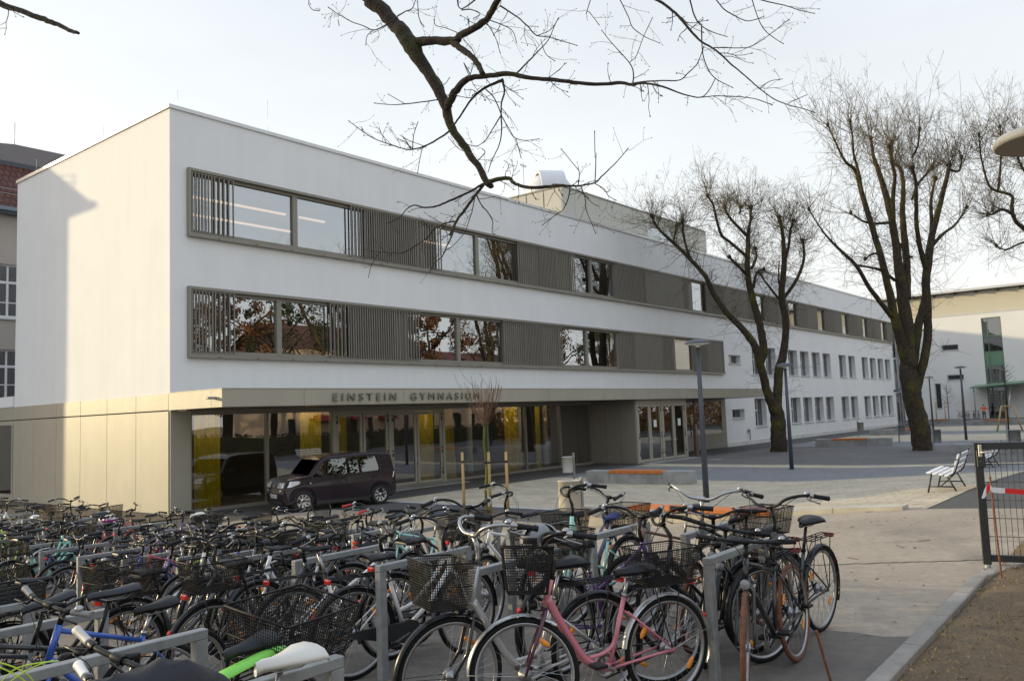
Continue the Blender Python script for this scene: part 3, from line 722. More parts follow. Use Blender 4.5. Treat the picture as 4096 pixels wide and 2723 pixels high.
M_whitewood = mat('white_slat', (.78, .78, .80), .5, var=.05, vs=4)
def park_bench(x, y, rz, label):
    t = thing('park_bench', label, 'bench', (x, y, G(x, y)), rz, 'white slatted benches')
    for k in range(4):
        mb = MB(); yy = .02-.115*k; mb.cbox(-.95, .95, yy-.085, yy, .43-.018*k, .465-.018*k, .006); mb.build('seat_slat', M_whitewood, t)
    for k in range(3):
        mb = MB(); M = Matrix.Translation((0, -.50-.052*k, .52+.135*k)) @ Matrix.Rotation(math.radians(18), 4, 'X'); mb.obox(M, 1.9, .032, .09); mb.build('back_slat', M_whitewood, t)
    for sx in (-.68, .68):
        mb = MB()
        mb.tube([(sx, -.02, .43), (sx, -.2, .40), (sx, -.36, .365), (sx, -.44, .38), (sx, -.50, .46), (sx, -.57, .66), (sx, -.64, .88)], .019, 8)
        mb.tube([(sx, -.05, .425), (sx, .05, .0)], .018, 8); mb.tube([(sx, -.34, .37), (sx, -.52, .0)], .018, 8); mb.tube([(sx, .02, .14), (sx, -.46, .14)], .015, 8)
        mb.build('iron_leg', M_black, t)
    mb = MB(); mb.tube([(-.68, -.2, .14), (.68, -.35, .34)], .012, 6); mb.build('brace', M_black, t)
park_bench(7.30, -19.46, .07, 'white slatted bench with black iron legs on the cream paving left of the gate')
park_bench(19.5, -18.15, .05, 'white slatted bench half hidden behind the bars of the black gate')

# ---- gate
gA = gpt(3950, 2255, .10); gd = V3((.985, -.17, 0)).normalized(); gd = V3((.25, -.97, 0)).normalized()
zb = G(gA.x, gA.y)
topz = (CAM + ray(3920, 1771)*((gA-CAM).dot(FX))).z
gh = topz - gA.z
M_gate = mat('gate_paint', (.016, .018, .022), .4)
t = thing('mesh_gate', 'black wire mesh gate with a steel lever handle at the right edge', 'gate', (gA.x, gA.y, gA.z), math.atan2(gd.y, gd.x))
mb = MB(); mb.cbox(-.04, .04, -.03, .03, 0, gh, .004); mb.cbox(.0401, 3.0, -.025, .025, gh-.075, gh-.002, .004); mb.cbox(.0401, 3.0, -.025, .025, .03, .10, .004); mb.build('gate_frame', M_gate, t)
mb = MB()
for k in range(1, 55): mb.tube([(.04+k*.054, 0, .09), (.04+k*.054, 0, gh-.06)], .0028, 5)
k = .1+.19
while k < gh-.1: mb.tube([(.04, -.006, k), (3.0, -.006, k)], .0042, 5); k += .19
mb.build('wire_mesh', M_gate, t)
mb = MB(); mb.cbox(-.02, .06, -.062, -.031, gh-.26, gh-.08, .006); mb.build('lock_box', M_gate, t)
mb = MB(); mb.cbox(.0, .035, -.072, -.063, gh-.15, gh-.02, .004); mb.tube([(.018, -.07, gh-.1), (.018, -.12, gh-.1), (.17, -.12, gh-.095)], .011, 8); mb.lathe([(.016, 0), (.016, .02)], 10, Matrix.Translation((.02, -.09, gh-.2)) @ Matrix.Rotation(PI/2, 4, 'X')); mb.build('handle', mat('brushed_steel', (.5, .48, .42), .3, metal=.8), t)
t = thing('gate_hinge_foot', 'small galvanised gate bearing bolted to the ground under the gate post', 'gate bearing', (gA.x, gA.y, zb), 0)
mb = MB(); mb.cbox(-.07, .07, -.07, .07, 0.0, .012, .003); mb.cbox(-.02, .02, -.02, .02, .012, .085, .003); mb.cbox(-.055, .055, -.04, .04, .05, .066, .003); mb.lathe([(.03, .066), (.03, .1), (.016, .105)], 12)
for a, b_ in ((-.05, -.05), (.05, -.05), (.05, .05), (-.05, .05)): mb.lathe([(.011, .012), (.011, .026), (0, .026)], 6, Matrix.Translation((a, b_, 0)))
mb.build('base_plate', M_steel, t)
# rebar rods and barrier tape
M_rust = mat('rust', (.19, .075, .035), .85, var=.35, vs=20)
def rebar(p, q, label, r=.009):
    mb = MB(); n = 70; pts = [p+(q-p)*(k/n) for k in range(n+1)]
    mb.tube(pts, [r*(1.18 if k % 2 else .9) for k in range(n+1)], 8); return tag(mb.build('rebar_rod', M_rust), label, 'rod')
rb = gpt(4012, 2347, 0); d = (rb-CAM).dot(FX)
rt = at_depth(3960, 1905, d); rebar(rb-V3((0, 0, .1)), rt, 'rusty rod holding the barrier tape in front of the gate')
rb2 = gpt(3325, 2730, 0); d = (rb2-CAM).dot(FX); rebar(rb2, at_depth(3265, 2520, d-.02), 'rusty ribbed rod sticking up beside the bicycles at the bottom edge')
M_red = mat('tape_red', (.75, .03, .03), .35); M_wht = mat('tape_white', (.8, .8, .8), .35)
dd = (rb-CAM).dot(FX)-.012
tp = thing('barrier_tape', 'red and white barrier tape tied to the rusty rod', 'barrier tape', at_depth(3962, 1955, dd))
base = tp.location.copy()
def tape(pts, col, wd):
    mb = MB()
    for k in range(len(pts)-1):
        (a, b_, w0), (c_, d_, w1) = pts[k], pts[k+1]
        vs = [at_depth(a, b_-w0, dd), at_depth(a, b_+w0, dd), at_depth(c_, d_+w1, dd), at_depth(c_, d_-w1, dd)]
        off = FX*.002
        mb.add([v-base for v in vs]+[v+off-base for v in vs], [(0,1,2,3),(7,6,5,4),(0,4,5,1),(1,5,6,2),(2,6,7,3),(3,7,4,0)])
    mb.build('tape_band', col, tp)
tape([(3928, 1990, 3), (3938, 1975, 17), (3945, 1963, 18)], M_wht, 1); tape([(3945, 1963, 18), (3953, 1952, 16), (3961, 1945, 10)], M_red, 1)
tape([(3961, 1945, 10), (3968, 1958, 10), (3990, 1960, 11), (4020, 1962, 10)], M_wht, 1); tape([(4020, 1962, 10), (4060, 1965, 10), (4105, 1968, 10)], M_red, 1); tape([(4105, 1968, 10), (4200, 1972, 10)], M_wht, 1)
mb = MB(); mb.lathe([(.0, .0), (.32, .0), (.34, .012), (.34, 0)], 24); o = mb.build('manhole_cover', M_steel); o.location = (26.5, -5.0, .005); tag(o, 'round manhole cover in the grey paving near the entrance block', 'manhole cover')
# free standing steel stele with intercom beside the entrance
t = thing('intercom_post', 'brown metal intercom post beside the entrance block', 'intercom post', (29.7, -2.33, 0))
mb = MB(); mb.cbox(-.13, .13, -.09, .09, 0, 1.75, .01); mb.tube([(0, 0, 1.75), (0, 0, 3.1)], .05, 10); mb.cbox(-.25, .3, -.2, .2, 0, .05, .01); mb.build('post', mat('corten', (.13, .095, .075), .5, var=.1), t)
mb = MB()
for k in range(4): mb.cbox(-.03, .03, -.1, -.091, 1.25+k*.09, 1.29+k*.09, .003)
mb.build('button', M_coping, t)
# ================================================================== trees
M_bark = mat('bark', (.05, .036, .026), .95, col2=(.085, .075, .014), c2s=1.3, c2lo=.47, c2hi=.68, var=.4, vs=7, bump=1.0, bs=14)
for n_ in list(M_bark.node_tree.nodes):                      # long vertical bark ridges
    if n_.type == 'BUMP':
        n_.inputs['Distance'].default_value = .09
        tx = n_.inputs['Height'].links[0].from_node; mp_ = M_bark.node_tree.nodes.new('ShaderNodeMapping'); mp_.inputs['Scale'].default_value = (1, 1, .22)
        tc_ = [q for q in M_bark.node_tree.nodes if q.type == 'TEX_COORD'][0]; M_bark.node_tree.links.new(tc_.outputs['Object'], mp_.inputs[0]); M_bark.node_tree.links.new(mp_.outputs[0], tx.inputs['Vector'])
M_bark2 = mat('bark_plain', (.036, .027, .021), .95, col2=(.04, .042, .014), c2s=3, c2lo=.5, c2hi=.65, var=.3, vs=10, bump=1.0, bs=40)
M_twig = mat('twig', (.115, .09, .042), .9, var=.25, vs=2)
M_twigd = mat('twig_dark', (.035, .025, .02), .9, var=.2, vs=2)
def smooth_line(pts, rs, sub=3, jit=0, rng=None):
    out = []; ro = []; n = len(pts)
    for i in range(n-1):
        p0 = pts[max(i-1, 0)]; p1 = pts[i]; p2 = pts[i+1]; p3 = pts[min(i+2, n-1)]
        for k in range(sub):
            t = k/sub
            q = .5*((2*p1)+(p2-p0)*t+(2*p0-5*p1+4*p2-p3)*t*t+(3*p1-p0-3*p2+p3)*t*t*t)
            r = rs[i]*(1-t)+rs[i+1]*t
            if jit and rng: q = q+V3((rng.uniform(-1, 1), rng.uniform(-1, 1), rng.uniform(-1, 1)))*r*jit; r *= rng.uniform(1-.25*jit, 1+.35*jit)
            out.append(q); ro.append(r)
    out.append(pts[-1]); ro.append(rs[-1]); return out, ro
def rvec(r): 
    while True:
        v = V3((r.uniform(-1, 1), r.uniform(-1, 1), r.uniform(-1, 1)))
        if .05 < v.length < 1: return v.normalized()
def shoot(mb, p, d, ln, rad, r, sides=3, up=.15, kids=3, wig=.18, rmin=.0045):
    pts = [p]; rs = [rad]; n = 5; v = d.normalized()
    for k in range(n):
        v = (v + rvec(r)*wig + V3((0, 0, up))).normalized(); pts.append(pts[-1]+v*(ln/n)); rs.append(max(rmin, rad*(1-.75*(k+1)/n)))
    mb.tube(pts, rs, sides, cap=False)
    if kids:
        for _ in range(kids):
            i = r.randint(1, n-1); dd = (pts[i+1]-pts[i]).normalized()
            side = (dd*.9+rvec(r)*.9).normalized()
            shoot(mb, pts[i], side, ln*r.uniform(.22, .5), rs[i]*.65, r, sides, up*.8, kids-2 if kids > 2 else 0, wig)
def traced_tree(name, label, limbs, tox, ang_px, depth, seed, loc, dspread, nshoot=26, sl=(1.4, 3.2), twigmat=None, sk=.55, hup=.45, group='big bare trees on the plaza'):
    """limbs: [(pts[(cx,cy,w)], end_depth_offset, n_head)] in crop pixels; tox maps to source px"""
    r = random.Random(seed); t = thing(name, label, 'tree', loc, 0, group); inv = V3(loc)
    tr = MB(); cr = MB(); limb_pts = []
    for k, (pl, off0, off1, head) in enumerate(limbs):
        n = len(pl); P = []; R = []
        for i, (cx, cy, w_) in enumerate(pl):
            sx, sy, sc = tox(cx, cy); dd = depth + off0+(off1-off0)*i/(n-1)
            P.append(at_depth(sx, sy, dd)-inv); R.append(max(.012, w_*sc*dd/F/2))
        P2, R2 = smooth_line(P, R, 4, .09, r); tr.tube(P2, R2, 10 if R[0] > .12 else 7)
        limb_pts.append((P2, R2))
        L_ = len(P2)
        # knuckles and shoots at the head
        if head:
            end = P2[-1]; d = (P2[-1]-P2[-4]).normalized()
            tr.lathe([(0, -.12), (R2[-1]*1.4+.03, -.05), (R2[-1]*1.5+.04, .03), (R2[-1]+.02, .12), (0, .15)], 8, Matrix.Translation(end))
            for _ in range(int(nshoot*head)):
                v = (d*.35+V3((0, 0, hup))+rvec(r)*1.0).normalized(); shoot(cr, P2[-1-r.randint(0, min(5, L_-2))], v, r.uniform(*sl)*r.uniform(.55, 1.1), r.uniform(.010, .019), r, up=.10, kids=5, wig=.24, rmin=.0048)
            for i in range(int(L_*.4), L_):
                for _ in range(int(2*head)+1):
                    dd = (P2[min(i+1, L_-1)]-P2[i-1]).normalized(); v = (rvec(r)*1.0+dd*.3+V3((0, 0, hup*.8))).normalized(); shoot(cr, P2[i], v, r.uniform(sl[0]*.6, sl[1]*.9), r.uniform(.010, .018), r, up=.13, kids=3, wig=.22)
        for i in range(2, L_, 1):
            if R2[i] > .34: continue
            for q_ in range(2 if r.random() < sk else 1):
                if P2[i].z < 3.2: continue
                dd = (P2[min(i+1, L_-1)]-P2[i-1]).normalized(); v = (rvec(r)+dd*.3+V3((0, 0, -.1))); shoot(cr, P2[i], v, r.uniform(.8, 2.3), r.uniform(.008, .014), r, up=.03, kids=3, wig=.28)
    tr.build('trunk', M_bark, t); cr.build('crown', twigmat or M_twig, t)
    return t
cropA = lambda cx, cy: (2500+cx/1.3064, 600+cy/1.3064, 1/1.3064)
T1 = [
 ([(806,1585,96),(806,1568,88),(803,1480,80),(798,1400,78),(785,1330,62)], 0, 0, 0),
 ([(785,1370,58),(745,1270,46),(715,1150,42),(690,1060,40),(665,1000,38),(600,920,32),(530,850,30),(460,745,28),(420,660,24),(340,570,21),(280,510,18),(230,465,16),(170,405,13),(138,345,10)], 0, -2.2, .8),
 ([(340,570,16),(318,500,13),(305,440,12),(302,375,10)], -1.5, -2.4, .7),
 ([(250,490,12),(262,440,10),(268,400,8)], -1.8, -1.0, .5),
 ([(705,1120,44),(722,1050,44),(715,960,40),(690,860,38),(662,760,36),(640,640,30),(642,500,24),(645,430,20),(655,370,14),(660,300,10)], 0, 1.4, 1),
 ([(640,450,18),(590,400,15),(545,350,13),(520,300,11)], .8, .3, .9),
 ([(600,330,10),(606,300,9)], .8, 1.4, .7),
 ([(645,660,20),(590,605,15),(545,560,12)], .5, -1, .4),
 ([(545,480,14),(505,445,15),(480,370,13),(462,290,11),(430,240,9)], -.6, -1.6, .8),
 ([(640,560,18),(560,490,15),(505,450,15)], .3, -.7, 0),
 ([(668,720,18),(690,640,13),(725,625,9)], .7, 1.2, .3),
 ([(660,620,15),(686,560,13),(680,515,10)], .7, 1.7, .5),
 ([(790,1360,56),(800,1250,48),(806,1150,46),(828,1060,40),(842,900,36),(818,760,34),(832,600,28),(828,480,22),(822,430,18),(805,350,15)], 0, 2.0, 1),
 ([(822,785,20),(870,720,18),(905,660,17),(930,590,15),(936,530,13),(928,475,11)], 1.2, 2.8, .9),
 ([(830,600,16),(856,500,14),(862,430,12),(880,370,9)], 1.6, .6, .8),
 ([(815,790,14),(770,735,12),(735,690,10),(700,640,8)], 1.2, -.4, .2),
 ([(804,700,10),(803,640,8),(806,580,6)], 1.5, 1.2, 0),
]
dA = (V3((33.4, -5.62, 0))-CAM).dot(FX)
traced_tree('bare_tree', 'forked mossy bare tree with knobbly pollarded heads in front of the white wing', T1, cropA, 0, dA, 11, (33.4, -5.62, 0), 2, nshoot=24, sl=(1.5, 3.4))
T2 = [
 ([(1562,1590,116),(1560,1568,104),(1545,1480,98),(1520,1370,94),(1500,1270,92),(1486,1180,90),(1478,1080,78),(1476,1000,60)], 0, 0, 0),
 ([(1474,1150,48),(1446,1010,54),(1412,890,48),(1372,700,38),(1332,540,34),(1290,400,30),(1240,230,26),(1205,110,20),(1150,60,14),(1100,-40,9),(1060,-130,6)], 0, -2, .5),
 ([(1240,230,18),(1222,120,15),(1195,20,12),(1190,-60,9),(1175,-150,6)], -1.3, -2.6, .5),
 ([(1482,1140,80),(1474,1000,76),(1468,880,68),(1442,700,54),(1424,560,44),(1405,420,38),(1375,280,34),(1332,130,26),(1300,40,18),(1285,-60,10)], 0, .5, .9),
 ([(1470,780,44),(1474,640,38),(1462,480,34),(1450,330,28),(1455,200,22),(1440,100,17),(1400,60,16),(1395,-40,9)], .2, 1.8, .9),
 ([(1405,420,22),(1400,260,22),(1410,140,18),(1395,70,16),(1380,-20,10)], .3, -.9, .8),
 ([(1518,1270,44),(1556,1120,44),(1578,1000,42),(1582,850,40),(1572,700,42),(1582,600,42),(1604,450,34),(1650,270,26),(1690,110,20),(1692,80,16)], 0, 1.6, 1),
 ([(1572,620,30),(1545,520,26),(1525,400,23),(1522,280,20),(1520,170,17),(1500,95,14)], .8, -.5, .9),
 ([(1596,520,24),(1602,400,20),(1600,260,16),(1622,150,12)], 1.0, 2.2, .8),
 ([(1606,500,20),(1660,440,16),(1715,400,12),(1760,345,9),(1785,300,6)], 1.0, 2.6, .3),
 ([(1500,260,12),(1530,180,14),(1580,120,11),(1606,90,8)], -.3, .6, .6),
 ([(1690,100,14),(1745,110,11),(1760,40,7)], 1.6, 2.0, .6),
 ([(1500,40,14),(1530,-20,10),(1540,-110,6)], -.5, -.6, .6),
 ([(1392,870,28),(1330,790,25),(1270,710,22),(1205,600,19),(1110,510,14),(1030,420,8),(960,310,5)], -.5, -3.4, .3),
 ([(1410,680,18),(1340,630,15),(1270,612,12),(1205,600,10)], .1, -2, 0),
 ([(1330,540,16),(1290,545,10),(1255,570,7)], -.8, -1.5, .15),
 ([(1500,560,14),(1470,545,10),(1440,500,8)], .2, 1, .1),
 ([(1375,380,16),(1300,385,14),(1240,370,10),(1180,330,6)], .3, -1.5, .2),
 ([(1505,1170,36),(1520,1000,50),(1536,900,44),(1560,800,34),(1575,690,30)], .2, .8, 0),
]
dB = (V3((34.25, -13.0, 0))-CAM).dot(FX)
tree2 = traced_tree('bare_tree', 'tallest bare tree with a thick mossy trunk and long upright limbs', T2, cropA, 0, dB, 12, (34.25, -13.0, 0), 2, nshoot=16, sl=(1.8, 4.0), hup=.85)
T3 = [
 ([(2400,1620,110),(2390,1350,100),(2370,1100,96),(2350,900,80)], 0, 0, 0),
 ([(2350,930,60),(2300,700,44),(2230,560,34),(2160,480,28),(2090,415,24),(2040,370,20),(2020,300,18),(2022,240,15),(1945,215,14),(1905,190,12),(1880,120,10),(1858,20,8),(1850,-80,6)], 0, -2, .6),
 ([(2036,345,18),(2000,320,16),(1962,312,14),(1925,335,10),(1895,340,8)], -1.5, -2.4, .9),
 ([(2140,470,16),(2075,485,11),(2030,505,9),(1985,522,8),(1940,500,5)], -1.2, -2.2, .3),
 ([(1948,218,12),(1960,120,11),(1965,0,8),(1960,-120,5)], -1.7, -.8, .7),
 ([(2350,900,60),(2290,600,50),(2230,380,38),(2180,200,28),(2120,60,18),(2090,-60,12)], 0, .8, 1),
 ([(2180,210,20),(2110,140,16),(2060,60,12),(2030,-50,9)], .5, -.8, 1),
 ([(2360,900,60),(2390,600,50),(2420,300,36),(2440,50,20)], 0, 1.8, 1),
]
pr = at_depth(*cropA(2400, 1590)[:2], 47); pr.z = G(pr.x, pr.y)
traced_tree('bare_tree', 'bare tree reaching in from the right edge above the pale lamp disc', T3, cropA, 0, 47, 13, tuple(pr), 2, nshoot=24, sl=(1.8, 4.0))
# ---- the near tree whose limbs hang into the top of the frame
cropB = lambda cx, cy: (1100+cx/1.0723, cy/1.0723, 1/1.0723)
cropC = lambda cx, cy: (1300+cx/1.4744, 600+cy/1.4744, 1/1.4744)
near = thing('overhanging_tree', 'dark bare tree whose crooked limbs hang into the top of the frame', 'tree', (-15.2, -19.2, G(-15.2, -19.2)))
nl = near.location.copy(); rN = random.Random(21)
NB = MB(); NT = MB(); NBud = MB()
def bud(p, d, r_=.006):
    M = Matrix.Translation(p) @ d.to_track_quat('Z', 'Y').to_matrix().to_4x4()
    NBud.lathe([(.3*r_, -.6*r_), (r_*1.05, .6*r_), (r_*.8, 2.0*r_), (0, 3.6*r_)], 6, M)
def nlimb(pl, f, d0, d1, tw=.65, tip=True, sides=8):
    n = len(pl); P = []; R = []
    for i, q in enumerate(pl):
        sx, sy, sc = f(q[0], q[1]); dd = d0+(d1-d0)*i/(n-1); P.append(at_depth(sx, sy, dd)-nl); R.append(max(.0028, q[2]*sc*dd/F/2))
    P2, R2 = smooth_line(P, R, 4, .2, rN)
    (NB if R[0] > .012 else NT).tube(P2, R2, sides if R[0] > .012 else 5)
    if tip and R[-1] < .012: bud(P2[-1], (P2[-1]-P2[-2]).normalized(), max(.0042, R[-1]*1.3))
    for i in range(2, len(P2)-1):
        if R2[i] < .03 and rN.random() < tw:
            dd = (P2[i+1]-P2[i-1]).normalized(); v = (rvec(rN)+dd*.7).normalized(); ntwig(P2[i], v, rN.uniform(.06, .26), min(R2[i]*.5, .0035))
    return P2
def ntwig(p, v, ln, rad, lev=0):
    pts = [p]
    for k in range(4): v = (v+rvec(rN)*.28).normalized(); pts.append(pts[-1]+v*ln/4)
    NT.tube(pts, [rad, rad*.9, rad*.75, rad*.65, rad*.55], 4, cap=False); bud(pts[-1], v, max(.003, rad*1.35))
    if lev < 1:
        for k in (1, 2, 3):
            if rN.random() < .55: ntwig(pts[k], (v+rvec(rN)*.9).normalized(), ln*rN.uniform(.25, .55), rad*.7, lev+1)
W = lambda s, *p: [(a, b, c) for a, b, c in p]
main = nlimb([(300,-190,68),(380,-45,62),(430,20,60),(500,90,60),(560,160,66),(590,205,70),(640,290,52),(700,380,48),(735,470,42),(760,550,36),(820,640,31),(870,710,29),(905,775,27),(928,803,24)], cropB, 7, 6.6, 0, False, 12)
nlimb([(575,185,44),(620,183,40),(690,172,36),(765,178,36),(800,150,32),(860,122,29),(915,75,28),(945,20,27),(985,-50,26)], cropB, 6.9, 6.2, .15, False, 10)
nlimb([(765,182,30),(800,212,27),(840,240,26),(872,280,25),(893,318,22)], cropB, 6.6, 6.3, .0, False, 9)
nlimb([(742,455,36),(765,410,33),(800,360,30),(840,335,24),(920,325,22),(1000,318,21),(1100,335,18),(1200,343,17),(1280,354,16),(1400,362,15),(1480,355,15),(1530,364,13),(1580,358,9),(1660,372,8),(1750,405,6),(1825,418,5),(1860,390,4),(1885,345,3.5)], cropB, 6.7, 5.7, .22, True, 9)
nlimb([(1530,360,9),(1580,352,7),(1660,347,6),(1735,345,5),(1770,315,5),(1810,275,4),(1838,205,3)], cropB, 5.9, 5.3, .4)
nlimb([(1535,360,7),(1537,310,6),(1520,270,5),(1480,225,4),(1440,180,3.5),(1403,133,3)], cropB, 5.9, 6.3, .4)
nlimb([(1830,418,5),(1900,412,4),(1980,415,4),(2060,425,3),(2130,450,2.5)], cropB, 5.75, 5.2, .4)
nlimb([(915,785,24),(940,772,21),(1000,764,18),(1025,785,15),(1060,798,14),(1100,806,15),(1180,800,15),(1205,795,16),(1245,797,12),(1300,797,8),(1370,785,7),(1400,758,6),(1430,730,5),(1470,690,4),(1512,640,3)], cropB, 6.6, 6.0, .2, True, 8)
for pl in ([(1372,785,5),(1376,700,4),(1372,640,3),(1371,568,3)], [(1300,797,5),(1305,740,4),(1285,710,3),(1230,643,2.5)], [(1265,800,6),(1258,850,5),(1235,900,4),(1200,925,3),(1150,963,2.5)], [(1312,800,6),(1330,850,5),(1335,900,4),(1355,950,3),(1374,997,2.5)], [(1370,787,4),(1410,810,4),(1430,840,3),(1460,858,2.5)], [(1320,830,4),(1360,870,3),(1380,882,2.5)]): nlimb(pl, cropB, 6.1, rN.uniform(5.8, 6.4), .35)
nlimb([(890,790,12),(850,815,10),(810,835,10),(730,870,9),(690,885,8),(640,890,7),(600,880,6),(570,893,5),(530,935,4),(480,958,3)], cropB, 6.55, 6.9, .2)
nlimb([(895,790,14),(870,825,12),(850,850,12),(815,900,12),(780,945,11),(750,1010,9)], cropB, 6.6, 6.4, .15, False)
nlimb([(770,425,12),(750,500,10),(715,575,8),(690,630,7),(650,660,5),(622,715,4)], cropC, 6.4, 6.2, .2)
nlimb([(765,420,10),(700,435,9),(640,470,8),(605,515,7),(540,560,6),(460,605,6),(400,606,5),(320,600,5),(270,595,4),(228,580,3)], cropC, 6.4, 6.9, .25)
nlimb([(325,603,4),(300,635,4),(270,690,3),(258,745,2)], cropC, 6.8, 6.9, .4); nlimb([(630,630,5),(640,640,4),(655,632,3)], cropC, 6.2, 6.2, .2)
nlimb([(885,270,7),(870,350,6),(845,430,5),(820,490,4),(760,560,4),(700,600,3)], cropC, 6.5, 6.1, .3); nlimb([(893,262,8),(920,320,7),(950,355,7),(975,390,6),(990,430,5),(985,485,4),(1000,495,3)], cropC, 6.5, 6.8, .25)
nlimb([(600,-60,14),(1000,-90,14),(1400,-60,13),(1610,-10,12),(1690,35,12),(1740,80,12),(1780,130,11),(1830,180,9),(1890,215,8),(1950,270,7),(2000,312,6),(2060,365,5.5),(2080,382,5),(2140,425,4.5),(2200,450,4),(2260,465,3.5),(2312,482,3)], cropB, 6.2, 5.6, .18, True)
for pl in ([(1880,205,5),(2000,207,4),(2040,200,4),(2100,165,3),(2200,88,2.5)], [(1775,-20,7),(1800,70,6),(1830,112,5),(1880,140,4),(1938,158,3)], [(1880,-20,6),(1920,35,5),(1965,65,5),(2020,90,4),(2060,85,4),(2095,72,3)], [(2040,-20,5),(2070,75,4),(2100,130,4),(2150,170,3),(2180,188,3)], [(2020,-20,5),(2100,5,5),(2200,28,4),(2250,45,4),(2310,58,3)],
           [(1830,115,6),(1832,200,5),(1842,260,5),(1880,330,4),(1960,375,3)], [(2080,382,4),(2120,350,3),(2175,340,2.5)], [(2195,448,3),(2230,430,3),(2280,408,2.5)], [(1470,-20,5),(1515,70,4),(1535,120,4),(1590,160,3),(1648,185,2.5)], [(1360,-20,4),(1335,60,3.5),(1345,50,3),(1388,105,2.5)], [(1620,75,3),(1580,160,3),(1550,240,3),(1525,265,2.5)],
           [(965,25,8),(1040,75,6),(1085,115,6),(1120,152,5),(1175,160,4),(1225,175,4),(1292,195,3)], [(1120,155,4),(1180,130,3),(1215,80,3)], [(1140,170,3),(1160,230,3),(1200,262,2.5)], [(1040,312,8),(1080,270,7),(1112,238,6),(1170,175,4),(1195,120,3),(1212,85,2.5)], [(915,85,5),(985,112,4),(1020,135,3),(1035,178,2.5)], [(905,95,4),(945,160,3),(965,225,2.5)],
           [(975,340,13),(985,395,8),(972,440,7),(970,490,7),(972,560,6),(962,620,5),(930,690,4),(915,735,3)], [(970,495,6),(930,560,5),(900,605,4),(860,628,3),(810,612,2.5)], [(970,495,5),(1005,555,4),(1030,592,4),(1075,603,3),(1130,597,2.5)], [(1035,595,3),(1045,640,2.5),(1055,675,2)], [(905,385,6),(940,420,5),(970,490,5)],
           [(700,428,6),(630,438,5),(560,446,5),(500,450,3),(430,443,2.5)], [(556,446,3),(530,430,3),(485,405,2.5)], [(748,562,9),(710,590,8),(640,628,7),(580,642,6),(540,635,5),(500,622,5),(450,605,4),(395,578,3.5),(320,522,3)], [(585,640,5),(560,610,4),(530,598,3)], [(590,635,4),(595,580,3),(612,527,2.5)], [(632,632,4),(620,690,3),(612,740,3)], [(880,-20,8),(800,48,0)][:1]+[(800,40,5),(780,-10,6)],
           [(525,75,8),(480,105,6),(425,130,5),(375,110,4),(330,95,4),(270,60,3),(232,35,2.5)], [(420,132,4),(395,155,3),(390,190,2.5)], [(270,85,3),(275,110,2)], [(525,70,7),(560,50,5),(590,35,4),(605,-10,3)], [(150,-20,4),(145,20,3),(165,45,3),(188,45,2.5)], [(975,345,15),(930,362,13),(880,392,11),(840,430,9),(800,490,8),(770,532,8)], [(800,45,6),(840,42,5),(880,60,4),(855,78,3)], [(640,115,4),(618,80,4),(612,0,3)],
           [(845,335,5),(810,270,4),(830,320,3)], [(690,325,4),(720,365,3),(748,335,2.5)], [(835,325,4),(850,280,3),(853,225,3),(800,160,3)], [(780,140,4),(730,120,3),(690,110,3),(682,85,2)], [(870,690,5),(900,655,4),(890,640,3)], [(850,660,4),(790,640,3),(745,590,2.5)]): nlimb(pl, cropB, rN.uniform(6.2, 6.7), rN.uniform(5.8, 6.9), .33)
for _ in range(60):                                   # clusters of short spurs with buds
    pass
# trunk and connection
top = at_depth(*cropB(300, -190)[:2], 7.0)-nl; zt = top.z
P2, R2 = smooth_line([V3((0, 0, -.1)), V3((.05, .02, 1.5)), V3((.1, -.05, 3.6)), V3((.3, .1, 5.6)), V3((.6, .2, 7.4)), V3((.7, .1, 9.5))], [.42, .32, .28, .25, .2, .1], 5, .1, rN); NB.tube(P2, R2, 14)
lo = V3((.6, .2, 7.0)); P2, R2 = smooth_line([lo, V3((2.2, .2, zt+2.1)), V3((top.x-1.9, top.y-.2, zt+1.6)), V3((top.x-.6, top.y, zt+.75)), top], [.17, .14, .11, .095, .075], 5, .15, rN); NB.tube(P2, R2, 12)
a = at_depth(*cropB(600, -60)[:2], 6.2)-nl; P2, R2 = smooth_line([V3((.65, .15, 8.4)), V3((2.6, -.3, a.z+2.6)), V3((a.x-1, a.y-.2, a.z+1.2)), a], [.1, .08, .045, .02], 5, .15, rN); NB.tube(P2, R2, 8)
b_ = at_depth(*cropB(985, -50)[:2], 6.2)-nl; NB.tube([b_, b_+V3((.5, -.2, .7)), b_+V3((.6, -.5, 1.8))], [.02, .018, .008], 7)
cD = lambda cx, cy: (cx*1.7363, cy*1.7363, 1.7363)
e = at_depth(*cD(-60, -25)[:2], 5.5)-nl
nlimb([(-60,-25,18),(0,8,14),(40,22,13),(75,36,13),(110,48,12),(140,60,10),(165,72,9),(181,77,7)], cD, 5.5, 5.2, 0, False, 8); nlimb([(-20,10,5),(15,18,4),(28,24,3)], cD, 5.4, 5.3, .2)
P2, R2 = smooth_line([V3((.3, .1, 5.2)), V3((1.0, -.0, 5.6)), V3((e.x-.8, e.y, e.z+.9)), e], [.09, .07, .04, .026], 5, .15, rN); NB.tube(P2, R2, 9)
NB.build('limb', M_bark2, near); tag(NT.build('twigs', M_twigd, near), kind='stuff'); tag(NBud.build('buds', mat('bud', (.05, .03, .022), .8), near), kind='stuff')

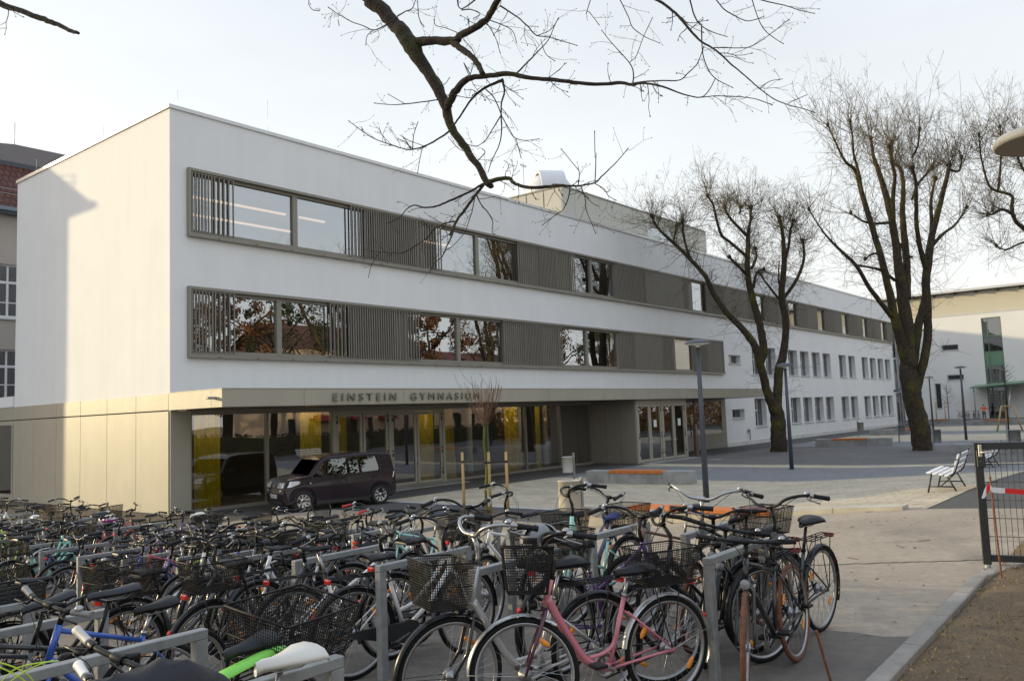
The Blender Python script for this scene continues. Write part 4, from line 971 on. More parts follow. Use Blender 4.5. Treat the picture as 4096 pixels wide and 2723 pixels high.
# ---- broom shaped sapling with stakes
sp = gpt(1948, 2059); t = thing('staked_sapling', 'slim green stemmed sapling with a broom of red twigs between stakes', 'tree', tuple(sp)); r = random.Random(4)
mb = MB(); P2, R2 = smooth_line([V3((.03, 0, -.05)), V3((0, .02, .6)), V3((.03, -.02, 1.2)), V3((.01, .03, 1.9)), V3((.04, 0, 2.45))], [.045, .04, .035, .032, .04], 5, .12, r); mb.tube(P2, R2, 9); mb.build('trunk', mat('green_stem', (.10, .115, .012), .85, var=.4, vs=20), t)
mb = MB()
for k in range(52):
    a = r.uniform(0, 2*PI); sp_ = r.uniform(.15, 1.0); v = V3((math.cos(a)*sp_, math.sin(a)*sp_, r.uniform(.35, 1.0))).normalized()
    shoot(mb, V3((.04, 0, 2.4+r.uniform(-.12, .08))), v, r.uniform(.7, 1.35), .0068, r, up=.28, kids=1, wig=.08)
mb.build('crown', mat('red_twig', (.14, .075, .05), .8), t)
M_stake = mat('pine_stake', (.46, .32, .13), .75, var=.2, vs=12, col2=(.3, .17, .07), c2s=9, c2lo=.6, c2hi=.68)
stakes = []
for k, (px, py) in enumerate(((1857, 2052), (1953, 2059), (2033, 2056))):
    p = gpt(px, py); 
    if k == 1: p = p+V3((.22, .1, 0))
    stakes.append(p)
    mb = MB(); mb.tube([(0, 0, -.05), (.0, .0, .8), (0, .01, 1.66)], [.042, .04, .038], 10)
    o = mb.build('wooden_stake', M_stake); o.location = p
    tag(o, ['left round wooden stake holding the sapling', 'wooden stake directly behind the green sapling stem', 'right round wooden stake holding the sapling'][k], 'stake', 'stakes around the sapling')
mb = MB()
c0 = sp
for k in (0, 2):
    a = stakes[k]-c0; 
    mb.beam(V3((a.x, a.y, 1.40)), V3((.02, 0, 1.42 if k == 0 else 1.38)), .012, .055)
    mb.lathe([(.043, 1.37), (.05, 1.375), (.05, 1.425), (.043, 1.43)], 10, Matrix.Translation((a.x, a.y, 0)))
mb.lathe([(.04, 1.36), (.05, 1.365), (.05, 1.44), (.04, 1.445)], 10)
o = mb.build('tree_tie', M_black); o.location = c0; tag(o, 'black strap tying the sapling to its stakes', 'tree tie')
sheet('soil_strip', sp.x-.9, sp.x+.9, sp.y-.9, sp.y+.9, P_soil, .008, .4)
# ---- small far plantings
def tripod(x, y, label):
    t = thing('tripod_stake', label, 'tree stake', (x, y, G(x, y))); mb = MB()
    for a in (0.3, 2.4, 4.4):
        mb = MB(); mb.tube([(math.cos(a)*1.0, math.sin(a)*1.0, -.05), (math.cos(a)*.45, math.sin(a)*.45, 1.95)], .06, 8); mb.build('pole', M_stake, t)
    mb = MB(); p = [(math.cos(a)*.5, math.sin(a)*.5, 1.9) for a in (.3, 2.4, 4.4)]
    for k in range(3): mb.beam(p[k], p[(k+1) % 3], .05, .09)
    mb.build('crossbar', M_stake, t)
def small_tree(x, y, h, label, seed):
    r = random.Random(seed); t = thing('young_tree', label, 'tree', (x, y, G(x, y))); mb = MB(); mb.tube([(0, 0, -.05), (0.02, 0, h*.5), (0, .02, h*.95)], [.05, .04, .015], 7); mb.build('trunk', M_bark2, t); mb = MB()
    for k in range(46):
        z = h*r.uniform(.3, .95); a = r.uniform(0, 2*PI); shoot(mb, V3((0, 0, z)), V3((math.cos(a), math.sin(a), r.uniform(.1, .8))), (h*1.05-z)*r.uniform(.3, .6)+.2, .014, r, up=.1, kids=2)
    mb.build('crown', M_twig, t)
tripod(59.3, -13.1, 'pale wooden tripod around a young tree in front of the green entrance'); small_tree(59.3, -13.1, 5.2, 'thin bare young tree inside the wooden tripod', 31)
small_tree(98.5, -1.0, 4.6, 'tiny bare tree among stakes against the far white wall', 32)
for k, (dx, dy) in enumerate(((-.8, 1.2), (-.8, .2), (-.9, -1.7))):
    mb = MB(); mb.tube([(0, 0, -.05), (0, 0, 2.3)], .06, 8); o = mb.build('wooden_stake', M_stake); o.location = (98.5+dx, -1.0+dy, 0); tag(o, ['pale stake left of the tiny bare tree by the far wall', 'pale stake right behind the tiny bare tree by the far wall', 'pale stake beside the bicycles by the far wall'][k], 'stake', 'stakes around the far tree')
# ================================================================== neighbouring buildings
M_farw = mat('far_render', (.74, .74, .73), .85, var=.04, vs=.3)
M_clad = bpy.data.materials.new('corrugated_cladding'); M_clad.use_nodes = True
nt = M_clad.node_tree; b = nt.nodes['Principled BSDF']; b.inputs['Base Color'].default_value = (.66, .62, .5, 1); b.inputs['Roughness'].default_value = .5
wv = nt.nodes.new('ShaderNodeTexWave'); wv.bands_direction = 'Z'; wv.inputs['Scale'].default_value = 3.0; tc = nt.nodes.new('ShaderNodeTexCoord'); nt.links.new(tc.outputs['Object'], wv.inputs[0])
bp = nt.nodes.new('ShaderNodeBump'); bp.inputs['Strength'].default_value = .6; bp.inputs['Distance'].default_value = .05; nt.links.new(wv.outputs[1], bp.inputs['Height']); nt.links.new(bp.outputs[0], b.inputs['Normal'])
M_green = mat('green_frame', (.10, .17, .115), .4, var=.05); M_greenp = mat('green_panel', (.13, .24, .16), .35)
fb = thing('sports_hall', 'white building with green stair window and sunlit metal clad top at the right', 'building', (105, 0, 0))
w = MB(); y0, y1 = -40, 14
fops = [(-6.35, -4.2, 0.0, 12.5), (-1.4, .5, 8.75, 9.45), (-1.75, .15, 4.95, 5.6), (1.0, 1.7, 1.4, 4.6)]
wall_grid(w, y0, y1, -.2, 13.1, fops, lambda y, z, d: (d, y, z), .3)
w.quad((0, y1, -.2), (20, y1, -.2), (20, y1, 13.1), (0, y1, 13.1)); w.quad((0, y0, -.2), (20, y0, -.2), (20, y0, 13.1), (0, y0, 13.1)); w.quad((.0, y0, 13.1), (0, y1, 13.1), (20, y1, 13.1), (20, y0, 13.1))
w.build('wall', M_farw, fb)
c = MB(); c.box(.12, 20, y0, y1, 13.1, 15.95); c.build('upper_cladding', M_clad, fb)
c = MB(); c.box(-.04, .4, y0, y1, 13.06, 13.2); c.build('ledge', M_coping, fb)
c = MB(); c.box(-.9, 21, y0-.5, y1+.4, 16.02, 16.3); rf = c.build('roof', M_coping, fb)
c = MB()
y = y0
while y < y1: c.box(-.8, .1, y, y+.15, 15.75, 16.02); y += 2.4
c.build('rafter', M_dark, rf)
f = MB(); a, b_ = -6.35, -4.2; m = -4.85; t_ = .1
for z in (12.4, 10.05, 8.2, 6.4, 4.5): f.box(.06, .2, a, b_, z, z+t_)
for y in (a, m, b_-t_): f.box(.062, .198, y, y+t_, 0, 12.4)
f.box(.05, .21, a+.1, b_-.1, 3.2, 3.32); f.box(.05, .21, -5.5, -5.42, 0, 3.2); f.box(.045, .215, a, b_, 10.15, 10.25)
fw = f.build('stair_window', M_green, fb)
for z0, z1 in ((10.2, 12.4), (8.3, 10.05), (4.6, 6.4), (3.32, 4.5), (0, 3.2)): MB().box(.13, .15, a+.1, b_-.1, z0, z1).build('pane', G_wing, fw)
MB().box(.11, .14, a+.1, b_-.1, 6.5, 8.2).build('spandrel', M_greenp, fw)
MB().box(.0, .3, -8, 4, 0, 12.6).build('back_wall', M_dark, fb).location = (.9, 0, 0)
for (c0, c1, z0, z1) in fops[1:]:
    g = MB(); g.box(.2, .28, c0, c1, z0, z0+.08); g.box(.2, .28, c0, c1, z1-.08, z1); g.box(.2, .28, c0, c0+.08, z0+.08, z1-.08); g.box(.2, .28, c1-.08, c1, z0+.08, z1-.08); g.box(-.06, .19, c0-.05, c1+.05, z0-.08, z0)
    o = g.build('window', M_wfr, fb); MB().box(.23, .25, c0+.08, c1-.08, z0+.08, z1-.08).build('pane', G_wing, o)
c = MB(); c.add([(-3.6, -10.2, 4.15), (-3.6, -3.0, 3.75), (0, -3.0, 4.05), (0, -10.2, 4.5), (-3.6, -10.2, 4.3), (-3.6, -3.0, 3.9), (0, -3.0, 4.2), (0, -10.2, 4.65)], [(0,1,2,3),(7,6,5,4),(0,4,5,1),(1,5,6,2),(2,6,7,3),(3,7,4,0)])
en = c.build('entrance_roof', M_greenp, fb)
for (x, y) in ((-3.2, -3.3), ): MB().tube([(x, y, 0), (x, y, 3.9)], .06, 8).build('column', M_steel, en)
MB().tube([(-3.2, -6.7, 0), (-2.6, -7.2, 4.2)], .07, 8).build('strut', M_coping, en)
MB().cbox(-.3, 0, -8.2, -7.7, 3.75, 4.15, .02).build('wall_light', M_coping, en)
# unseen block added behind the school to keep the low sun off the hall
rw = thing('added_shade_block', 'unseen plain block added behind the school roof to shade the sports hall', 'building', (62, 40, 0))
w = MB(); w.box(-2, 40, -12, 6, 0, 16.5); w.build('wall', M_white2, rw); w = MB(); w.box(-2.4, 40.4, -12.4, 6.4, 16.5, 16.9); w.build('roof', M_coping, rw)
# ---- old building on the left with mansard roof
M_old = mat('old_render', (.46, .41, .36), .9, var=.06, vs=.6, bump=.3, bs=20)
def tile_mat(name, c1, c2, sx, sz):
    m = bpy.data.materials.new(name); m.use_nodes = True; nt = m.node_tree; N = nt.nodes; L = nt.links; b = N['Principled BSDF']
    tc = N.new('ShaderNodeTexCoord'); br = N.new('ShaderNodeTexBrick'); mp = N.new('ShaderNodeMapping'); mp.inputs['Rotation'].default_value = (PI/2, 0, 0)
    L.new(tc.outputs['Object'], mp.inputs[0]); L.new(mp.outputs[0], br.inputs['Vector']); br.inputs['Scale'].default_value = 1; br.inputs['Brick Width'].default_value = sx; br.inputs['Row Height'].default_value = sz; br.inputs['Mortar Size'].default_value = .03; br.inputs['Mortar Smooth'].default_value = 1
    br.inputs['Color1'].default_value = (*c1, 1); br.inputs['Color2'].default_value = (*c2, 1); br.inputs['Mortar'].default_value = (*[v*.4 for v in c1], 1)
    L.new(br.outputs[0], b.inputs['Base Color']); b.inputs['Roughness'].default_value = .7; bp = N.new('ShaderNodeBump'); bp.inputs['Distance'].default_value = .06; bp.inputs['Strength'].default_value = .8; bp.invert = True; L.new(br.outputs[1], bp.inputs['Height']); L.new(bp.outputs[0], b.inputs['Normal']); return m
M_tile1 = tile_mat('brown_tile', (.05, .03, .022), (.065, .037, .027), .28, .34); M_tile2 = tile_mat('red_tile', (.085, .026, .018), (.115, .036, .022), .28, .34)
M_wfro = mat('old_window_frame', (.78, .78, .79), .5)
OX, OY = -5.4, 19.5
ob = thing('old_building', 'old grey rendered building with a dark red mansard roof behind the left edge', 'building', (OX, OY, 0))
ze = 13.32
w = MB(); oops = []
for k in range(1, 10):
    xx = 7.2+(k-1)*3.37; oops += [(xx, xx+1.45, 1.2, 3.4), (xx, xx+1.45, 4.26, 6.64), (xx, xx+1.45, 8.19, 10.73)]
oops += [(1.2, 2.5, a, b_) for a, b_ in ((1.2, 3.4), (4.26, 6.64), (8.19, 10.73))]
wall_grid(w, 0, 40, 0, ze, oops, lambda x, z, d: (x, d, z), .25)
w.quad((0, 0, 0), (0, 26, 0), (0, 26, ze), (0, 0, ze)); w.quad((40, 0, 0), (40, 0, ze), (40, 26, ze), (40, 26, 0)); w.quad((0, 26, 0), (40, 26, 0), (40, 26, ze), (0, 26, ze)); w.build('wall', M_old, ob)
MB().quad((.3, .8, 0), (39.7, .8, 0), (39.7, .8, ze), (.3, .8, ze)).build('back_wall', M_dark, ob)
for (a, b_, z0, z1) in oops:
    f = MB(); t_ = .08; f.box(a, a+t_, .13, .2, z0, z1); f.box(b_-t_, b_, .13, .2, z0, z1); f.box(a+t_, b_-t_, .13, .2, z0, z0+t_); f.box(a+t_, b_-t_, .13, .2, z1-t_, z1)
    zt = z0+(z1-z0)*.66; m = (a+b_)/2; f.box(a+t_, b_-t_, .12, .205, zt-.06, zt+.06); f.box(m-.05, m+.05, .125, .202, z0+t_, zt-.06); f.box(m-.04, m+.04, .125, .202, zt+.06, z1-t_); f.box(a+t_, b_-t_, .14, .195, z0+.68, z0+.73); f.box(a-.08, b_+.08, -.1, .12, z0-.12, z0-.002)
    o = f.build('window', M_wfro, ob); MB().box(a+t_, b_-t_, .16, .17, z0+t_, z1-t_).build('pane', G_wing, o)
r_ = MB()
def frustum(mb, x0, x1, y0, y1, z0, i0, z1, i1):
    a = [(x0+i0, y0+i0, z0), (x1-i0, y0+i0, z0), (x1-i0, y1-i0, z0), (x0+i0, y1-i0, z0)]; b_ = [(x0+i1, y0+i1, z1), (x1-i1, y0+i1, z1), (x1-i1, y1-i1, z1), (x0+i1, y1-i1, z1)]
    mb.add(a+b_, [(0,1,5,4),(1,2,6,5),(2,3,7,6),(3,0,4,7),(4,5,6,7)])
frustum(r_, 0, 40, 0, 26, ze+.05, -.55, 15.96, 1.3); rf = r_.build('roof', M_tile2, ob)
r_ = MB(); frustum(r_, 0, 40, 0, 26, 16.14, 1.15, 20.8, 12.75); r_.build('upper_roof', M_tile1, rf)
r_ = MB(); frustum(r_, 0, 40, 0, 26, 15.96, 1.3, 16.14, 1.15); r_.build('roof_flashing', mat('zinc', (.17, .2, .24), .5), rf)
r_ = MB(); r_.box(-.62, 40.6, -.75, -.5, ze-.12, ze+.06); r_.box(-.6, 40.6, -.5, .0, ze-.2, ze-.05); r_.box(-.75, -.5, -.5, 26.5, ze-.12, ze+.06); r_.box(-.5, -.002, -.5, 26.5, ze-.2, ze-.05); r_.build('gutter', mat('zinc', (.17, .2, .24), .5), ob)
r_ = MB(); 
for z in (14.2, 14.45): r_.beam((-.3, .03, z), (40, .03, z), .03, .03)
for k in range(42): r_.beam((-.2+k*.95, .05, 14.0), (-.2+k*.95, .05, 14.5), .03, .03)
r_.build('snow_guard', M_steel, rf)
MB().tube([(12.75, 12.75, 20.7), (12.75, 12.75, 22.2)], .02, 5).build('lightning_rod', M_steel, rf)

# ---- across the street, behind the viewer (seen mirrored in the glass)
def townhouse(x, y, w_, h, col, nwin, label, awn=None):
    t = thing('townhouse', label, 'building', (x, y, G(x, y))); m = mat('townhouse_render_%d' % (int(col[0]*100)), col, .9, var=.05)
    mb = MB(); ops = []; st = 3.6
    for fl in range(int(h//st)):
        for k in range(nwin): xx = (k+.5)*w_/nwin-.55; ops.append((xx, xx+1.1, 1.0+fl*st, 3.0+fl*st))
    wall_grid(mb, 0, w_, 0, h, ops, lambda x_, z, d: (w_-x_, -d, z), .25); mb.quad((0, 0, 0), (0, -10, 0), (0, -10, h), (0, 0, h)); mb.quad((w_, 0, 0), (w_, -10, 0), (w_, -10, h), (w_, 0, h)); mb.build('wall', m, t)
    r2 = MB(); r2.add([(-.4, .4, h), (w_+.4, .4, h), (w_+.4, -10.4, h), (-.4, -10.4, h), (1, -5, h+3.6), (w_-1, -5, h+3.6)], [(0,1,5,4),(1,2,5),(2,3,4,5),(3,0,4),(0,3,2,1)]); r2.build('roof', M_tile2, t)
    g2 = MB(); wf = MB()
    for a, b_, z0, z1 in ops: g2.box(w_-b_, w_-a, -.25, -.2, z0, z1)
    g2.build('window', M_black, t)
    if awn:
        for k in range(3): q = MB(); q.add([(w_*.2+k*5, .02, 3.3), (w_*.2+k*5+2.4, .02, 3.3), (w_*.2+k*5+2.4, 1.1, 2.6), (w_*.2+k*5, 1.1, 2.6), (w_*.2+k*5, .02, 2.55), (w_*.2+k*5+2.4, .02, 2.55)], [(0,1,2,3),(0,3,4),(1,5,2),(4,3,2,5)]); q.build('awning', M_red2, t)
M_red2 = mat('awning_red', (.25, .02, .03), .7)
townhouse(14, -58, 20, 7.4, (.72, .62, .36), 7, 'yellowish townhouse across the street, mirrored in the left ground floor glass')
townhouse(44, -56, 24, 11, (.74, .56, .40), 8, 'peach coloured townhouse with red awnings across the street, mirrored in the entrance doors', True)
townhouse(76, -60, 26, 9, (.74, .68, .6), 8, 'pale townhouse across the street, mirrored in the right end of the glass front')
M_hedge = mat('hedge_leaf', (.045, .05, .022), .8, var=.4, vs=5)
hd = MB(); r = random.Random(2)
for _ in range(9000):
    x = r.uniform(2, 90); p = V3((x, -33+r.uniform(-.6, .6), G(x, -33)+r.uniform(0, 1.7))); a = rvec(r)*.12; b_ = rvec(r)*.12; hd.add([p-a, p+b_, p+a, p-b_], [(0,1,2,3)])
for k in range(44): x = 2+k*2; hd.box(x, x+2, -33.4, -32.6, G(x, -33)-.1, G(x, -33)+1.45)
tag(hd.build('hedge', M_hedge), 'long dark clipped hedge along the street, mirrored in the ground floor glass', 'hedge')
bh = MB(); r = random.Random(12)
for _ in range(16000):
    x = r.uniform(48, 170); p = V3((x, -27+r.uniform(-.8, .8), G(x, -27)+4.2*r.random()**.8*(.8+.2*math.sin(x*.5)))); a = rvec(r)*.16; b_ = rvec(r)*.16; bh.add([p-a, p+b_, p+a, p-b_], [(0,1,2,3)])
tag(bh.build('beech_hedge', mat('copper_leaf', (.34, .16, .035), .8, var=.5, vs=.6)), 'tall copper brown beech hedge along the street, mirrored in the right entrance doors', 'hedge')
M_leaf = mat('brown_leaf', (.13, .058, .02), .8, var=.5, vs=.5); M_ever = mat('evergreen_leaf', (.04, .055, .018), .8, var=.5, vs=.8)
def leafy(x, y, h, rad, m, label, seed, n=7000):
    r = random.Random(seed); t = thing('leafy_tree', label, 'tree', (x, y, G(x, y)), 0, 'trees across the street'); mb = MB(); mb.tube([(0, 0, -.1), (.1, 0, h*.35), (0, .1, h*.8)], [.42, .33, .08], 10)
    for k in range(9):
        a = r.uniform(0, 2*PI); z = h*r.uniform(.25, .6); mb.tube([(0, 0, z), (math.cos(a)*rad*.6, math.sin(a)*rad*.6, z+h*.18), (math.cos(a)*rad*.85, math.sin(a)*rad*.85, z+h*.24)], [.14, .08, .03], 6)
    mb.build('trunk', M_bark2, t); cr = MB(); cl = []
    for k in range(46):
        z = r.uniform(.27, .97); rr_ = rad*math.sin(PI*min(1, (z-.18)/.86))**.7; a = r.uniform(0, 2*PI); q = math.sqrt(r.random()); cl.append((V3((math.cos(a)*rr_*q, math.sin(a)*rr_*q, z*h)), r.uniform(.5, 1.3)))
    for _ in range(n):
        c0, s_ = r.choice(cl); p = c0+rvec(r)*s_*r.random()**.4; a = rvec(r)*r.uniform(.08, .2); b_ = rvec(r)*r.uniform(.08, .2); cr.add([p-a, p+b_, p+a, p-b_], [(0,1,2,3)])
    cr.build('crown', m, t)
for k, (x, y, h, rd, m, lb, sd_) in enumerate(((26, -38, 15, 5.2, M_leaf, 'brown leaved tree across the street, leftmost of the row mirrored in the windows', 41), (12, -43, 13, 4.8, M_ever, 'evergreen tree in front of the yellowish townhouse', 42), (46, -40, 16, 6, M_leaf, 'brown leaved tree in front of the peach coloured townhouse', 43), (70, -42, 16, 6, M_leaf, 'brown leaved tree in front of the pale townhouse', 44), (96, -44, 16, 6.5, M_ever, 'broad evergreen at the far end of the street', 45),
        (36, -46, 17, 6, M_ever, 'tall evergreen between the two left townhouses', 46), (58, -46, 17, 6.5, M_leaf, 'tall brown leaved tree behind the bare street trees', 47), (83, -47, 17, 6.5, M_leaf, 'tall brown leaved tree right of the pale townhouse', 48), (112, -42, 17, 7, M_leaf, 'brown leaved tree opposite the wing of the school', 49), (132, -46, 18, 8, M_leaf, 'brown leaved tree mirrored in the entrance block window', 50), (152, -48, 18, 8, M_leaf, 'last brown leaved tree of the street row', 51))):
    leafy(x, y, h, rd, m, lb, sd_)
lab = ['bare tree on the street side opposite the first upper windows', 'bare tree on the street side opposite the entrance block', 'bare tree on the street side opposite the white wing', 'tall bare tree at the near corner of the street']
for k, (x, y, rz, s_) in enumerate(((36, -34.5, .8, .95), (58, -36, 2.2, 1.0), (82, -36, 3.6, .9), (17, -35.5, 4.9, .8))):
    c = copy_tree(tree2); c.location = (x, y, G(x, y)); c.rotation_euler = (0, 0, rz); c.scale = (s_,)*3; c['label'] = lab[k]; c['group'] = 'trees across the street'
# bare trees west of the bicycle stands (their shade dapples the stands)
for k, (x, y, rz, s_) in enumerate(((-25, 19, .4, .8), (-33, 24, 2.4, .9))):
    c = copy_tree(tree2); c.location = (x, y, G(x, y)); c.rotation_euler = (0, 0, rz); c.scale = (s_,)*3; c['label'] = ['bare tree west of the old building, nearer one', 'bare tree farthest west of the old building'][k]; c['group'] = 'bare trees west of the school'
# ================================================================== parked car
M_paint = mat('plum_paint', (.011, .004, .012), .22, metal=.0, coat=.2, var=.03)
M_tyre = mat('tyre_rubber', (.018, .018, .018), .85, var=.1, vs=9)
M_alloy = mat('alloy_rim', (.6, .6, .58), .3, metal=.7)
M_cglass = glass_mat('car_glass', (.12, .13, .14), .3, f0=.18)
M_chrome = mat('chrome', (.75, .75, .76), .15, metal=1.0)
M_headl = mat('headlight_glass', (.7, .74, .78), .12, metal=.3, coat=1)
M_redl = mat('tail_light', (.35, .02, .02), .2, coat=.8)
M_plast = mat('black_plastic', (.02, .02, .021), .5)
cf = gpt(1227, 2045); crr = gpt(1528, 2014)
hd_ = V3((cf.x-crr.x, cf.y-crr.y, 0)).normalized()
side = V3((-hd_.y, hd_.x, 0))                        # car's left
mid = (cf+crr)/2 - side*.74 + hd_*.10
car = thing('parked_car', 'dark plum boxy small car parked in front of the glass entrance', 'car', (mid.x, mid.y, .0), math.atan2(hd_.y, hd_.x))
WB, RW = 1.27, .315
def defo(p):
    x, y, z = p
    k = 1.0
    if z > .92: k *= 1-.13*((z-.92)/.7)
    if x > 1.15: k *= 1-.20*((x-1.15)/.75)**2
    if x < -1.4: k *= 1-.12*((-x-1.4)/.5)**2
    return (x, y*k, z)
def arc(cx, r, a0, a1, n): return [(cx+r*math.cos(math.radians(a0+(a1-a0)*i/n)), RW-.005+r*math.sin(math.radians(a0+(a1-a0)*i/n))) for i in range(n+1)]
low = [(1.60, .2)] + arc(WB, .385, -18, 198, 16)[0:0]
lowp = [(1.80, .22), (1.865, .34), (1.875, .55), (1.85, .72), (1.80, .88), (1.70, .965), (1.35, 1.04), (1.05, 1.075), (.72, 1.50), (.52, 1.585), (.2, 1.62), (-.5, 1.635), (-1.2, 1.625), (-1.62, 1.59), (-1.72, 1.52), (-1.80, 1.1), (-1.86, .95), (-1.875, .7), (-1.87, .4), (-1.78, .24)]
under = [(-WB-.39, .22)] + [(-WB+.385*math.cos(math.radians(a)), RW+.385*math.sin(math.radians(a))) for a in range(192, -13, -12)] + [(-WB+.40, .2), (WB-.40, .2)] + [(WB+.385*math.cos(math.radians(a)), RW+.385*math.sin(math.radians(a))) for a in range(192, -13, -12)] + [(WB+.39, .21)]
prof = lowp + under
def inset(poly, d):
    n = len(poly); out = []
    for i in range(n):
        p0, p1, p2 = V3((*poly[i-1], 0)), V3((*poly[i], 0)), V3((*poly[(i+1) % n], 0))
        a = (p1-p0).normalized(); b_ = (p2-p1).normalized(); nn = (V3((a.y, -a.x, 0))+V3((b_.y, -b_.x, 0)))
        nn = nn.normalized() if nn.length > 1e-6 else V3((a.y, -a.x, 0)); out.append((p1.x+nn.x*d, p1.y+nn.y*d))
    return out
area = sum(prof[i-1][0]*prof[i][1]-prof[i][0]*prof[i-1][1] for i in range(len(prof)))
sgn = 1 if area < 0 else -1
layers = [(.845, .045), (.838, .02), (.81, .005), (.76, 0), (-.76, 0), (-.81, .005), (-.838, .02), (-.845, .045)]
vs = []; fs = []; n = len(prof)
for y, d in layers:
    for (x, z) in inset(prof, sgn*d): vs.append(defo((x, y, z)))
for k in range(len(layers)-1):
    for j in range(n): fs.append((k*n+j, k*n+(j+1) % n, (k+1)*n+(j+1) % n, (k+1)*n+j))
fs.append(tuple(range(n))); fs.append(tuple((len(layers)-1)*n+j for j in reversed(range(n))))
mb = MB(); mb.add(vs, fs, False)
mb.build('body', M_paint, car)
def sidepanel(name, poly, m, y=.849, th=.004, parent=None, both=True):
    o = None
    for s in ((1, -1) if both else (1,)):
        mb = MB(); k = len(poly); v = [defo((x, s*(y), z)) for x, z in poly]+[defo((x, s*(y+th), z)) for x, z in poly]
        mb.add(v, [tuple(range(k)), tuple(range(2*k-1, k-1, -1))]+[(i, (i+1) % k, k+(i+1) % k, k+i) for i in range(k)]); o = mb.build(name, m, parent or car)
    return o
def rnd(poly, r_=.04):
    out = []; n = len(poly)
    for i in range(n):
        p0, p1, p2 = [V3((*q, 0)) for q in (poly[i-1], poly[i], poly[(i+1) % n])]
        a = p1+(p0-p1).normalized()*r_; b_ = p1+(p2-p1).normalized()*r_
        for t in (0, .33, .67, 1): q = a*(1-t)**2+p1*2*t*(1-t)+b_*t*t; out.append((q.x, q.y))
    return out
sidepanel('side_window', rnd([(.90, 1.06), (.62, 1.42), (.42, 1.50), (-.12, 1.52), (-.13, 1.03)], .05), M_cglass)
sidepanel('rear_side_window', rnd([(-.22, 1.03), (-.21, 1.52), (-1.12, 1.52), (-1.24, 1.08)], .05), M_cglass)
def line(pts, wd=.009): 
    mb = MB()
    for s in (1, -1):
        for a, b_ in zip(pts[:-1], pts[1:]): mb.beam(defo((a[0], s*.847, a[1])), defo((b_[0], s*.847, b_[1])), wd, wd, up=(0, 1, 0))
    mb.build('door_gap', M_black, car)
line([(.98, 1.05), (.98, .8), (.9, .34), (-.15, .33), (-.17, 1.55)]); line([(-.17, .33), (-.78, .36), (-.98, .72), (-1.3, 1.06), (-1.2, 1.55)]); line([(.98, 1.05), (.68, 1.47), (.48, 1.545), (-1.2, 1.56)])
sidepanel('sill_trim', [(.88, .2), (.88, .3), (-.86, .3), (-.86, .2)], M_plast, .84, .02)
for s in (1, -1):
    for x in (-.02, -1.05): mb = MB(); mb.tube([defo((x, s*.85, .90)), defo((x-.02, s*.885, .905)), defo((x-.19, s*.885, .905)), defo((x-.21, s*.85, .9))], .013, 7); mb.build('door_handle', M_paint, car)
    mb = MB(); M = Matrix.Translation((.80, s*.93, 1.08)) @ Matrix.Diagonal((.6, 1, .85, 1)); mb.lathe([(0, -.1), (.07, -.095), (.095, -.05), (.1, 0), (.095, .05), (.07, .095), (0, .1)], 12, M @ Matrix.Rotation(PI/2, 4, 'X')); mb.beam((.83, s*.80, 1.05), (.82, s*.88, 1.06), .05, .05); mb.build('wing_mirror', M_paint, car)
    mb = MB(); mb.lathe([(0, .0), (.028, .0), (.022, .012), (0, .016)], 12, Matrix.Translation((1.05, s*.838, .83)) @ Matrix.Rotation(-s*PI/2, 4, 'X')); mb.build('side_indicator', mat('indicator_clear', (.6, .55, .5), .2), car)
def facepanel(name, ys, zs, x, m, th=.02, parent=None):      # panel on front (x>0) or rear following the plan curve
    mb = MB(); k = 8; vs = []
    for i in range(k+1):
        y = ys[0]+(ys[1]-ys[0])*i/k
        for z, dx in ((zs[0], 0), (zs[1], 0)):
            xx = (x if not callable(x) else x(z)); xx -= (.10 if xx > 0 else -.05)*(abs(y)/.78)**3
            vs += [(xx, y, z), (xx+(th if xx > 0 else -th), y, z)]
    fs = []
    for i in range(k):
        a = i*4; b_ = a+4; fs += [(a+1, b_+1, b_+3, a+3), (a, a+2, b_+2, b_), (a+2, a+3, b_+3, b_+2), (a, b_, b_+1, a+1)]
    fs += [(0, 1, 3, 2), (k*4, k*4+2, k*4+3, k*4+1)]
    mb.add(vs, fs); return mb.build(name, m, parent or car)
# windscreen and rear window as slanted panes
mb = MB(); q = [defo((1.045, .70, 1.085)), defo((1.045, -.70, 1.085)), defo((.735, -.66, 1.49)), defo((.735, .66, 1.49))]; o_ = V3((.014, 0, .012)); mb.add([V3(v)+o_ for v in q]+[V3(v)+o_*.4 for v in q], [(0,1,2,3),(7,6,5,4),(0,4,5,1),(1,5,6,2),(2,6,7,3),(3,7,4,0)]); mb.build('windscreen', M_cglass, car)
mb = MB(); q = [defo((-1.815, .6, 1.06)), defo((-1.815, -.6, 1.06)), defo((-1.735, -.58, 1.5)), defo((-1.735, .58, 1.5))]; o_ = V3((-.012, 0, .003)); mb.add([V3(v)+o_ for v in q]+[V3(v)+o_*.4 for v in q], [(0,3,2,1),(7,4,5,6),(0,1,5,4),(1,2,6,5),(2,3,7,6),(3,0,4,7)]); mb.build('rear_window', M_cglass, car)
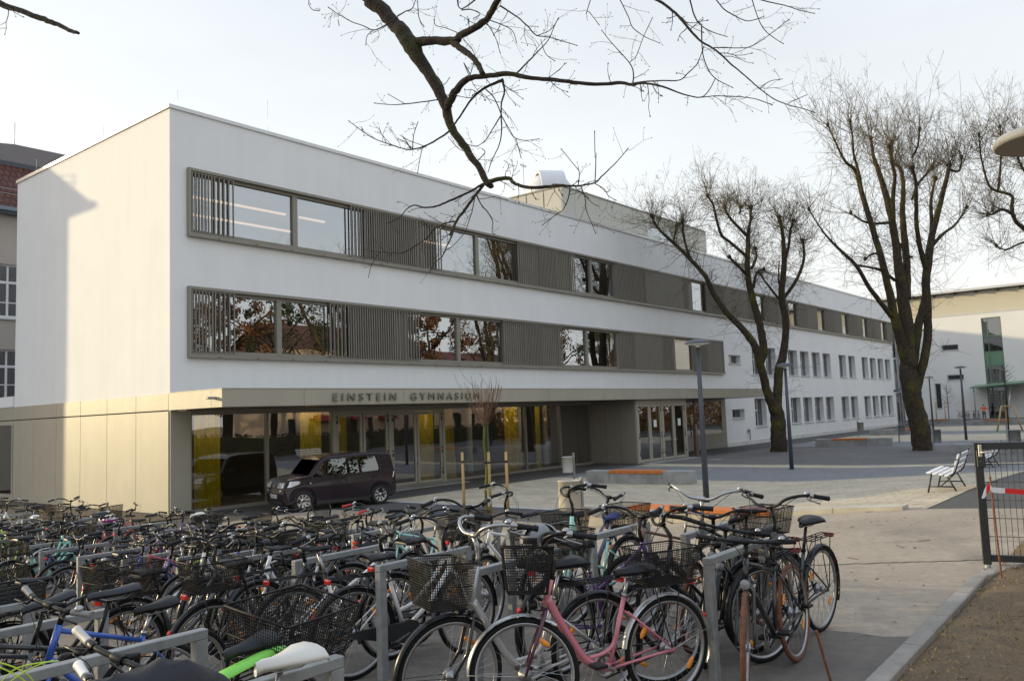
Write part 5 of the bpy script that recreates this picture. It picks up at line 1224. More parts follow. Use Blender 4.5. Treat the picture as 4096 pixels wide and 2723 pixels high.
for s in (1, -1):
    mb = MB(); E_ = lambda x, z: defo((x, .868, z))
    top = [(1.845, .43, .875), (1.80, .655, .89)]+[E_(1.62, .925), E_(1.40, .915)]; bot = [(1.885, .39, .735), (1.872, .64, .74)]+[E_(1.64, .755), E_(1.42, .83)]
    v = [(x, s*y, z) for x, y, z in top+bot]; v2 = [(x-.06, s*(y-.06), z) for x, y, z in top+bot]
    mb.add(v+v2, [(k_, k_+1, k_+5, k_+4) for k_ in range(3)]+[(k_, k_+8, k_+9, k_+1) for k_ in range(3)]+[(k_+4, k_+5, k_+13, k_+12) for k_ in range(3)]+[(0, 4, 12, 8), (3, 11, 15, 7)])
    hl = mb.build('headlight', M_headl, car)
    for (lx, ly) in ((1.815, .50), (1.79, .60)): m2 = MB(); m2.lathe([(.0, 0), (.05, 0), (.058, .012), (.045, .014)], 14, Matrix.Translation((lx+.05, s*ly, .81)) @ Matrix.Rotation(PI/2, 4, 'Y') ); m2.build('lamp_ring', M_chrome, hl)
    mb = MB(); pts = [(1.862, .31, .735), (1.822, .36, .875), (1.822, .425, .875), (1.862, .385, .735)]; v = [(x, s*y, z) for x, y, z in pts]; v2 = [(x+.03, s*y, z) for x, y, z in pts]; mb.add(v+v2, [(0,1,2,3),(7,6,5,4),(0,4,5,1),(1,5,6,2),(2,6,7,3),(3,7,4,0)]); mb.build('headlight_trim', mat('warm_trim', (.42, .36, .3), .3, metal=.4), car)
    mb = MB(); mb.lathe([(0, 0), (.05, 0), (.055, .01), (.05, .02), (0, .024)], 14, Matrix.Translation((1.80, s*.63, .40)) @ Matrix.Rotation(PI/2, 4, 'Y') @ Matrix.Rotation(.4*s, 4, 'X')); mb.build('fog_light', M_headl, car)
    mb = MB(); pts = [(-1.83, .62, .78), (-1.84, .60, .95), (-1.74, .80, 1.0), (-1.70, .81, .82)]; v = [(x, s*y, z) for x, y, z in pts]; v2 = [(x-.03, s*(y+.02), z) for x, y, z in pts]; mb.add(v+v2, [(0,1,2,3),(7,6,5,4),(0,4,5,1),(1,5,6,2),(2,6,7,3),(3,7,4,0)]); mb.build('rear_light', mat('rear_light_clear', (.6, .5, .48), .2, coat=.6), car)
facepanel('grille', (-.66, .66), (.575, .71), 1.863, M_plast, .014)
for z in (.60, .645, .69): facepanel('grille_bar', (-.64, .64), (z-.011, z+.011), 1.88, M_chrome, .012)
for s in (1, -1): facepanel('indicator', (s*.44, s*.66) if s > 0 else (-.66, -.44), (.62, .675), 1.886, mat('indicator_clear', (.6, .55, .5), .2), .014)
facepanel('lower_intake', (-.6, .6), (.25, .36), 1.845, M_plast, .02)
mb = MB(); mb.cbox(1.884, 1.9, -.26, .26, .42, .53, .003); npl = mb.build('number_plate', mat('plate_white', (.75, .75, .74), .4), car)
MB().box(1.9, 1.9015, -.258, -.215, .423, .527).build('plate_band', mat('plate_blue', (.02, .07, .4), .4), npl)
me = text_mesh('MOL·BS 216', .1, .002, 1.0, width=.44); me.materials.append(M_black); link('plate_text', me, npl, Matrix.Translation((1.9015, -.20, .438)) @ Matrix.Rotation(PI/2, 4, 'Z') @ Matrix.Rotation(PI/2, 4, 'X'))
mb = MB(); mb.lathe([(.028, 0), (.036, 0), (.036, .008), (.028, .008)], 18, Matrix.Translation((1.86, 0, .79)) @ Matrix.Rotation(PI/2, 4, 'Y'), closed=True); mb.build('bonnet_badge', M_chrome, car)
mb = MB(); mb.box(-1.3, 1.3, -.7, .7, .22, .5); mb.build('underbody', M_black, car)
for s in (1, -1):
    for x in (WB, -WB):
        M = Matrix.Translation((x, s*.735, RW)) @ Matrix.Rotation(-s*PI/2, 4, 'X')
        mb = MB(); mb.lathe([(.205, -.09), (.29, -.095), (.312, -.075), (.316, 0), (.312, .075), (.29, .095), (.21, .09), (.205, -.09)], 40, M)
        wh = mb.build('wheel', M_tyre, car)
        mb = MB(); mb.lathe([(.21, -.085), (.21, .085), (.195, .08), (.185, .02), (.185, -.08)], 32, M); mb.lathe([(0, .075), (.045, .075), (.05, .06), (.05, .02)], 16, M)
        for k in range(9):
            a = 2*PI*k/9; R_ = M @ Matrix.Rotation(a, 4, 'Z'); v = [R_ @ V3(p) for p in [(.04, -.018, .065), (.19, -.032, .078), (.19, .032, .078), (.04, .018, .065), (.04, -.018, .03), (.19, -.025, .04), (.19, .025, .04), (.04, .018, .03)]]; mb.add(v, [(0,1,2,3),(7,6,5,4),(0,4,5,1),(1,5,6,2),(2,6,7,3),(3,7,4,0)])
        mb.build('rim', M_alloy, wh)
        mb = MB(); mb.lathe([(0, -.0), (.18, -.0)], 24, M); mb.build('brake_disc', M_dark, wh)
mb = MB(); mb.tube([(-.9, 0, 1.63), (-1.05, 0, 1.80)], .008, 5); mb.build('aerial', M_black, car)
# ================================================================== bicycles
M_rubber = mat('bike_tyre', (.009, .0088, .0085), .85, spec=.25, var=.15, vs=20); M_brown_t = mat('brown_tyre', (.14, .055, .03), .8, var=.25, vs=30, bump=.5, bs=120)
M_alu = mat('bike_alloy', (.36, .36, .37), .35, metal=.85); M_bkm = mat('bike_black', (.008, .008, .009), .4, spec=.3); M_grip = mat('grip_rubber', (.01, .01, .011), .6, spec=.3)
M_sad = mat('saddle_vinyl', (.011, .011, .0125), .45, spec=.35, var=.1); M_sadb = mat('saddle_brown', (.12, .04, .03), .45); M_sadw = mat('saddle_white', (.62, .6, .55), .5); M_sadg = mat('saddle_grey', (.018, .02, .028), .5)
M_guardb = mat('mudguard_black', (.009, .009, .011), .3, spec=.4); M_guards = mat('mudguard_silver', (.5, .5, .5), .3, metal=.6); M_guardw = mat('mudguard_white', (.7, .7, .68), .35); M_guardg = mat('mudguard_green', (.22, .62, .08), .4)
M_amber = mat('amber_reflector', (.85, .28, .01), .25, coat=.5); M_redr = mat('red_reflector', (.6, .02, .015), .25, coat=.5)
M_wire = mat('basket_wire', (.006, .006, .0065), .5, spec=.25); M_cable = mat('cable', (.012, .012, .012), .5); M_lamp = mat('bike_lamp_glass', (.25, .25, .26), .1)
FR = {}
def paint(n, c, metal=.0): FR[n] = mat('frame_'+n, c, .3, metal=metal, coat=.5, var=.04); return FR[n]
paint('black', (.009, .009, .01)); paint('dark_grey', (.05, .052, .056)); paint('white', (.72, .72, .72)); paint('silver', (.5, .5, .5), .35); paint('pink', (.52, .17, .21)); paint('plum', (.07, .015, .035)); paint('turquoise', (.32, .62, .55))
paint('brown', (.14, .06, .04)); paint('dark_blue', (.03, .035, .13)); paint('blue', (.03, .10, .42)); paint('lime_green', (.40, .62, .03)); paint('red', (.42, .02, .02)); paint('lilac', (.5, .33, .55)); paint('purple', (.09, .03, .16)); paint('pale_green', (.3, .5, .3)); paint('orange', (.55, .18, .02))
CACHE = {}
def part(name, key, m, fn, parent, M=None):
    k = (name, key, m.name)
    if k not in CACHE:
        mb = MB(); fn(mb); me = mb.mesh(name); me.materials.append(m); CACHE[k] = me
    return link(name, CACHE[k], parent, M)
def wheel_parts(parent, x, R, tm, M, fat=.0, mtb=False, dyn=False, rear=False, refl=True):
    MW = Matrix.Translation((x, 0, R)) @ Matrix.Rotation(PI/2, 4, 'X')     # local z = axle
    tr = .019+fat; rr = R-tr
    def spokes(mb):
        rh = .024 if not (rear or dyn) else .034
        for k in range(32):
            s_ = 1 if k % 2 else -1; a = 2*PI*(k+.5)/32; tw = (1 if (k//2) % 2 else -1)*1.15
            p = (rh*math.cos(a+tw), rh*math.sin(a+tw), s_*.026); q = ((rr-.018)*math.cos(a), (rr-.018)*math.sin(a), 0)
            mb.tube([p, q], .0011, 3, cap=False, smooth=False)
        mb.lathe([(0, -.052), (.006, -.052), (.006, -.034), (rh+.006, -.03), (rh+.006, -.022), (rh-.008, -.02), (rh-.008, .02), (rh+.006, .022), (rh+.006, .03), (.006, .034), (.006, .052), (0, .052)], 14)
    w = part('wheel', ('sp', R, rear, dyn, fat), M_alu, spokes, parent, (M or Matrix()) @ MW)
    def tyre(mb):
        mb.lathe([(rr+tr*math.cos(t), tr*.92*math.sin(t)) for t in [2*PI*i/10 for i in range(10)]], 48, closed=True)
        if mtb:
            for k in range(64):
                a = 2*PI*k/64; Mx = Matrix.Rotation(a, 4, 'Z') @ Matrix.Translation((R+.001, .008*(1 if k % 2 else -1)*0, .009*(1 if k % 2 else -1))); mb.obox(Mx, .007, .014, .014)
    part('tyre', ('ty', R, fat, mtb), tm, tyre, w)
    part('rim', ('rim', R, fat), M_alu, lambda mb: mb.lathe([(rr-tr*.55, -.011), (rr-tr*.55, .011), (rr-tr*.9, .012), (rr-tr*.9-.016, .006), (rr-tr*.9-.016, -.006), (rr-tr*.9, -.012)], 48, closed=True), w)
    if refl:
        def rf(mb, a):
            Mx = Matrix.Rotation(a, 4, 'Z') @ Matrix.Translation((R*.66, 0, 0)); mb.lathe([(0, -.006), (.02, -.006), (.024, 0), (.02, .006), (0, .006)], 14, Mx @ Matrix.Diagonal((.75, 1.9, 1, 1)))
        a0 = .6 if rear else 2.2
        part('reflector', ('rf', R, a0), M_amber, lambda mb: rf(mb, a0), w); part('reflector', ('rf', R, a0+PI), M_amber, lambda mb: rf(mb, a0+PI), w)
    return w
def basket_mesh(mb, lx, ly, h, taper=.8, sp=.015, front=False, r_=.0013):
    def P(u, v, z): k = taper+(1-taper)*z/h; return V3((u*lx/2*k, v*ly/2*k, z))
    zs = [h*i/max(1, round(h/sp)) for i in range(round(h/sp)+1)]
    for z in zs:
        c = [P(-1, -1, z), P(1, -1, z), P(1, 1, z), P(-1, 1, z)]
        for a, b_ in zip(c, c[1:]+c[:1]): mb.beam(a, b_, r_*2, r_*2)
    nx = round(lx/sp); ny = round(ly/sp)
    for i in range(nx+1):
        u = -1+2*i/nx
        for v in (-1, 1): mb.beam(P(u, v, 0), P(u, v, h), r_*2, r_*2)
        mb.beam(P(u, -1, 0), P(u, 1, 0), r_*2, r_*2)
    for i in range(ny+1):
        v = -1+2*i/ny
        for u in (-1, 1): mb.beam(P(u, v, 0), P(u, v, h), r_*2, r_*2)
        mb.beam(P(-1, v, 0), P(1, v, 0), r_*2, r_*2)
    for z, rr in ((h, .0055), (h*.5, .003), (0, .004)):
        c = [P(-1, -1, z), P(1, -1, z), P(1, 1, z), P(-1, 1, z)]
        for a, b_ in zip(c, c[1:]+c[:1]): mb.tube([a, b_], rr, 6)
def crate_mesh(mb, lx, ly, h):
    for z in [h*k/6 for k in range(7)]:
        for s_ in (-1, 1):
            mb.box(-lx/2, lx/2, s_*ly/2-.006, s_*ly/2+.006, z-.01, z+.01); mb.box(s_*lx/2-.006, s_*lx/2+.006, -ly/2, ly/2, z-.01, z+.01)
    for u in (-1, -.33, .33, 1):
        for v in (-1, 1): mb.box(u*lx/2-.013, u*lx/2+.013, v*ly/2-.008, v*ly/2+.008, 0, h)
    for v in (-.5, .5):
        for u in (-1, 1): mb.box(u*lx/2-.008, u*lx/2+.008, v*ly/2-.013, v*ly/2+.013, 0, h)
    mb.box(-lx/2, lx/2, -ly/2, ly/2, -.008, .004)
def make_bike(label, loc, head_deg, frame='black', style='diamond', bar='riser', steer=0, lean=0, R=.345, tyre=None, mtb=False, saddle=None, guard=None, rack=True, basket=None, fbasket=False, grip=None, barm=None, lampf=True,
              fork=None, seat_h=.96, cables=True, kick=False, crate=False, bell=True, chaincase=None, group='bicycles parked in the stands', refl=True, z=None, top_col=None, hgt=0.0, pitch=0, wide=False, fb=(.60, .80)):
    t = thing('bicycle', label, 'bicycle', loc, math.radians(head_deg), group)
    t.rotation_euler = (math.radians(lean), 0, math.radians(head_deg)); fm = FR[frame]; tm = tyre or M_rubber; sm = saddle or M_sad
    fk = FR[fork] if fork else fm; fat = .007 if mtb else .0
    RH = V3((-.48, 0, R)); FH = V3((.565, 0, R)); BB = V3((-.03, 0, .285)); HT = V3((.365, 0, .865+hgt)); HB = V3((.415, 0, .715)); ST = V3((-.165, 0, .70 if style != 'diamond' else .74))
    axis = (HT-HB).normalized()
    MS = Matrix.Translation(HB) @ Matrix.Rotation(math.radians(steer), 4, axis) @ Matrix.Translation(-HB) if steer else None
    def frm(mb):
        mb.tube([HB, HT], .019, 12); mb.tube([BB, ST], .0155, 10)
        mb.lathe([(.024, -.036), (.024, .036)], 12, Matrix.Translation(BB) @ Matrix.Rotation(PI/2, 4, 'X'))
        if style == 'diamond': mb.tube([HT-axis*.03, ST+V3((.01, 0, -.04))], .0145, 10); mb.tube([HB+axis*.03, BB], .019, 10)
        elif style == 'step': mb.tube([HB+axis*.02, V3((.2, 0, .47)), BB+V3((0, 0, .01))], .0195, 10); mb.tube([HT-axis*.03, V3((.24, 0, .66)), V3((.05, 0, .49)), V3((-.085, 0, .45))], .015, 10)
        elif style == 'wave': 
            P2, R2 = smooth_line([HB+axis*.05, V3((.31, 0, .60)), V3((.16, 0, .37)), V3((.05, 0, .30)), BB], [.027]*5, 4); mb.tube(P2, R2, 10)
            P2, R2 = smooth_line([V3((.115, 0, .36)), V3((.02, 0, .37)), V3((-.05, 0, .40)), V3((-.085, 0, .46))], [.013]*4, 3); mb.tube(P2, R2, 8)
        else: mb.tube([HB+axis*.02, V3((.16, 0, .5)), BB], .018, 10); mb.tube([HT-axis*.03, V3((.2, 0, .72)), ST+V3((.02, 0, -.17))], .0145, 10)
        for s_ in (-1, 1):
            mb.tube([BB+V3((-.02, s_*.03, 0)), RH+V3((.12, s_*.05, -.01)), RH+V3((0, s_*.062, 0))], .009, 7); mb.tube([ST+V3((-.012, s_*.016, -.05 if style == 'diamond' else -.1)), RH+V3((.0, s_*.062, .01))], .0075, 7)
            mb.lathe([(0, -.004), (.018, -.004), (.018, .004), (0, .004)], 8, Matrix.Translation(RH+V3((0, s_*.062, 0))) @ Matrix.Rotation(PI/2, 4, 'X'))
    part('frame', (style, R, hgt), fm, frm, t)
    def frk(mb):
        mb.tube([HB-axis*.005, HB-axis*.03], .019, 10)
        if mtb:
            mb.beam(HB+V3((0, -.068, -.03)), HB+V3((0, .068, -.03)), .04, .035)
            for s_ in (-1, 1): p = HB+V3((.0, s_*.062, -.0)); mb.tube([p-axis*.0, p-axis*.2], .0165, 10); mb.tube([p-axis*.19, FH+V3((-.01, s_*.062, .0))], .021, 10)
        else:
            for s_ in (-1, 1): mb.tube([HB+V3((0, s_*.012, -.02)), HB+V3((.008, s_*.048, -.05)), HB-axis*.25+V3((.012, s_*.055, 0)), FH+V3((0, s_*.056, 0))], [.014, .014, .012, .008], 8)
    part('fork', (mtb, R), fk, frk, t, MS)
    wheel_parts(t, RH.x, R, tm, None, fat, mtb, False, True, refl); wheel_parts(t, FH.x, R, tm, MS, fat, mtb, lampf, False, refl)
    if guard:
        def mg(cx, a0, a1, s0, flap):
            def f(mb):
                n = 22; vs = []; fs = []; rg = R+.016; w_ = .027+fat
                for i in range(n+1):
                    a = math.radians(a0+(a1-a0)*i/n)
                    for (dy, dr) in ((-w_, -.009), (-w_*.6, .002), (0, .006), (w_*.6, .002), (w_, -.009)): vs.append((cx+(rg+dr)*math.cos(a), dy, R+(rg+dr)*math.sin(a)))
                for i in range(n):
                    for j in range(4): a = i*5+j; fs.append((a, a+1, a+6, a+5))
                mb.add(vs, fs, True)
                for s_ in (-1, 1): a = math.radians(flap); mb.tube([(cx, s_*.055, R), (cx+rg*math.cos(a), s_*.026, R+rg*math.sin(a))], .0022, 4)
            return f
        part('mudguard', ('r', R, fat), guard, mg(RH.x, 8, 205, 0, 165), t); part('mudguard', ('f', R, fat), guard, mg(FH.x, -5, 128, 0, 5) if True else None, t, MS)
    # bars
    bm = barm or M_bkm; gm = grip or M_grip; top = HT+axis*.0
    if bar == 'city': pts = lambda s_: [V3((.385, 0, 1.055)), V3((.405, s_*.09, 1.065)), V3((.40, s_*.17, 1.11)), V3((.34, s_*.255, 1.135)), V3((.235, s_*.30, 1.125)), V3((.115, s_*.325, 1.10))]; cl = V3((.385, 0, 1.055))
    elif bar == 'flat': pts = lambda s_: [V3((.435, 0, .985)), V3((.435, s_*.12, .987)), V3((.415, s_*.2, .99)), V3((.405, s_*.25, .993)), V3((.39, s_*.31, .997))]; cl = V3((.435, 0, .985))
    else: pts = lambda s_: [V3((.425, 0, 1.01)), V3((.428, s_*.06, 1.015)), V3((.415, s_*.15, 1.055)), V3((.39, s_*.23, 1.065)), V3((.345, s_*.335, 1.06))]; cl = V3((.425, 0, 1.01))
    up = V3((0, 0, hgt))
    def hb(mb):
        P2, R2 = smooth_line([p+up for p in reversed(pts(1))]+[p+up for p in pts(-1)[1:]], [.0115]*(len(pts(1))*2-1), 4); mb.tube(P2, R2, 8)
        mb.tube([HT-axis*.01, HT+axis*.05, HT+axis*.11+V3((.01, 0, 0)), cl+up], [.0165, .0165, .015, .016], 9); mb.lathe([(.018, -.03), (.02, -.02), (.02, .02), (.018, .03)], 10, Matrix.Translation(cl+up) @ Matrix.Rotation(PI/2, 4, 'X'))
    hbo = part('handlebar', (bar, hgt), bm, hb, t, MS)
    for s_ in (1, -1):
        p = [q+up for q in pts(s_)]; d = (p[-1]-p[-2]).normalized(); e = p[-1]; g0 = e-d*.125
        def gr(mb, e=e, d=d, g0=g0):
            mb.tube([g0, g0+d*.01, g0+d*.05, g0+d*.11, e+d*.004], [.0185, .0165, .0165, .0175, .0195], 10)
        part('grip', (bar, hgt, s_), gm, gr, hbo)
        def br(mb, g0=g0, d=d, s_=s_):
            b0 = g0-d*.03; mb.lathe([(.016, -.018), (.019, 0), (.016, .018)], 8, Matrix.Translation(b0) @ d.to_track_quat('Z', 'Y').to_matrix().to_4x4())
            fw = V3((.035, 0, -.022)); mb.tube([b0, b0+fw, b0+fw+d*.03+V3((.012, 0, -.004)), b0+fw*1.1+d*.09+V3((.012, 0, -.01)), b0+fw*1.15+d*.13+V3((.02, 0, -.012))], [.008, .009, .006, .0055, .006], 6)
        part('brake_lever', (bar, hgt, s_), M_alu if bar == 'city' else M_bkm, br, hbo)
        if cables:
            def cb(mb, g0=g0, s_=s_):
                b0 = g0+V3((.03, -s_*.0, -.02)); P2, R2 = smooth_line([b0, b0+V3((.08, -s_*.06, .02)), V3((.50, s_*.06, .96+hgt*.8)), V3((.47, -s_*.02, .80)), V3((.42, s_*.025, .66))], [.0024]*5, 4); mb.tube(P2, R2, 4, cap=False)
            part('cable', (bar, hgt, s_), M_cable, cb, hbo)
    if bell:
        p = [q+up for q in pts(1)]; b0 = p[-2]*.55+p[-3]*.45+V3((0, 0, .018)); part('bell', (bar, hgt), M_alu, lambda mb: mb.lathe([(.022, 0), (.023, .007), (.017, .017), (.007, .021), (0, .021)], 14, Matrix.Translation(b0)), hbo)
    # saddle
    sp_d = (ST-BB).normalized(); sh = seat_h; sp_top = ST+sp_d*((sh-.05-ST.z)/sp_d.z)
    part('seatpost', (style, sh), M_bkm if frame in ('black', 'dark_grey', 'dark_blue') else M_alu, lambda mb: (mb.tube([ST-sp_d*.02, sp_top], .0125, 9), mb.tube([ST-sp_d*.005, ST+sp_d*.015], .02, 9)), t)
    city = wide or bar == 'city' or style in ('wave', 'step')
    def sad(mb):
        st = ([(-.145, .098, .0), (-.12, .112, .012), (-.06, .105, .012), (0, .06, .0), (.05, .034, -.006), (.10, .024, -.006), (.125, .014, -.016)] if city else [(-.145, .055, .012), (-.125, .072, .018), (-.07, .066, .010), (0, .037, .0), (.06, .024, -.001), (.12, .019, -.004), (.14, .011, -.014)])
        vs = []; fs = []; n = 12
        for (x, w_, dz) in st:
            for j in range(n):
                a = 2*PI*j/n; ca, sa = math.cos(a), math.sin(a); zt = (.030 if city else .022)*(sa if sa > 0 else sa*.75); vs.append((x, w_*(abs(ca)**.8)*(1 if ca >= 0 else -1), dz+zt-(.018*abs(ca)**3 if sa >= -.2 else 0)))
        for i in range(len(st)-1):
            for j in range(n): fs.append((i*n+j, i*n+(j+1) % n, (i+1)*n+(j+1) % n, (i+1)*n+j))
        fs += [tuple(range(n)), tuple((len(st)-1)*n+j for j in reversed(range(n)))]; mb.add(vs, fs, True)
    so = part('saddle', city, sm, sad, t, Matrix.Translation(sp_top+V3((-.02, 0, .04))) @ Matrix.Rotation(math.radians(pitch), 4, 'Y'))
    part('saddle_rail', city, M_alu, lambda mb: [mb.tube([(-.11, s_*.03, -.01), (-.06, s_*.025, -.035), (.04, s_*.022, -.035), (.1, s_*.01, -.012)], .0035, 5) for s_ in (-1, 1)], so)
    # drive train
    def crank(mb):
        mb.lathe([(.05, -.048), (.082, -.048), (.084, -.046), (.082, -.044), (.05, -.044)], 30, Matrix.Translation(BB) @ Matrix.Rotation(PI/2, 4, 'X') @ Matrix.Diagonal((1, 1, -1, 1)), closed=True)
        for k in range(5): a = 2*PI*k/5; mb.beam(BB+V3((0, -.046, 0)), BB+V3((.06*math.cos(a), -.046, .06*math.sin(a))), .012, .004, up=(0, 1, 0))
        for s_ in (-1, 1): v = V3((s_*.16, 0, s_*.06)); mb.beam(BB+V3((0, s_*.06, 0)), BB+v+V3((0, s_*.075, 0)), .022, .014)
    co = part('crankset', 0, M_alu, lambda mb: (crank(mb), mb.tube([BB+V3((0, -.067, 0)), BB+V3((0, .067, 0))], .009, 8)), t)
    for s_ in (-1, 1):
        pc = BB+V3((s_*.16, s_*.125, s_*.06)); part('pedal', s_, M_bkm, lambda mb: mb.cbox(pc.x-.045, pc.x+.045, pc.y-.045, pc.y+.045, pc.z-.012, pc.z+.012, .005), co)
    if chaincase:
        part('chain_guard', R, chaincase, lambda mb: (mb.prism([(BB.x+.105, BB.z), (BB.x+.08, BB.z+.075), (BB.x+.01, BB.z+.1), (BB.x-.06, BB.z+.085), (RH.x+.03, RH.z+.03), (RH.x-.04, RH.z+.02), (RH.x-.04, RH.z-.02), (BB.x-.06, BB.z-.07), (BB.x+.01, BB.z-.098), (BB.x+.08, BB.z-.07)], .03, Matrix(((1, 0, 0, 0), (0, 0, -1, -.04), (0, 1, 0, 0), (0, 0, 0, 1))))), t)
    else:
        part('chain', R, M_bkm, lambda mb: (mb.beam(BB+V3((0, -.046, .083)), RH+V3((0, -.046, .035)), .007, .009), mb.beam(BB+V3((0, -.046, -.083)), RH+V3((0, -.046, -.035)), .007, .009), mb.lathe([(.0, -.01), (.036, -.01), (.05, 0), (.03, .012), (0, .012)], 18, Matrix.Translation(RH+V3((0, -.04, 0))) @ Matrix.Rotation(PI/2, 4, 'X'))), t)
    # rack, baskets, lights
    zr = 2*R+.085
    if rack:
        def rk(mb):
            for y in (-.06, -.02, .02, .06): mb.tube([(-.20, y, zr-.004), (-.62, y, zr), (-.67, y*.9, zr)], .0045, 6)
            mb.tube([(-.20, -.06, zr), (-.20, .06, zr)], .0045, 6); mb.tube([(-.67, -.055, zr), (-.67, .055, zr)], .0045, 6); mb.tube([(-.42, -.06, zr), (-.42, .06, zr)], .0045, 6)
            for s_ in (-1, 1): mb.tube([(-.36, s_*.06, zr), RH+V3((.01, s_*.07, .02))], .0042, 6); mb.tube([(-.56, s_*.06, zr), RH+V3((-.01, s_*.07, .02))], .0042, 6); mb.tube([(-.20, s_*.055, zr), ST+V3((-.02, s_*.02, -.04))], .0038, 5)
        ro = part('rear_rack', (R, style), M_bkm, rk, t)
        part('rear_light', R, M_redr, lambda mb: mb.cbox(-.702, -.674, -.04, .04, zr-.034, zr+.004, .007), ro)
    if guard: part('rear_reflector', R, M_redr, lambda mb: mb.lathe([(0, 0), (.022, 0), (.02, .012), (0, .014)], 14, Matrix.Translation((RH.x-(R+.02)*math.cos(math.radians(28)), 0, R+(R+.02)*math.sin(math.radians(28)))) @ Matrix.Rotation(math.radians(-62), 4, 'Y')), t)
    if basket == 'wire': part('rear_basket', R, M_wire, lambda mb: basket_mesh(mb, .42, .33, .22), t, Matrix.Translation((-.47, 0, zr+.01)))
    elif basket == 'big': part('rear_basket', 'big', M_wire, lambda mb: basket_mesh(mb, .50, .40, .26, .82), t, Matrix.Translation((-.50, 0, zr+.01)))
    elif basket == 'crate': part('rear_crate', R, M_plast, lambda mb: crate_mesh(mb, .40, .30, .20), t, Matrix.Translation((-.46, 0, zr+.012)))
    if fbasket: part('front_basket', R, M_wire, lambda mb: basket_mesh(mb, .30, .38, .27, .78), t, (MS or Matrix()) @ Matrix.Translation((fb[0], 0, fb[1]+hgt)) @ Matrix.Rotation(math.radians(-4), 4, 'Y'))
    if lampf:
        def hl(mb): p = HB+V3((.075, 0, .01)); mb.lathe([(0, -.03), (.022, -.03), (.034, .015), (.034, .025)], 14, Matrix.Translation(p) @ Matrix.Rotation(PI/2, 4, 'Y')); mb.tube([HB+V3((.01, 0, -.03)), p+V3((-.01, 0, -.03))], .005, 5)
        ho = part('headlight', 0, M_bkm, hl, t, MS); part('lamp_glass', 0, M_lamp, lambda mb: mb.lathe([(.033, .024), (.02, .031), (0, .033)], 14, Matrix.Translation(HB+V3((.075, 0, .01))) @ Matrix.Rotation(PI/2, 4, 'Y')), ho)
    if kick: part('kickstand', 0, M_alu, lambda mb: mb.tube([BB+V3((-.06, .03, -.02)), V3((-.16, .17, .02))], .008, 6), t)
    return t
# ---- stands
def stand(x0, x1, y, z, label):
    t = thing('bicycle_stand', label, 'bicycle stand', ((x0+x1)/2, y, z), 0, 'galvanised bicycle stands'); a = (x1-x0)/2; h = .85; w_ = .03
    mb = MB(); mb.cbox(-a, a, -w_/1.0, w_/1.0, h-.05, h, .004); mb.build('top_bar', M_steel, t)
    for s_ in (-1, 1): mb = MB(); mb.cbox(s_*a-(.07 if s_ > 0 else 0), s_*a+(.07 if s_ < 0 else 0), -w_+.001, w_-.001, -.1, h-.051, .004); mb.build('post', M_steel, t)
ORD = ['first', 'second', 'third', 'fourth', 'fifth', 'sixth', 'seventh', 'eighth', 'ninth', 'tenth', 'eleventh', 'twelfth', 'thirteenth', 'fourteenth', 'fifteenth', 'sixteenth', 'seventeenth', 'eighteenth', 'nineteenth', 'twentieth']
ROWA = [(-5.9,-3.6),(-5.95,-4.9),(-6.06,-6.2),(-6.0,-7.4),(-5.8,-8.6),(-5.64,-9.85),(-5.3,-11.1),(-5.05,-12.3),(-5.2,-13.2),(-5.45,-14.1),(-5.8,-15.25),(-6.2,-16.4),(-6.55,-17.59),(-6.88,-18.83),(-7.05,-19.9),(-6.85,-20.70),(-7.9,-21.42)]
ROWB = [(-7.9,-5.9),(-7.9,-7.0),(-7.87,-8.2),(-7.87,-9.47),(-7.78,-10.4),(-7.75,-11.6),(-7.7,-12.8),(-7.75,-14.3),(-7.95,-15.2),(-8.27,-16.2),(-8.58,-17.76),(-8.84,-19.16),(-8.84,-20.12)]
ROWC = [(-11.2,-13.9),(-11.3,-15.5),(-11.38,-16.88),(-11.57,-18.5),(-11.72,-19.92),(-11.75,-21.06)]
rs = random.Random(77)
for nm, row in (('row nearest the plaza', ROWA), ('middle row', ROWB), ('row closest to the viewer', ROWC)):
    for k, (x, y) in enumerate(reversed(row)):
        stand(x, x+1.0+(.04 if nm[0] == 'm' else 0), y, G(x+.5, y), '%s galvanised bicycle stand from the right in the %s' % (ORD[k], nm))
CT = 'city'
def hub_place(fpx, hd, R=.345, h=None, rear=False):      # position of the bike whose front (or rear) hub sits at a pixel
    p = gpt(fpx[0], fpx[1], R); a = math.radians(hd); off = (-.48 if rear else .565)
    x, y = p.x-math.cos(a)*off, p.y-math.sin(a)*off; return (x, y, G(x, y))
def sad_place(px, hd, h=.98, off=-.26):
    p = gpt(px[0], px[1], h); a = math.radians(hd); x, y = p.x-math.cos(a)*off, p.y-math.sin(a)*off; return (x, y, G(x, y))
B = make_bike
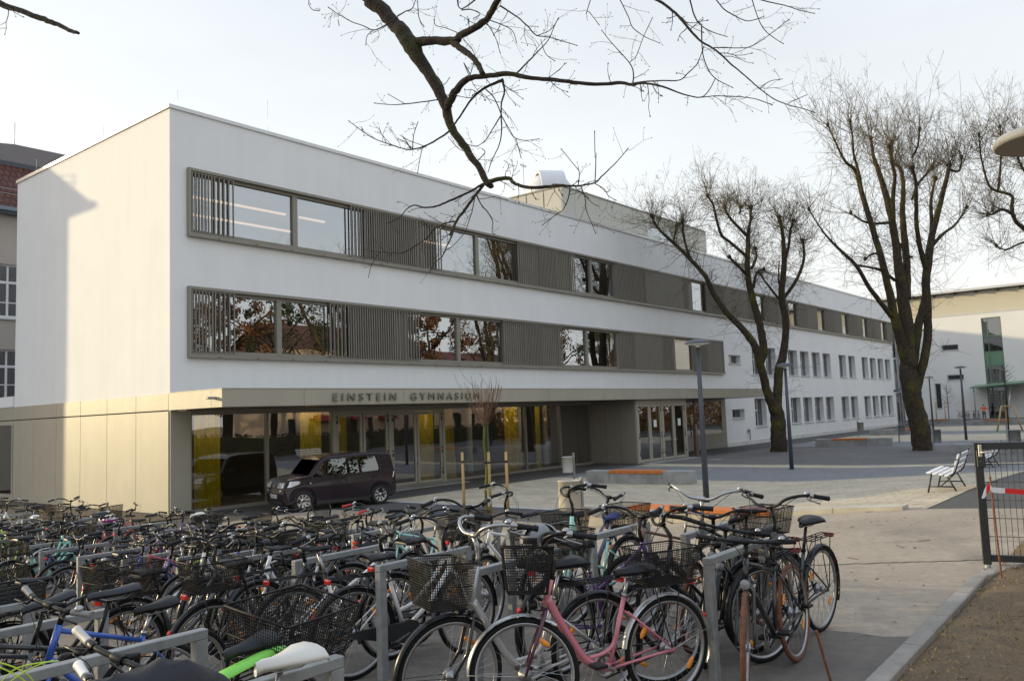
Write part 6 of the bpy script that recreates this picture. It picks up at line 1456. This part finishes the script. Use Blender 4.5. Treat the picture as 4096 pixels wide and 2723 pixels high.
# foreground, right to left
B('black bicycle with brown tyres, silver swept bars and a brown saddle', hub_place((2760, 2425), 168), 168, 'black', 'diamond', CT, 24, 0, .345, M_brown_t, saddle=M_sadb, rack=True, basket='wire', barm=M_alu, guard=None, seat_h=1.0, hgt=.1)
B('black bicycle with brown tyres and straight bars, nearest to the kerb', (-7.52, -21.72, G(-7.5, -21.7)), 184, 'black', 'diamond', 'flat', 18, 3, .345, M_brown_t, saddle=M_sad, rack=True, guard=None, seat_h=.9)
B('brown and orange mountain bike with a white suspension fork and knobbly tyres', (-6.30, -20.32, G(-6.3, -20.3)), 167, 'brown', 'diamond', 'flat', -12, 2, .33, None, True, rack=False, fork='white', lampf=False, seat_h=.98)
B('pale turquoise step through bicycle with high black swept bars', (-6.45, -19.58, G(-6.45, -19.6)), 176, 'turquoise', 'step', CT, -35, 0, guard=M_guardb, basket='wire', seat_h=.92, hgt=.12, saddle=mat('saddle_blue', (.03, .04, .16), .5))
pk = B('pink and plum low step bicycle with two wire baskets and silver mudguards', hub_place((2101, 2704), 156, .33), 156, 'pink', 'wave', CT, -24, 0, .33, guard=M_guards, basket='wire', fbasket=True, fb=(.52, .80), seat_h=.86, fork='plum', kick=True)
B('silver suspension fork bicycle with a wire front basket and thick silver frame tube', hub_place((1802, 2706), 157, .345), 157, 'silver', 'wave', CT, 0, 0, .345, guard=M_guardb, fbasket=True, fb=(.62, .66), seat_h=.92, fork='black', hgt=.1, barm=M_alu)
B('black bicycle with a rear wire basket wedged between the silver and the pink bicycle', (-7.75, -20.52, G(-7.75, -20.5)), -18, 'purple', 'trap', CT, 10, 0, .345, guard=M_guardb, basket='big', seat_h=.92)
B('white low step bicycle seen from behind with red reflector on black mudguard', (-8.44, -19.06, G(-8.4, -19)), -14, 'white', 'step', CT, 12, 1, .345, guard=M_guardb, seat_h=.90, chaincase=M_plast, kick=True)
B('bicycle with a black luggage rack directly behind the white low step bicycle', (-8.55, -18.45, G(-8.5, -18.4)), -12, 'white', 'trap', 'riser', -14, -2, .345, guard=M_guardb, seat_h=.98)
B('dark city bicycle with wide black bars left of the silver bicycle', (-7.85, -18.82, G(-7.8, -18.8)), -8, 'dark_grey', 'wave', CT, 18, 1, .345, guard=M_guardb, seat_h=.95, hgt=.1)
ws = B('white saddled bicycle with white grips and a bright green mudguard at the bottom edge', sad_place((1165, 2640), 172, .93), 172, 'white', 'diamond', 'flat', 10, 0, .33, None, True, saddle=M_sadw, wide=True, grip=mat('grip_white', (.66, .66, .66), .5), guard=None, rack=False, seat_h=.95, lampf=False)
wg = B('black bicycle with pale grips and a big wire rear basket at the bottom left', (-11.24, -20.60, G(-11.2, -20.6)), 190, 'black', 'diamond', 'flat', 2, -10, .345, grip=mat('grip_pale', (.46, .45, .44), .55), saddle=M_sadg, seat_h=.93, rack=True, basket='big', guard=M_guardb, hgt=.06, lampf=False)
c_ = at_depth(165, 2535, 4.55)
B('blue bicycle with a grey grip at the left edge, lowest of the left edge bicycles', (c_.x+.42, c_.y+.12, G(c_.x, c_.y)), 187, 'blue', 'diamond', 'flat', 2, -8, .345, rack=False, seat_h=.90, grip=mat('grip_grey', (.2, .2, .2), .6), hgt=.05)
B('dark bicycle with a patterned grey saddle tilted up at the left', sad_place((200, 2412), 172, .98), 172, 'dark_grey', 'diamond', 'riser', 10, 0, .345, saddle=M_sadg, seat_h=1.0, rack=False, pitch=8)
B('dark bicycle with a slim grey saddle on a long seat post at the left', sad_place((460, 2375), 170, 1.0), 170, 'black', 'diamond', 'flat', -10, 1, .345, saddle=M_sadg, seat_h=1.02, rack=False)
B('black bicycle carrying a slatted black plastic crate on its rack', (-10.0, -16.55, G(-10, -16.5)), 5, 'black', 'diamond', 'flat', -12, 0, .345, guard=M_guardb, basket='crate', seat_h=1.0)
B('bicycle with a tall rear wire basket and red light, right of the plastic crate', (-9.35, -17.2, G(-9.3, -17.2)), 2, 'dark_grey', 'step', CT, 10, 0, .345, guard=M_guardb, basket='big', seat_h=.94)
B('bicycle with a crumpled looking wire basket and wide black saddle left of the middle stands', (-9.1, -18.1, G(-9.1, -18.1)), -4, 'black', 'step', CT, -12, 1, .345, guard=M_guardb, basket='wire', seat_h=.96)
B('dark touring bicycle packed between the two brown tyred bicycles', (-6.95, -21.30, G(-6.95, -21.3)), 172, 'black', 'diamond', 'flat', 30, -2, .345, guard=M_guardb, seat_h=.9, grip=None)
B('black low step bicycle squeezed against the last stand, behind the pink bicycle', (-7.45, -21.22, G(-7.45, -21.2)), 166, 'black', 'step', CT, -30, 3, .345, guard=M_guardb, seat_h=.86)
B('black mixed frame bicycle pressed against the dark touring bicycle at the right end', (-6.62, -21.52, G(-6.6, -21.5)), 177, 'black', 'trap', CT, -18, -2, .345, guard=M_guardb, seat_h=.93, hgt=.05)
B('dark grey bicycle with green tinted cables facing the viewer at the right end', (-6.55, -20.98, G(-6.5, -21)), 188, 'dark_grey', 'diamond', 'riser', 14, 2, .345, guard=M_guardb, seat_h=.92, rack=True)
# the rest of the rows
KINDS = [dict(style='diamond', bar='flat', mtb=True, R=.33, rack=False, guard=None, lampf=False, bell=False), dict(style='diamond', bar='riser', guard=M_guardb), dict(style='step', bar=CT, guard=M_guardb, basket='wire'), dict(style='wave', bar=CT, guard=M_guardb), dict(style='trap', bar='riser', guard=M_guardb),
         dict(style='diamond', bar='flat', rack=False, guard=None), dict(style='step', bar=CT, guard=M_guards), dict(style='trap', bar=CT, guard=M_guardb, basket='wire'), dict(style='diamond', bar='riser', rack=True, guard=M_guardb)]
KNAME = ['mountain bike', 'trekking bicycle', 'low step bicycle with rear basket', 'low step bicycle', 'mixed frame bicycle', 'bare framed bicycle', 'silver guarded low step bicycle', 'mixed frame bicycle with rear basket', 'touring bicycle']
COLS = ['black', 'black', 'dark_grey', 'white', 'black', 'dark_blue', 'silver', 'black', 'white', 'lilac', 'black', 'blue', 'dark_grey', 'lime_green', 'red', 'black', 'turquoise', 'white', 'dark_grey', 'pale_green', 'black', 'purple', 'black']
cnt = {}
def fill(row, rname, skip, xo, faces):
    k = 0
    for (x, y) in row:
        for s_ in ((1, -1) if rs.random() < .35 else (1, -1, 2.35)):
            if (round(y, 2), s_) in skip: continue
            ki = rs.randrange(len(KINDS)); col = rs.choice(COLS); kk = dict(KINDS[ki])
            hd = (180 if rs.random() < faces else 0)+rs.uniform(-9, 9)
            bx = x+.5+rs.uniform(-.22, .22)+xo; by = y+s_*(.24+rs.uniform(-.03, .07))
            st = rs.choice([0, 10, -15, 22, -28, 35, -40, 5]); gm = None
            if rs.random() < .04: gm = mat('grip_red', (.5, .03, .03), .5)
            if kk.get('bar') == CT and rs.random() < .16: kk['fbasket'] = True
            if rs.random() < .3: kk['saddle'] = rs.choice([M_sadg, M_sad, M_sadw])
            k += 1
            nm = '%s %s%s, %s from building, %s' % (col.replace('_', ' '), KNAME[ki], ' with red grips' if gm else '', ORD[k-1] if k <= 20 else 'number %d' % k, rname)
            B(nm, (bx, by, G(bx, by)), hd, col, steer=st, bell=kk.pop('bell', True) and rs.random() < .5, lean=rs.uniform(-3, 4), seat_h=rs.uniform(.9, 1.03), grip=gm, hgt=rs.choice([0, 0, .05, .1]), **kk)
fill(ROWA[:13], 'plaza side row', set(), 0, .6)
fill(ROWB[1:10], 'middle row', {(-14.3, 9)}, 0, .55)
fill(ROWC[:2], 'viewer side row', set(), .3, .6)
for k, (x, y, hd) in enumerate(((-6.3, -18.45, 176), (-6.0, -19.2, 4), (-8.0, -16.0, 175), (-8.2, -17.35, 0), (-7.9, -17.0, 174))):
    B('%s, %s' % (['white trekking bicycle', 'dark blue city bicycle', 'black city bicycle', 'dark trekking bicycle', 'white low step bicycle'][k], ['in the stand left of the turquoise bicycle', 'half hidden directly behind the turquoise bicycle', 'deep in the middle row, third stand from the viewer', 'third from the front in the middle row', 'right of the third stand in the middle row']
      [k]), (x, y, G(x, y)), hd, ['white', 'dark_blue', 'black', 'dark_grey', 'white'][k], ['diamond', 'trap', 'step', 'diamond', 'wave'][k], ['riser', CT, CT, 'riser', CT][k], [20, -15, 10, -20, 14][k], 0, guard=M_guardb, basket=[None, 'wire', None, None, None][k])
bpy.context.view_layer.update()
def world_part(t, name, mb, m):                        # geometry given in world space, kept as a part of t
    inv = t.matrix_world.inverted(); mb.v = [tuple(inv @ V3(v)) for v in mb.v]; return mb.build(name, m, t)
mb = MB(); a = at_depth(835, 2716, 3.5); b_ = at_depth(985, 2640, 3.62); c_ = at_depth(1060, 2604, 3.7); d_ = at_depth(1131, 2580, 3.78)
P2, R2 = smooth_line([a, b_, c_, d_], [.05, .045, .04, .032], 5); wv_ = V3((.35, -.93, 0)); vs = []
for p, w_ in zip(P2, R2): vs += [p-wv_*w_-V3((0, 0, .014)), p-wv_*w_*.5, p+wv_*w_*.5, p+wv_*w_-V3((0, 0, .014))]; vs += [v-V3((0, 0, .004)) for v in vs[-4:]]
fs = []
for i in range(len(P2)-1):
    for j in range(3): q = i*8+j; fs += [(q, q+1, q+9, q+8), (q+4, q+12, q+13, q+5)]
    q = i*8; fs += [(q, q+8, q+12, q+4), (q+3, q+7, q+15, q+11)]
n_ = (len(P2)-1)*8; fs += [(0, 4, 5, 1), (1, 5, 6, 2), (2, 6, 7, 3), (n_, n_+1, n_+5, n_+4), (n_+1, n_+2, n_+6, n_+5), (n_+2, n_+3, n_+7, n_+6)]
mb.add(vs, fs, True); world_part(ws, 'mudguard', mb, M_guardg)
M_lime = mat('lime_cable', (.45, .6, .04), .4)
for pl in ([(-30, 2640), (60, 2668), (120, 2705), (150, 2760)], [(-30, 2655), (50, 2690), (110, 2730)], [(0, 2730), (60, 2675), (140, 2652), (235, 2642)], [(20, 2740), (90, 2690), (160, 2655), (215, 2640)]):
    mb = MB(); P2, R2 = smooth_line([at_depth(x, y, 3.05+.02*i) for i, (x, y) in enumerate(pl)], [.0028]*len(pl), 6); mb.tube(P2, R2, 6); world_part(wg, 'cable', mb, M_lime)
# helmets, cover, lock
def helmet(p, label, c1, c2, rz):
    t = thing('bike_helmet', label, 'helmet', p, rz); mb = MB(); n = 16; vs = []; fs = []
    for i in range(8):
        a = PI/2*i/7
        for j in range(n): b_ = 2*PI*j/n; rr = math.cos(a)**.75 if i < 7 else 0.01; vs.append((.14*rr*math.cos(b_)*(1+.08*math.cos(b_)), .105*rr*math.sin(b_), .12*math.sin(a)))
    for i in range(7):
        for j in range(n):
            if i in (2, 3, 4, 5) and j % 4 == 1: continue
            fs.append((i*n+j, i*n+(j+1) % n, (i+1)*n+(j+1) % n, (i+1)*n+j))
    mb.add(vs, fs, True); mb.build('shell', c1, t); mb = MB(); mb.lathe([(.98, 0), (1.03, .02), (1.0, .35)], 16, Matrix.Diagonal((.145, .109, .12, 1))); mb.lathe([(.9, .1), (.86, .5), (.5, .8), (.01, .9)], 16, Matrix.Diagonal((.14, .105, .12, 1))); mb.build('liner', c2, t)
hp = gpt(438, 2085, 1.02); helmet(hp, 'white helmet with a magenta rim in a basket in front of the beige wall', M_sadw, mat('helmet_magenta', (.3, .02, .2), .4), .4)
hp = gpt(2165, 2165, 1.03); helmet(hp, 'grey helmet with black vents above the front basket of the pink bicycle', mat('helmet_grey', (.2, .21, .22), .5), M_black, 2.5)
cp = gpt(600, 2735, 1.02); t = thing('rain_cover', 'black fabric rain cover draped over a bicycle at the bottom edge', 'cover', cp, math.radians(-14))
mb = MB(); n = 14; vs = []; fs = []
for i in range(n+1):
    for j in range(9):
        u = i/n*2-1; v = j/8*2-1; vs.append((u*.26, v*.15, .06*(1-u**4)*(1-v*v*.4)-.30*(abs(v)**3)-.05*abs(u)**3+.014*math.sin(u*7+v*3)+.008*math.sin(u*15-v*5)))
for i in range(n):
    for j in range(8): a = i*9+j; fs.append((a, a+9, a+10, a+1))
mb.add(vs, fs, True); mb.build('cover_cloth', mat('cover_fabric', (.013, .013, .018), .7, bump=.3, bs=30), t)
mb = MB(); mb.tube([(-.27, -.1, -.25), (-.28, -.06, .02), (-.26, .0, .06), (-.27, .06, .02), (-.27, .1, -.25)], .014, 8); mb.build('hem', M_sadg, t)
# bicycles by the far wall
for k, (y, c, s_) in enumerate(((-2.0, 'black', 'diamond'), (-2.7, 'dark_grey', 'diamond'), (-3.4, 'black', 'step'), (-4.0+.1, 'dark_grey', 'trap'))):
    B(['leftmost dark bicycle leaning by the far white wall', 'dark bicycle beside the far pale stake', 'black bicycle just right of the far pale stake', 'rightmost bicycle by the far wall near the man in orange'][k], (103.4, y+.6, 0), 12*k-20+180, c, s_, 'flat', 10, 0, cables=False, bell=False, lampf=False, guard=None, group='bicycles by the far wall', refl=False)
# ---- the man in orange
pp = gpt(3938, 1675); pt = thing('person', 'person in an orange work jacket and dark trousers, arm raised, beside the green entrance', 'person', (pp.x, pp.y, 0), math.radians(-95))
def skinfig(name, chains, m, parent, sub=2):
    vs = []; es = []; rads = []
    for ch in chains:
        prev = None
        for q in ch:
            if isinstance(q, int): prev = q; continue
            vs.append(q[:3]); rads.append(q[3]); i = len(vs)-1
            if prev is not None: es.append((prev, i))
            prev = i
    me = bpy.data.meshes.new(name); me.from_pydata(vs, es, []); o = bpy.data.objects.new(name, me); COL.objects.link(o)
    sk = o.modifiers.new('skin', 'SKIN'); sk.use_smooth_shade = True
    for i, r_ in enumerate(rads): me.skin_vertices[0].data[i].radius = (r_, r_)
    me.skin_vertices[0].data[0].use_root = True
    ss = o.modifiers.new('sub', 'SUBSURF'); ss.levels = sub; ss.render_levels = sub
    dg = bpy.context.evaluated_depsgraph_get(); m2 = bpy.data.meshes.new_from_object(o.evaluated_get(dg)); bpy.data.objects.remove(o); m2.materials.clear(); m2.materials.append(m); m2.name = name
    return link(name, m2, parent)
M_skin = mat('skin', (.45, .27, .2), .6); M_orange = mat('orange_jacket', (.85, .12, .015), .7, var=.08, vs=9); M_trou = mat('dark_trousers', (.02, .022, .03), .8); M_cap = mat('cap_blue', (.04, .05, .1), .8)
# body: 0 pelvis,1 waist,2 chest,3 neck,4 head base,5 head, then limbs
body = skinfig('body', [[(0,0,.92,.13),(0,0,1.08,.125),(0,.02,1.32,.15),(0,.04,1.45,.06),(0,.06,1.53,.065),(0,.08,1.62,.095),(0,.08,1.70,.07)],
    [2,(.17,.03,1.38,.06),(.30,.10,1.22,.048),(.38,.30,1.18,.036),(.40,.40,1.20,.03)], [2,(-.17,.03,1.38,.06),(-.30,.12,1.30,.048),(-.46,.26,1.30,.036),(-.55,.30,1.31,.03)],
    [0,(.10,0,.84,.09),(.11,.03,.48,.062),(.12,0,.09,.042),(.12,.10,.04,.035),(.12,.17,.03,.025)], [0,(-.10,0,.84,.09),(-.11,.02,.48,.062),(-.13,-.03,.09,.042),(-.13,.07,.04,.035),(-.13,.14,.03,.025)]], M_skin, pt)
skinfig('jacket', [[(0,0,.86,.15),(0,0,1.08,.15),(0,.02,1.30,.17),(0,.03,1.42,.10)], [2,(.18,.03,1.38,.078),(.30,.10,1.22,.064),(.37,.28,1.18,.05)], [2,(-.18,.03,1.38,.078),(-.30,.12,1.30,.064),(-.44,.25,1.30,.05)]], M_orange, body)
skinfig('trousers', [[(0,0,.92,.14),(.105,0,.80,.105),(.11,.03,.48,.076),(.12,0,.12,.06)], [0,(-.105,0,.80,.105),(-.11,.02,.48,.076),(-.13,-.03,.12,.06)]], M_trou, body)
mb = MB(); mb.lathe([(.112, 0), (.115, .03), (.10, .09), (.05, .125), (0, .13)], 16, Matrix.Translation((0, .085, 1.655))); mb.box(-.06, .06, .17, .27, 1.655, 1.67); mb.build('cap', M_cap, body)
mb = MB(); mb.lathe([(.158, -.02), (.16, .03)], 20, Matrix.Translation((0, .01, 1.10))); mb.build('reflective_band', mat('reflective', (.6, .6, .55), .3), body)
# fingers and face
mb = MB()
for hx, hy, hz, sg in ((.40, .40, 1.20, 1), (-.55, .30, 1.31, -1)):
    for k in range(4): mb.tube([(hx+(k-1.5)*.016, hy+.01, hz), (hx+(k-1.5)*.018, hy+.07-.008*abs(k-1.5), hz-.005), (hx+(k-1.5)*.017, hy+.10-.012*abs(k-1.5), hz-.03)], [.009, .008, .006], 6)
    mb.tube([(hx-sg*.03, hy, hz), (hx-sg*.055, hy+.035, hz-.01), (hx-sg*.05, hy+.06, hz-.02)], [.01, .009, .007], 6)
mb.lathe([(.0, 0), (.012, .01), (.006, .04), (0, .045)], 8, Matrix.Translation((0, .175, 1.60)))
mb.build('hands_and_nose', M_skin, body)
mb = MB()
for s_ in (-1, 1): mb.lathe([(0, -.009), (.009, 0), (0, .009)], 8, Matrix.Translation((s_*.032, .165, 1.635)))
mb.build('eyes', M_black, body)
# ================================================================== light, sky, camera
SUN_EL = math.radians(10.5); SUN_AZ = math.radians(66.5)      # angle from -X towards +Y
sd = V3((-math.cos(SUN_AZ)*math.cos(SUN_EL), math.sin(SUN_AZ)*math.cos(SUN_EL), math.sin(SUN_EL)))
sun = bpy.data.lights.new('sun', 'SUN'); sun.energy = 3.7; sun.angle = math.radians(.8); sun.color = (1, .82, .48)
so = bpy.data.objects.new('sun', sun); COL.objects.link(so); so.rotation_euler = sd.to_track_quat('Z', 'Y').to_euler(); so.location = (-30, 60, 40)
w = bpy.data.worlds.new('World'); S.world = w; w.use_nodes = True; nt = w.node_tree; bg = nt.nodes['Background']
sk = nt.nodes.new('ShaderNodeTexSky'); sk.sky_type = 'NISHITA'; sk.sun_disc = False; sk.sun_elevation = SUN_EL
sk.sun_rotation = math.atan2(sd.x, sd.y)
sk.altitude = 100; sk.air_density = 1.0; sk.dust_density = 4.0; sk.ozone_density = 1.5
tc = nt.nodes.new('ShaderNodeTexCoord'); sx = nt.nodes.new('ShaderNodeSeparateXYZ'); nt.links.new(tc.outputs['Generated'], sx.inputs[0])
def mrange(src, a, b, c, d):
    r = nt.nodes.new('ShaderNodeMapRange'); r.interpolation_type = 'SMOOTHSTEP'; r.inputs[1].default_value = a; r.inputs[2].default_value = b; r.inputs[3].default_value = c; r.inputs[4].default_value = d
    nt.links.new(src, r.inputs[0]); return r.outputs[0]
zen = mrange(sx.outputs[2], .42, .9, 1.0, 1.35)               # thin high haze is brightest overhead
cr_ = nt.nodes.new('ShaderNodeValToRGB'); cr_.color_ramp.elements[0].position = 0; cr_.color_ramp.elements[0].color = (.90, .895, .88, 1); cr_.color_ramp.elements[1].position = .5; cr_.color_ramp.elements[1].color = (.66, .70, .745, 1)
e_ = cr_.color_ramp.elements.new(.85); e_.color = (.56, .64, .78, 1)
nt.links.new(sx.outputs[2], cr_.inputs[0])
def vmul(a, b):
    m = nt.nodes.new('ShaderNodeVectorMath'); m.operation = 'MULTIPLY' if b is not None else 'ADD'
    nt.links.new(a, m.inputs[0]); 
    if isinstance(b, tuple): m.inputs[1].default_value = b
    else: nt.links.new(b, m.inputs[1])
    return m.outputs[0]
cl_ = nt.nodes.new('ShaderNodeTexNoise'); cm_ = nt.nodes.new('ShaderNodeMapping'); cm_.inputs['Scale'].default_value = (1, 1.6, 4.5); nt.links.new(tc.outputs['Generated'], cm_.inputs[0]); nt.links.new(cm_.outputs[0], cl_.inputs['Vector']); cl_.inputs['Scale'].default_value = 1.3; cl_.inputs['Detail'].default_value = 6
veil = mrange(cl_.outputs[0], .3, .7, .95, 1.06)           # barely visible cirrus veil
hz = vmul(vmul(vmul(cr_.outputs[0], zen), veil), (1/.12,)*3)
ad = nt.nodes.new('ShaderNodeVectorMath'); ad.operation = 'ADD'; nt.links.new(vmul(sk.outputs[0], (.5, .45, .36)), ad.inputs[0]); nt.links.new(hz, ad.inputs[1])
nt.links.new(ad.outputs[0], bg.inputs[0]); bg.inputs[1].default_value = .12
cam = bpy.data.cameras.new('camera'); co = bpy.data.objects.new('camera', cam); COL.objects.link(co)
cam.sensor_width = 36; cam.lens = F/4096*36; cam.clip_start = .1; cam.clip_end = 2500
M = Matrix.Identity(4)
for i in range(3): M[i][0] = RX[i]; M[i][1] = UX[i]; M[i][2] = -FX[i]; M[i][3] = CAM[i]
co.matrix_world = M; S.camera = co
S.view_settings.view_transform = 'Standard'; S.view_settings.look = 'None'; S.view_settings.exposure = 0.15; S.view_settings.gamma = 1
S.render.engine = 'CYCLES'; S.cycles.use_denoising = True; S.cycles.max_bounces = 8; S.cycles.transparent_max_bounces = 16
S.cycles.caustics_reflective = False; S.cycles.caustics_refractive = False
S.render.resolution_x = 1024; S.render.resolution_y = 680
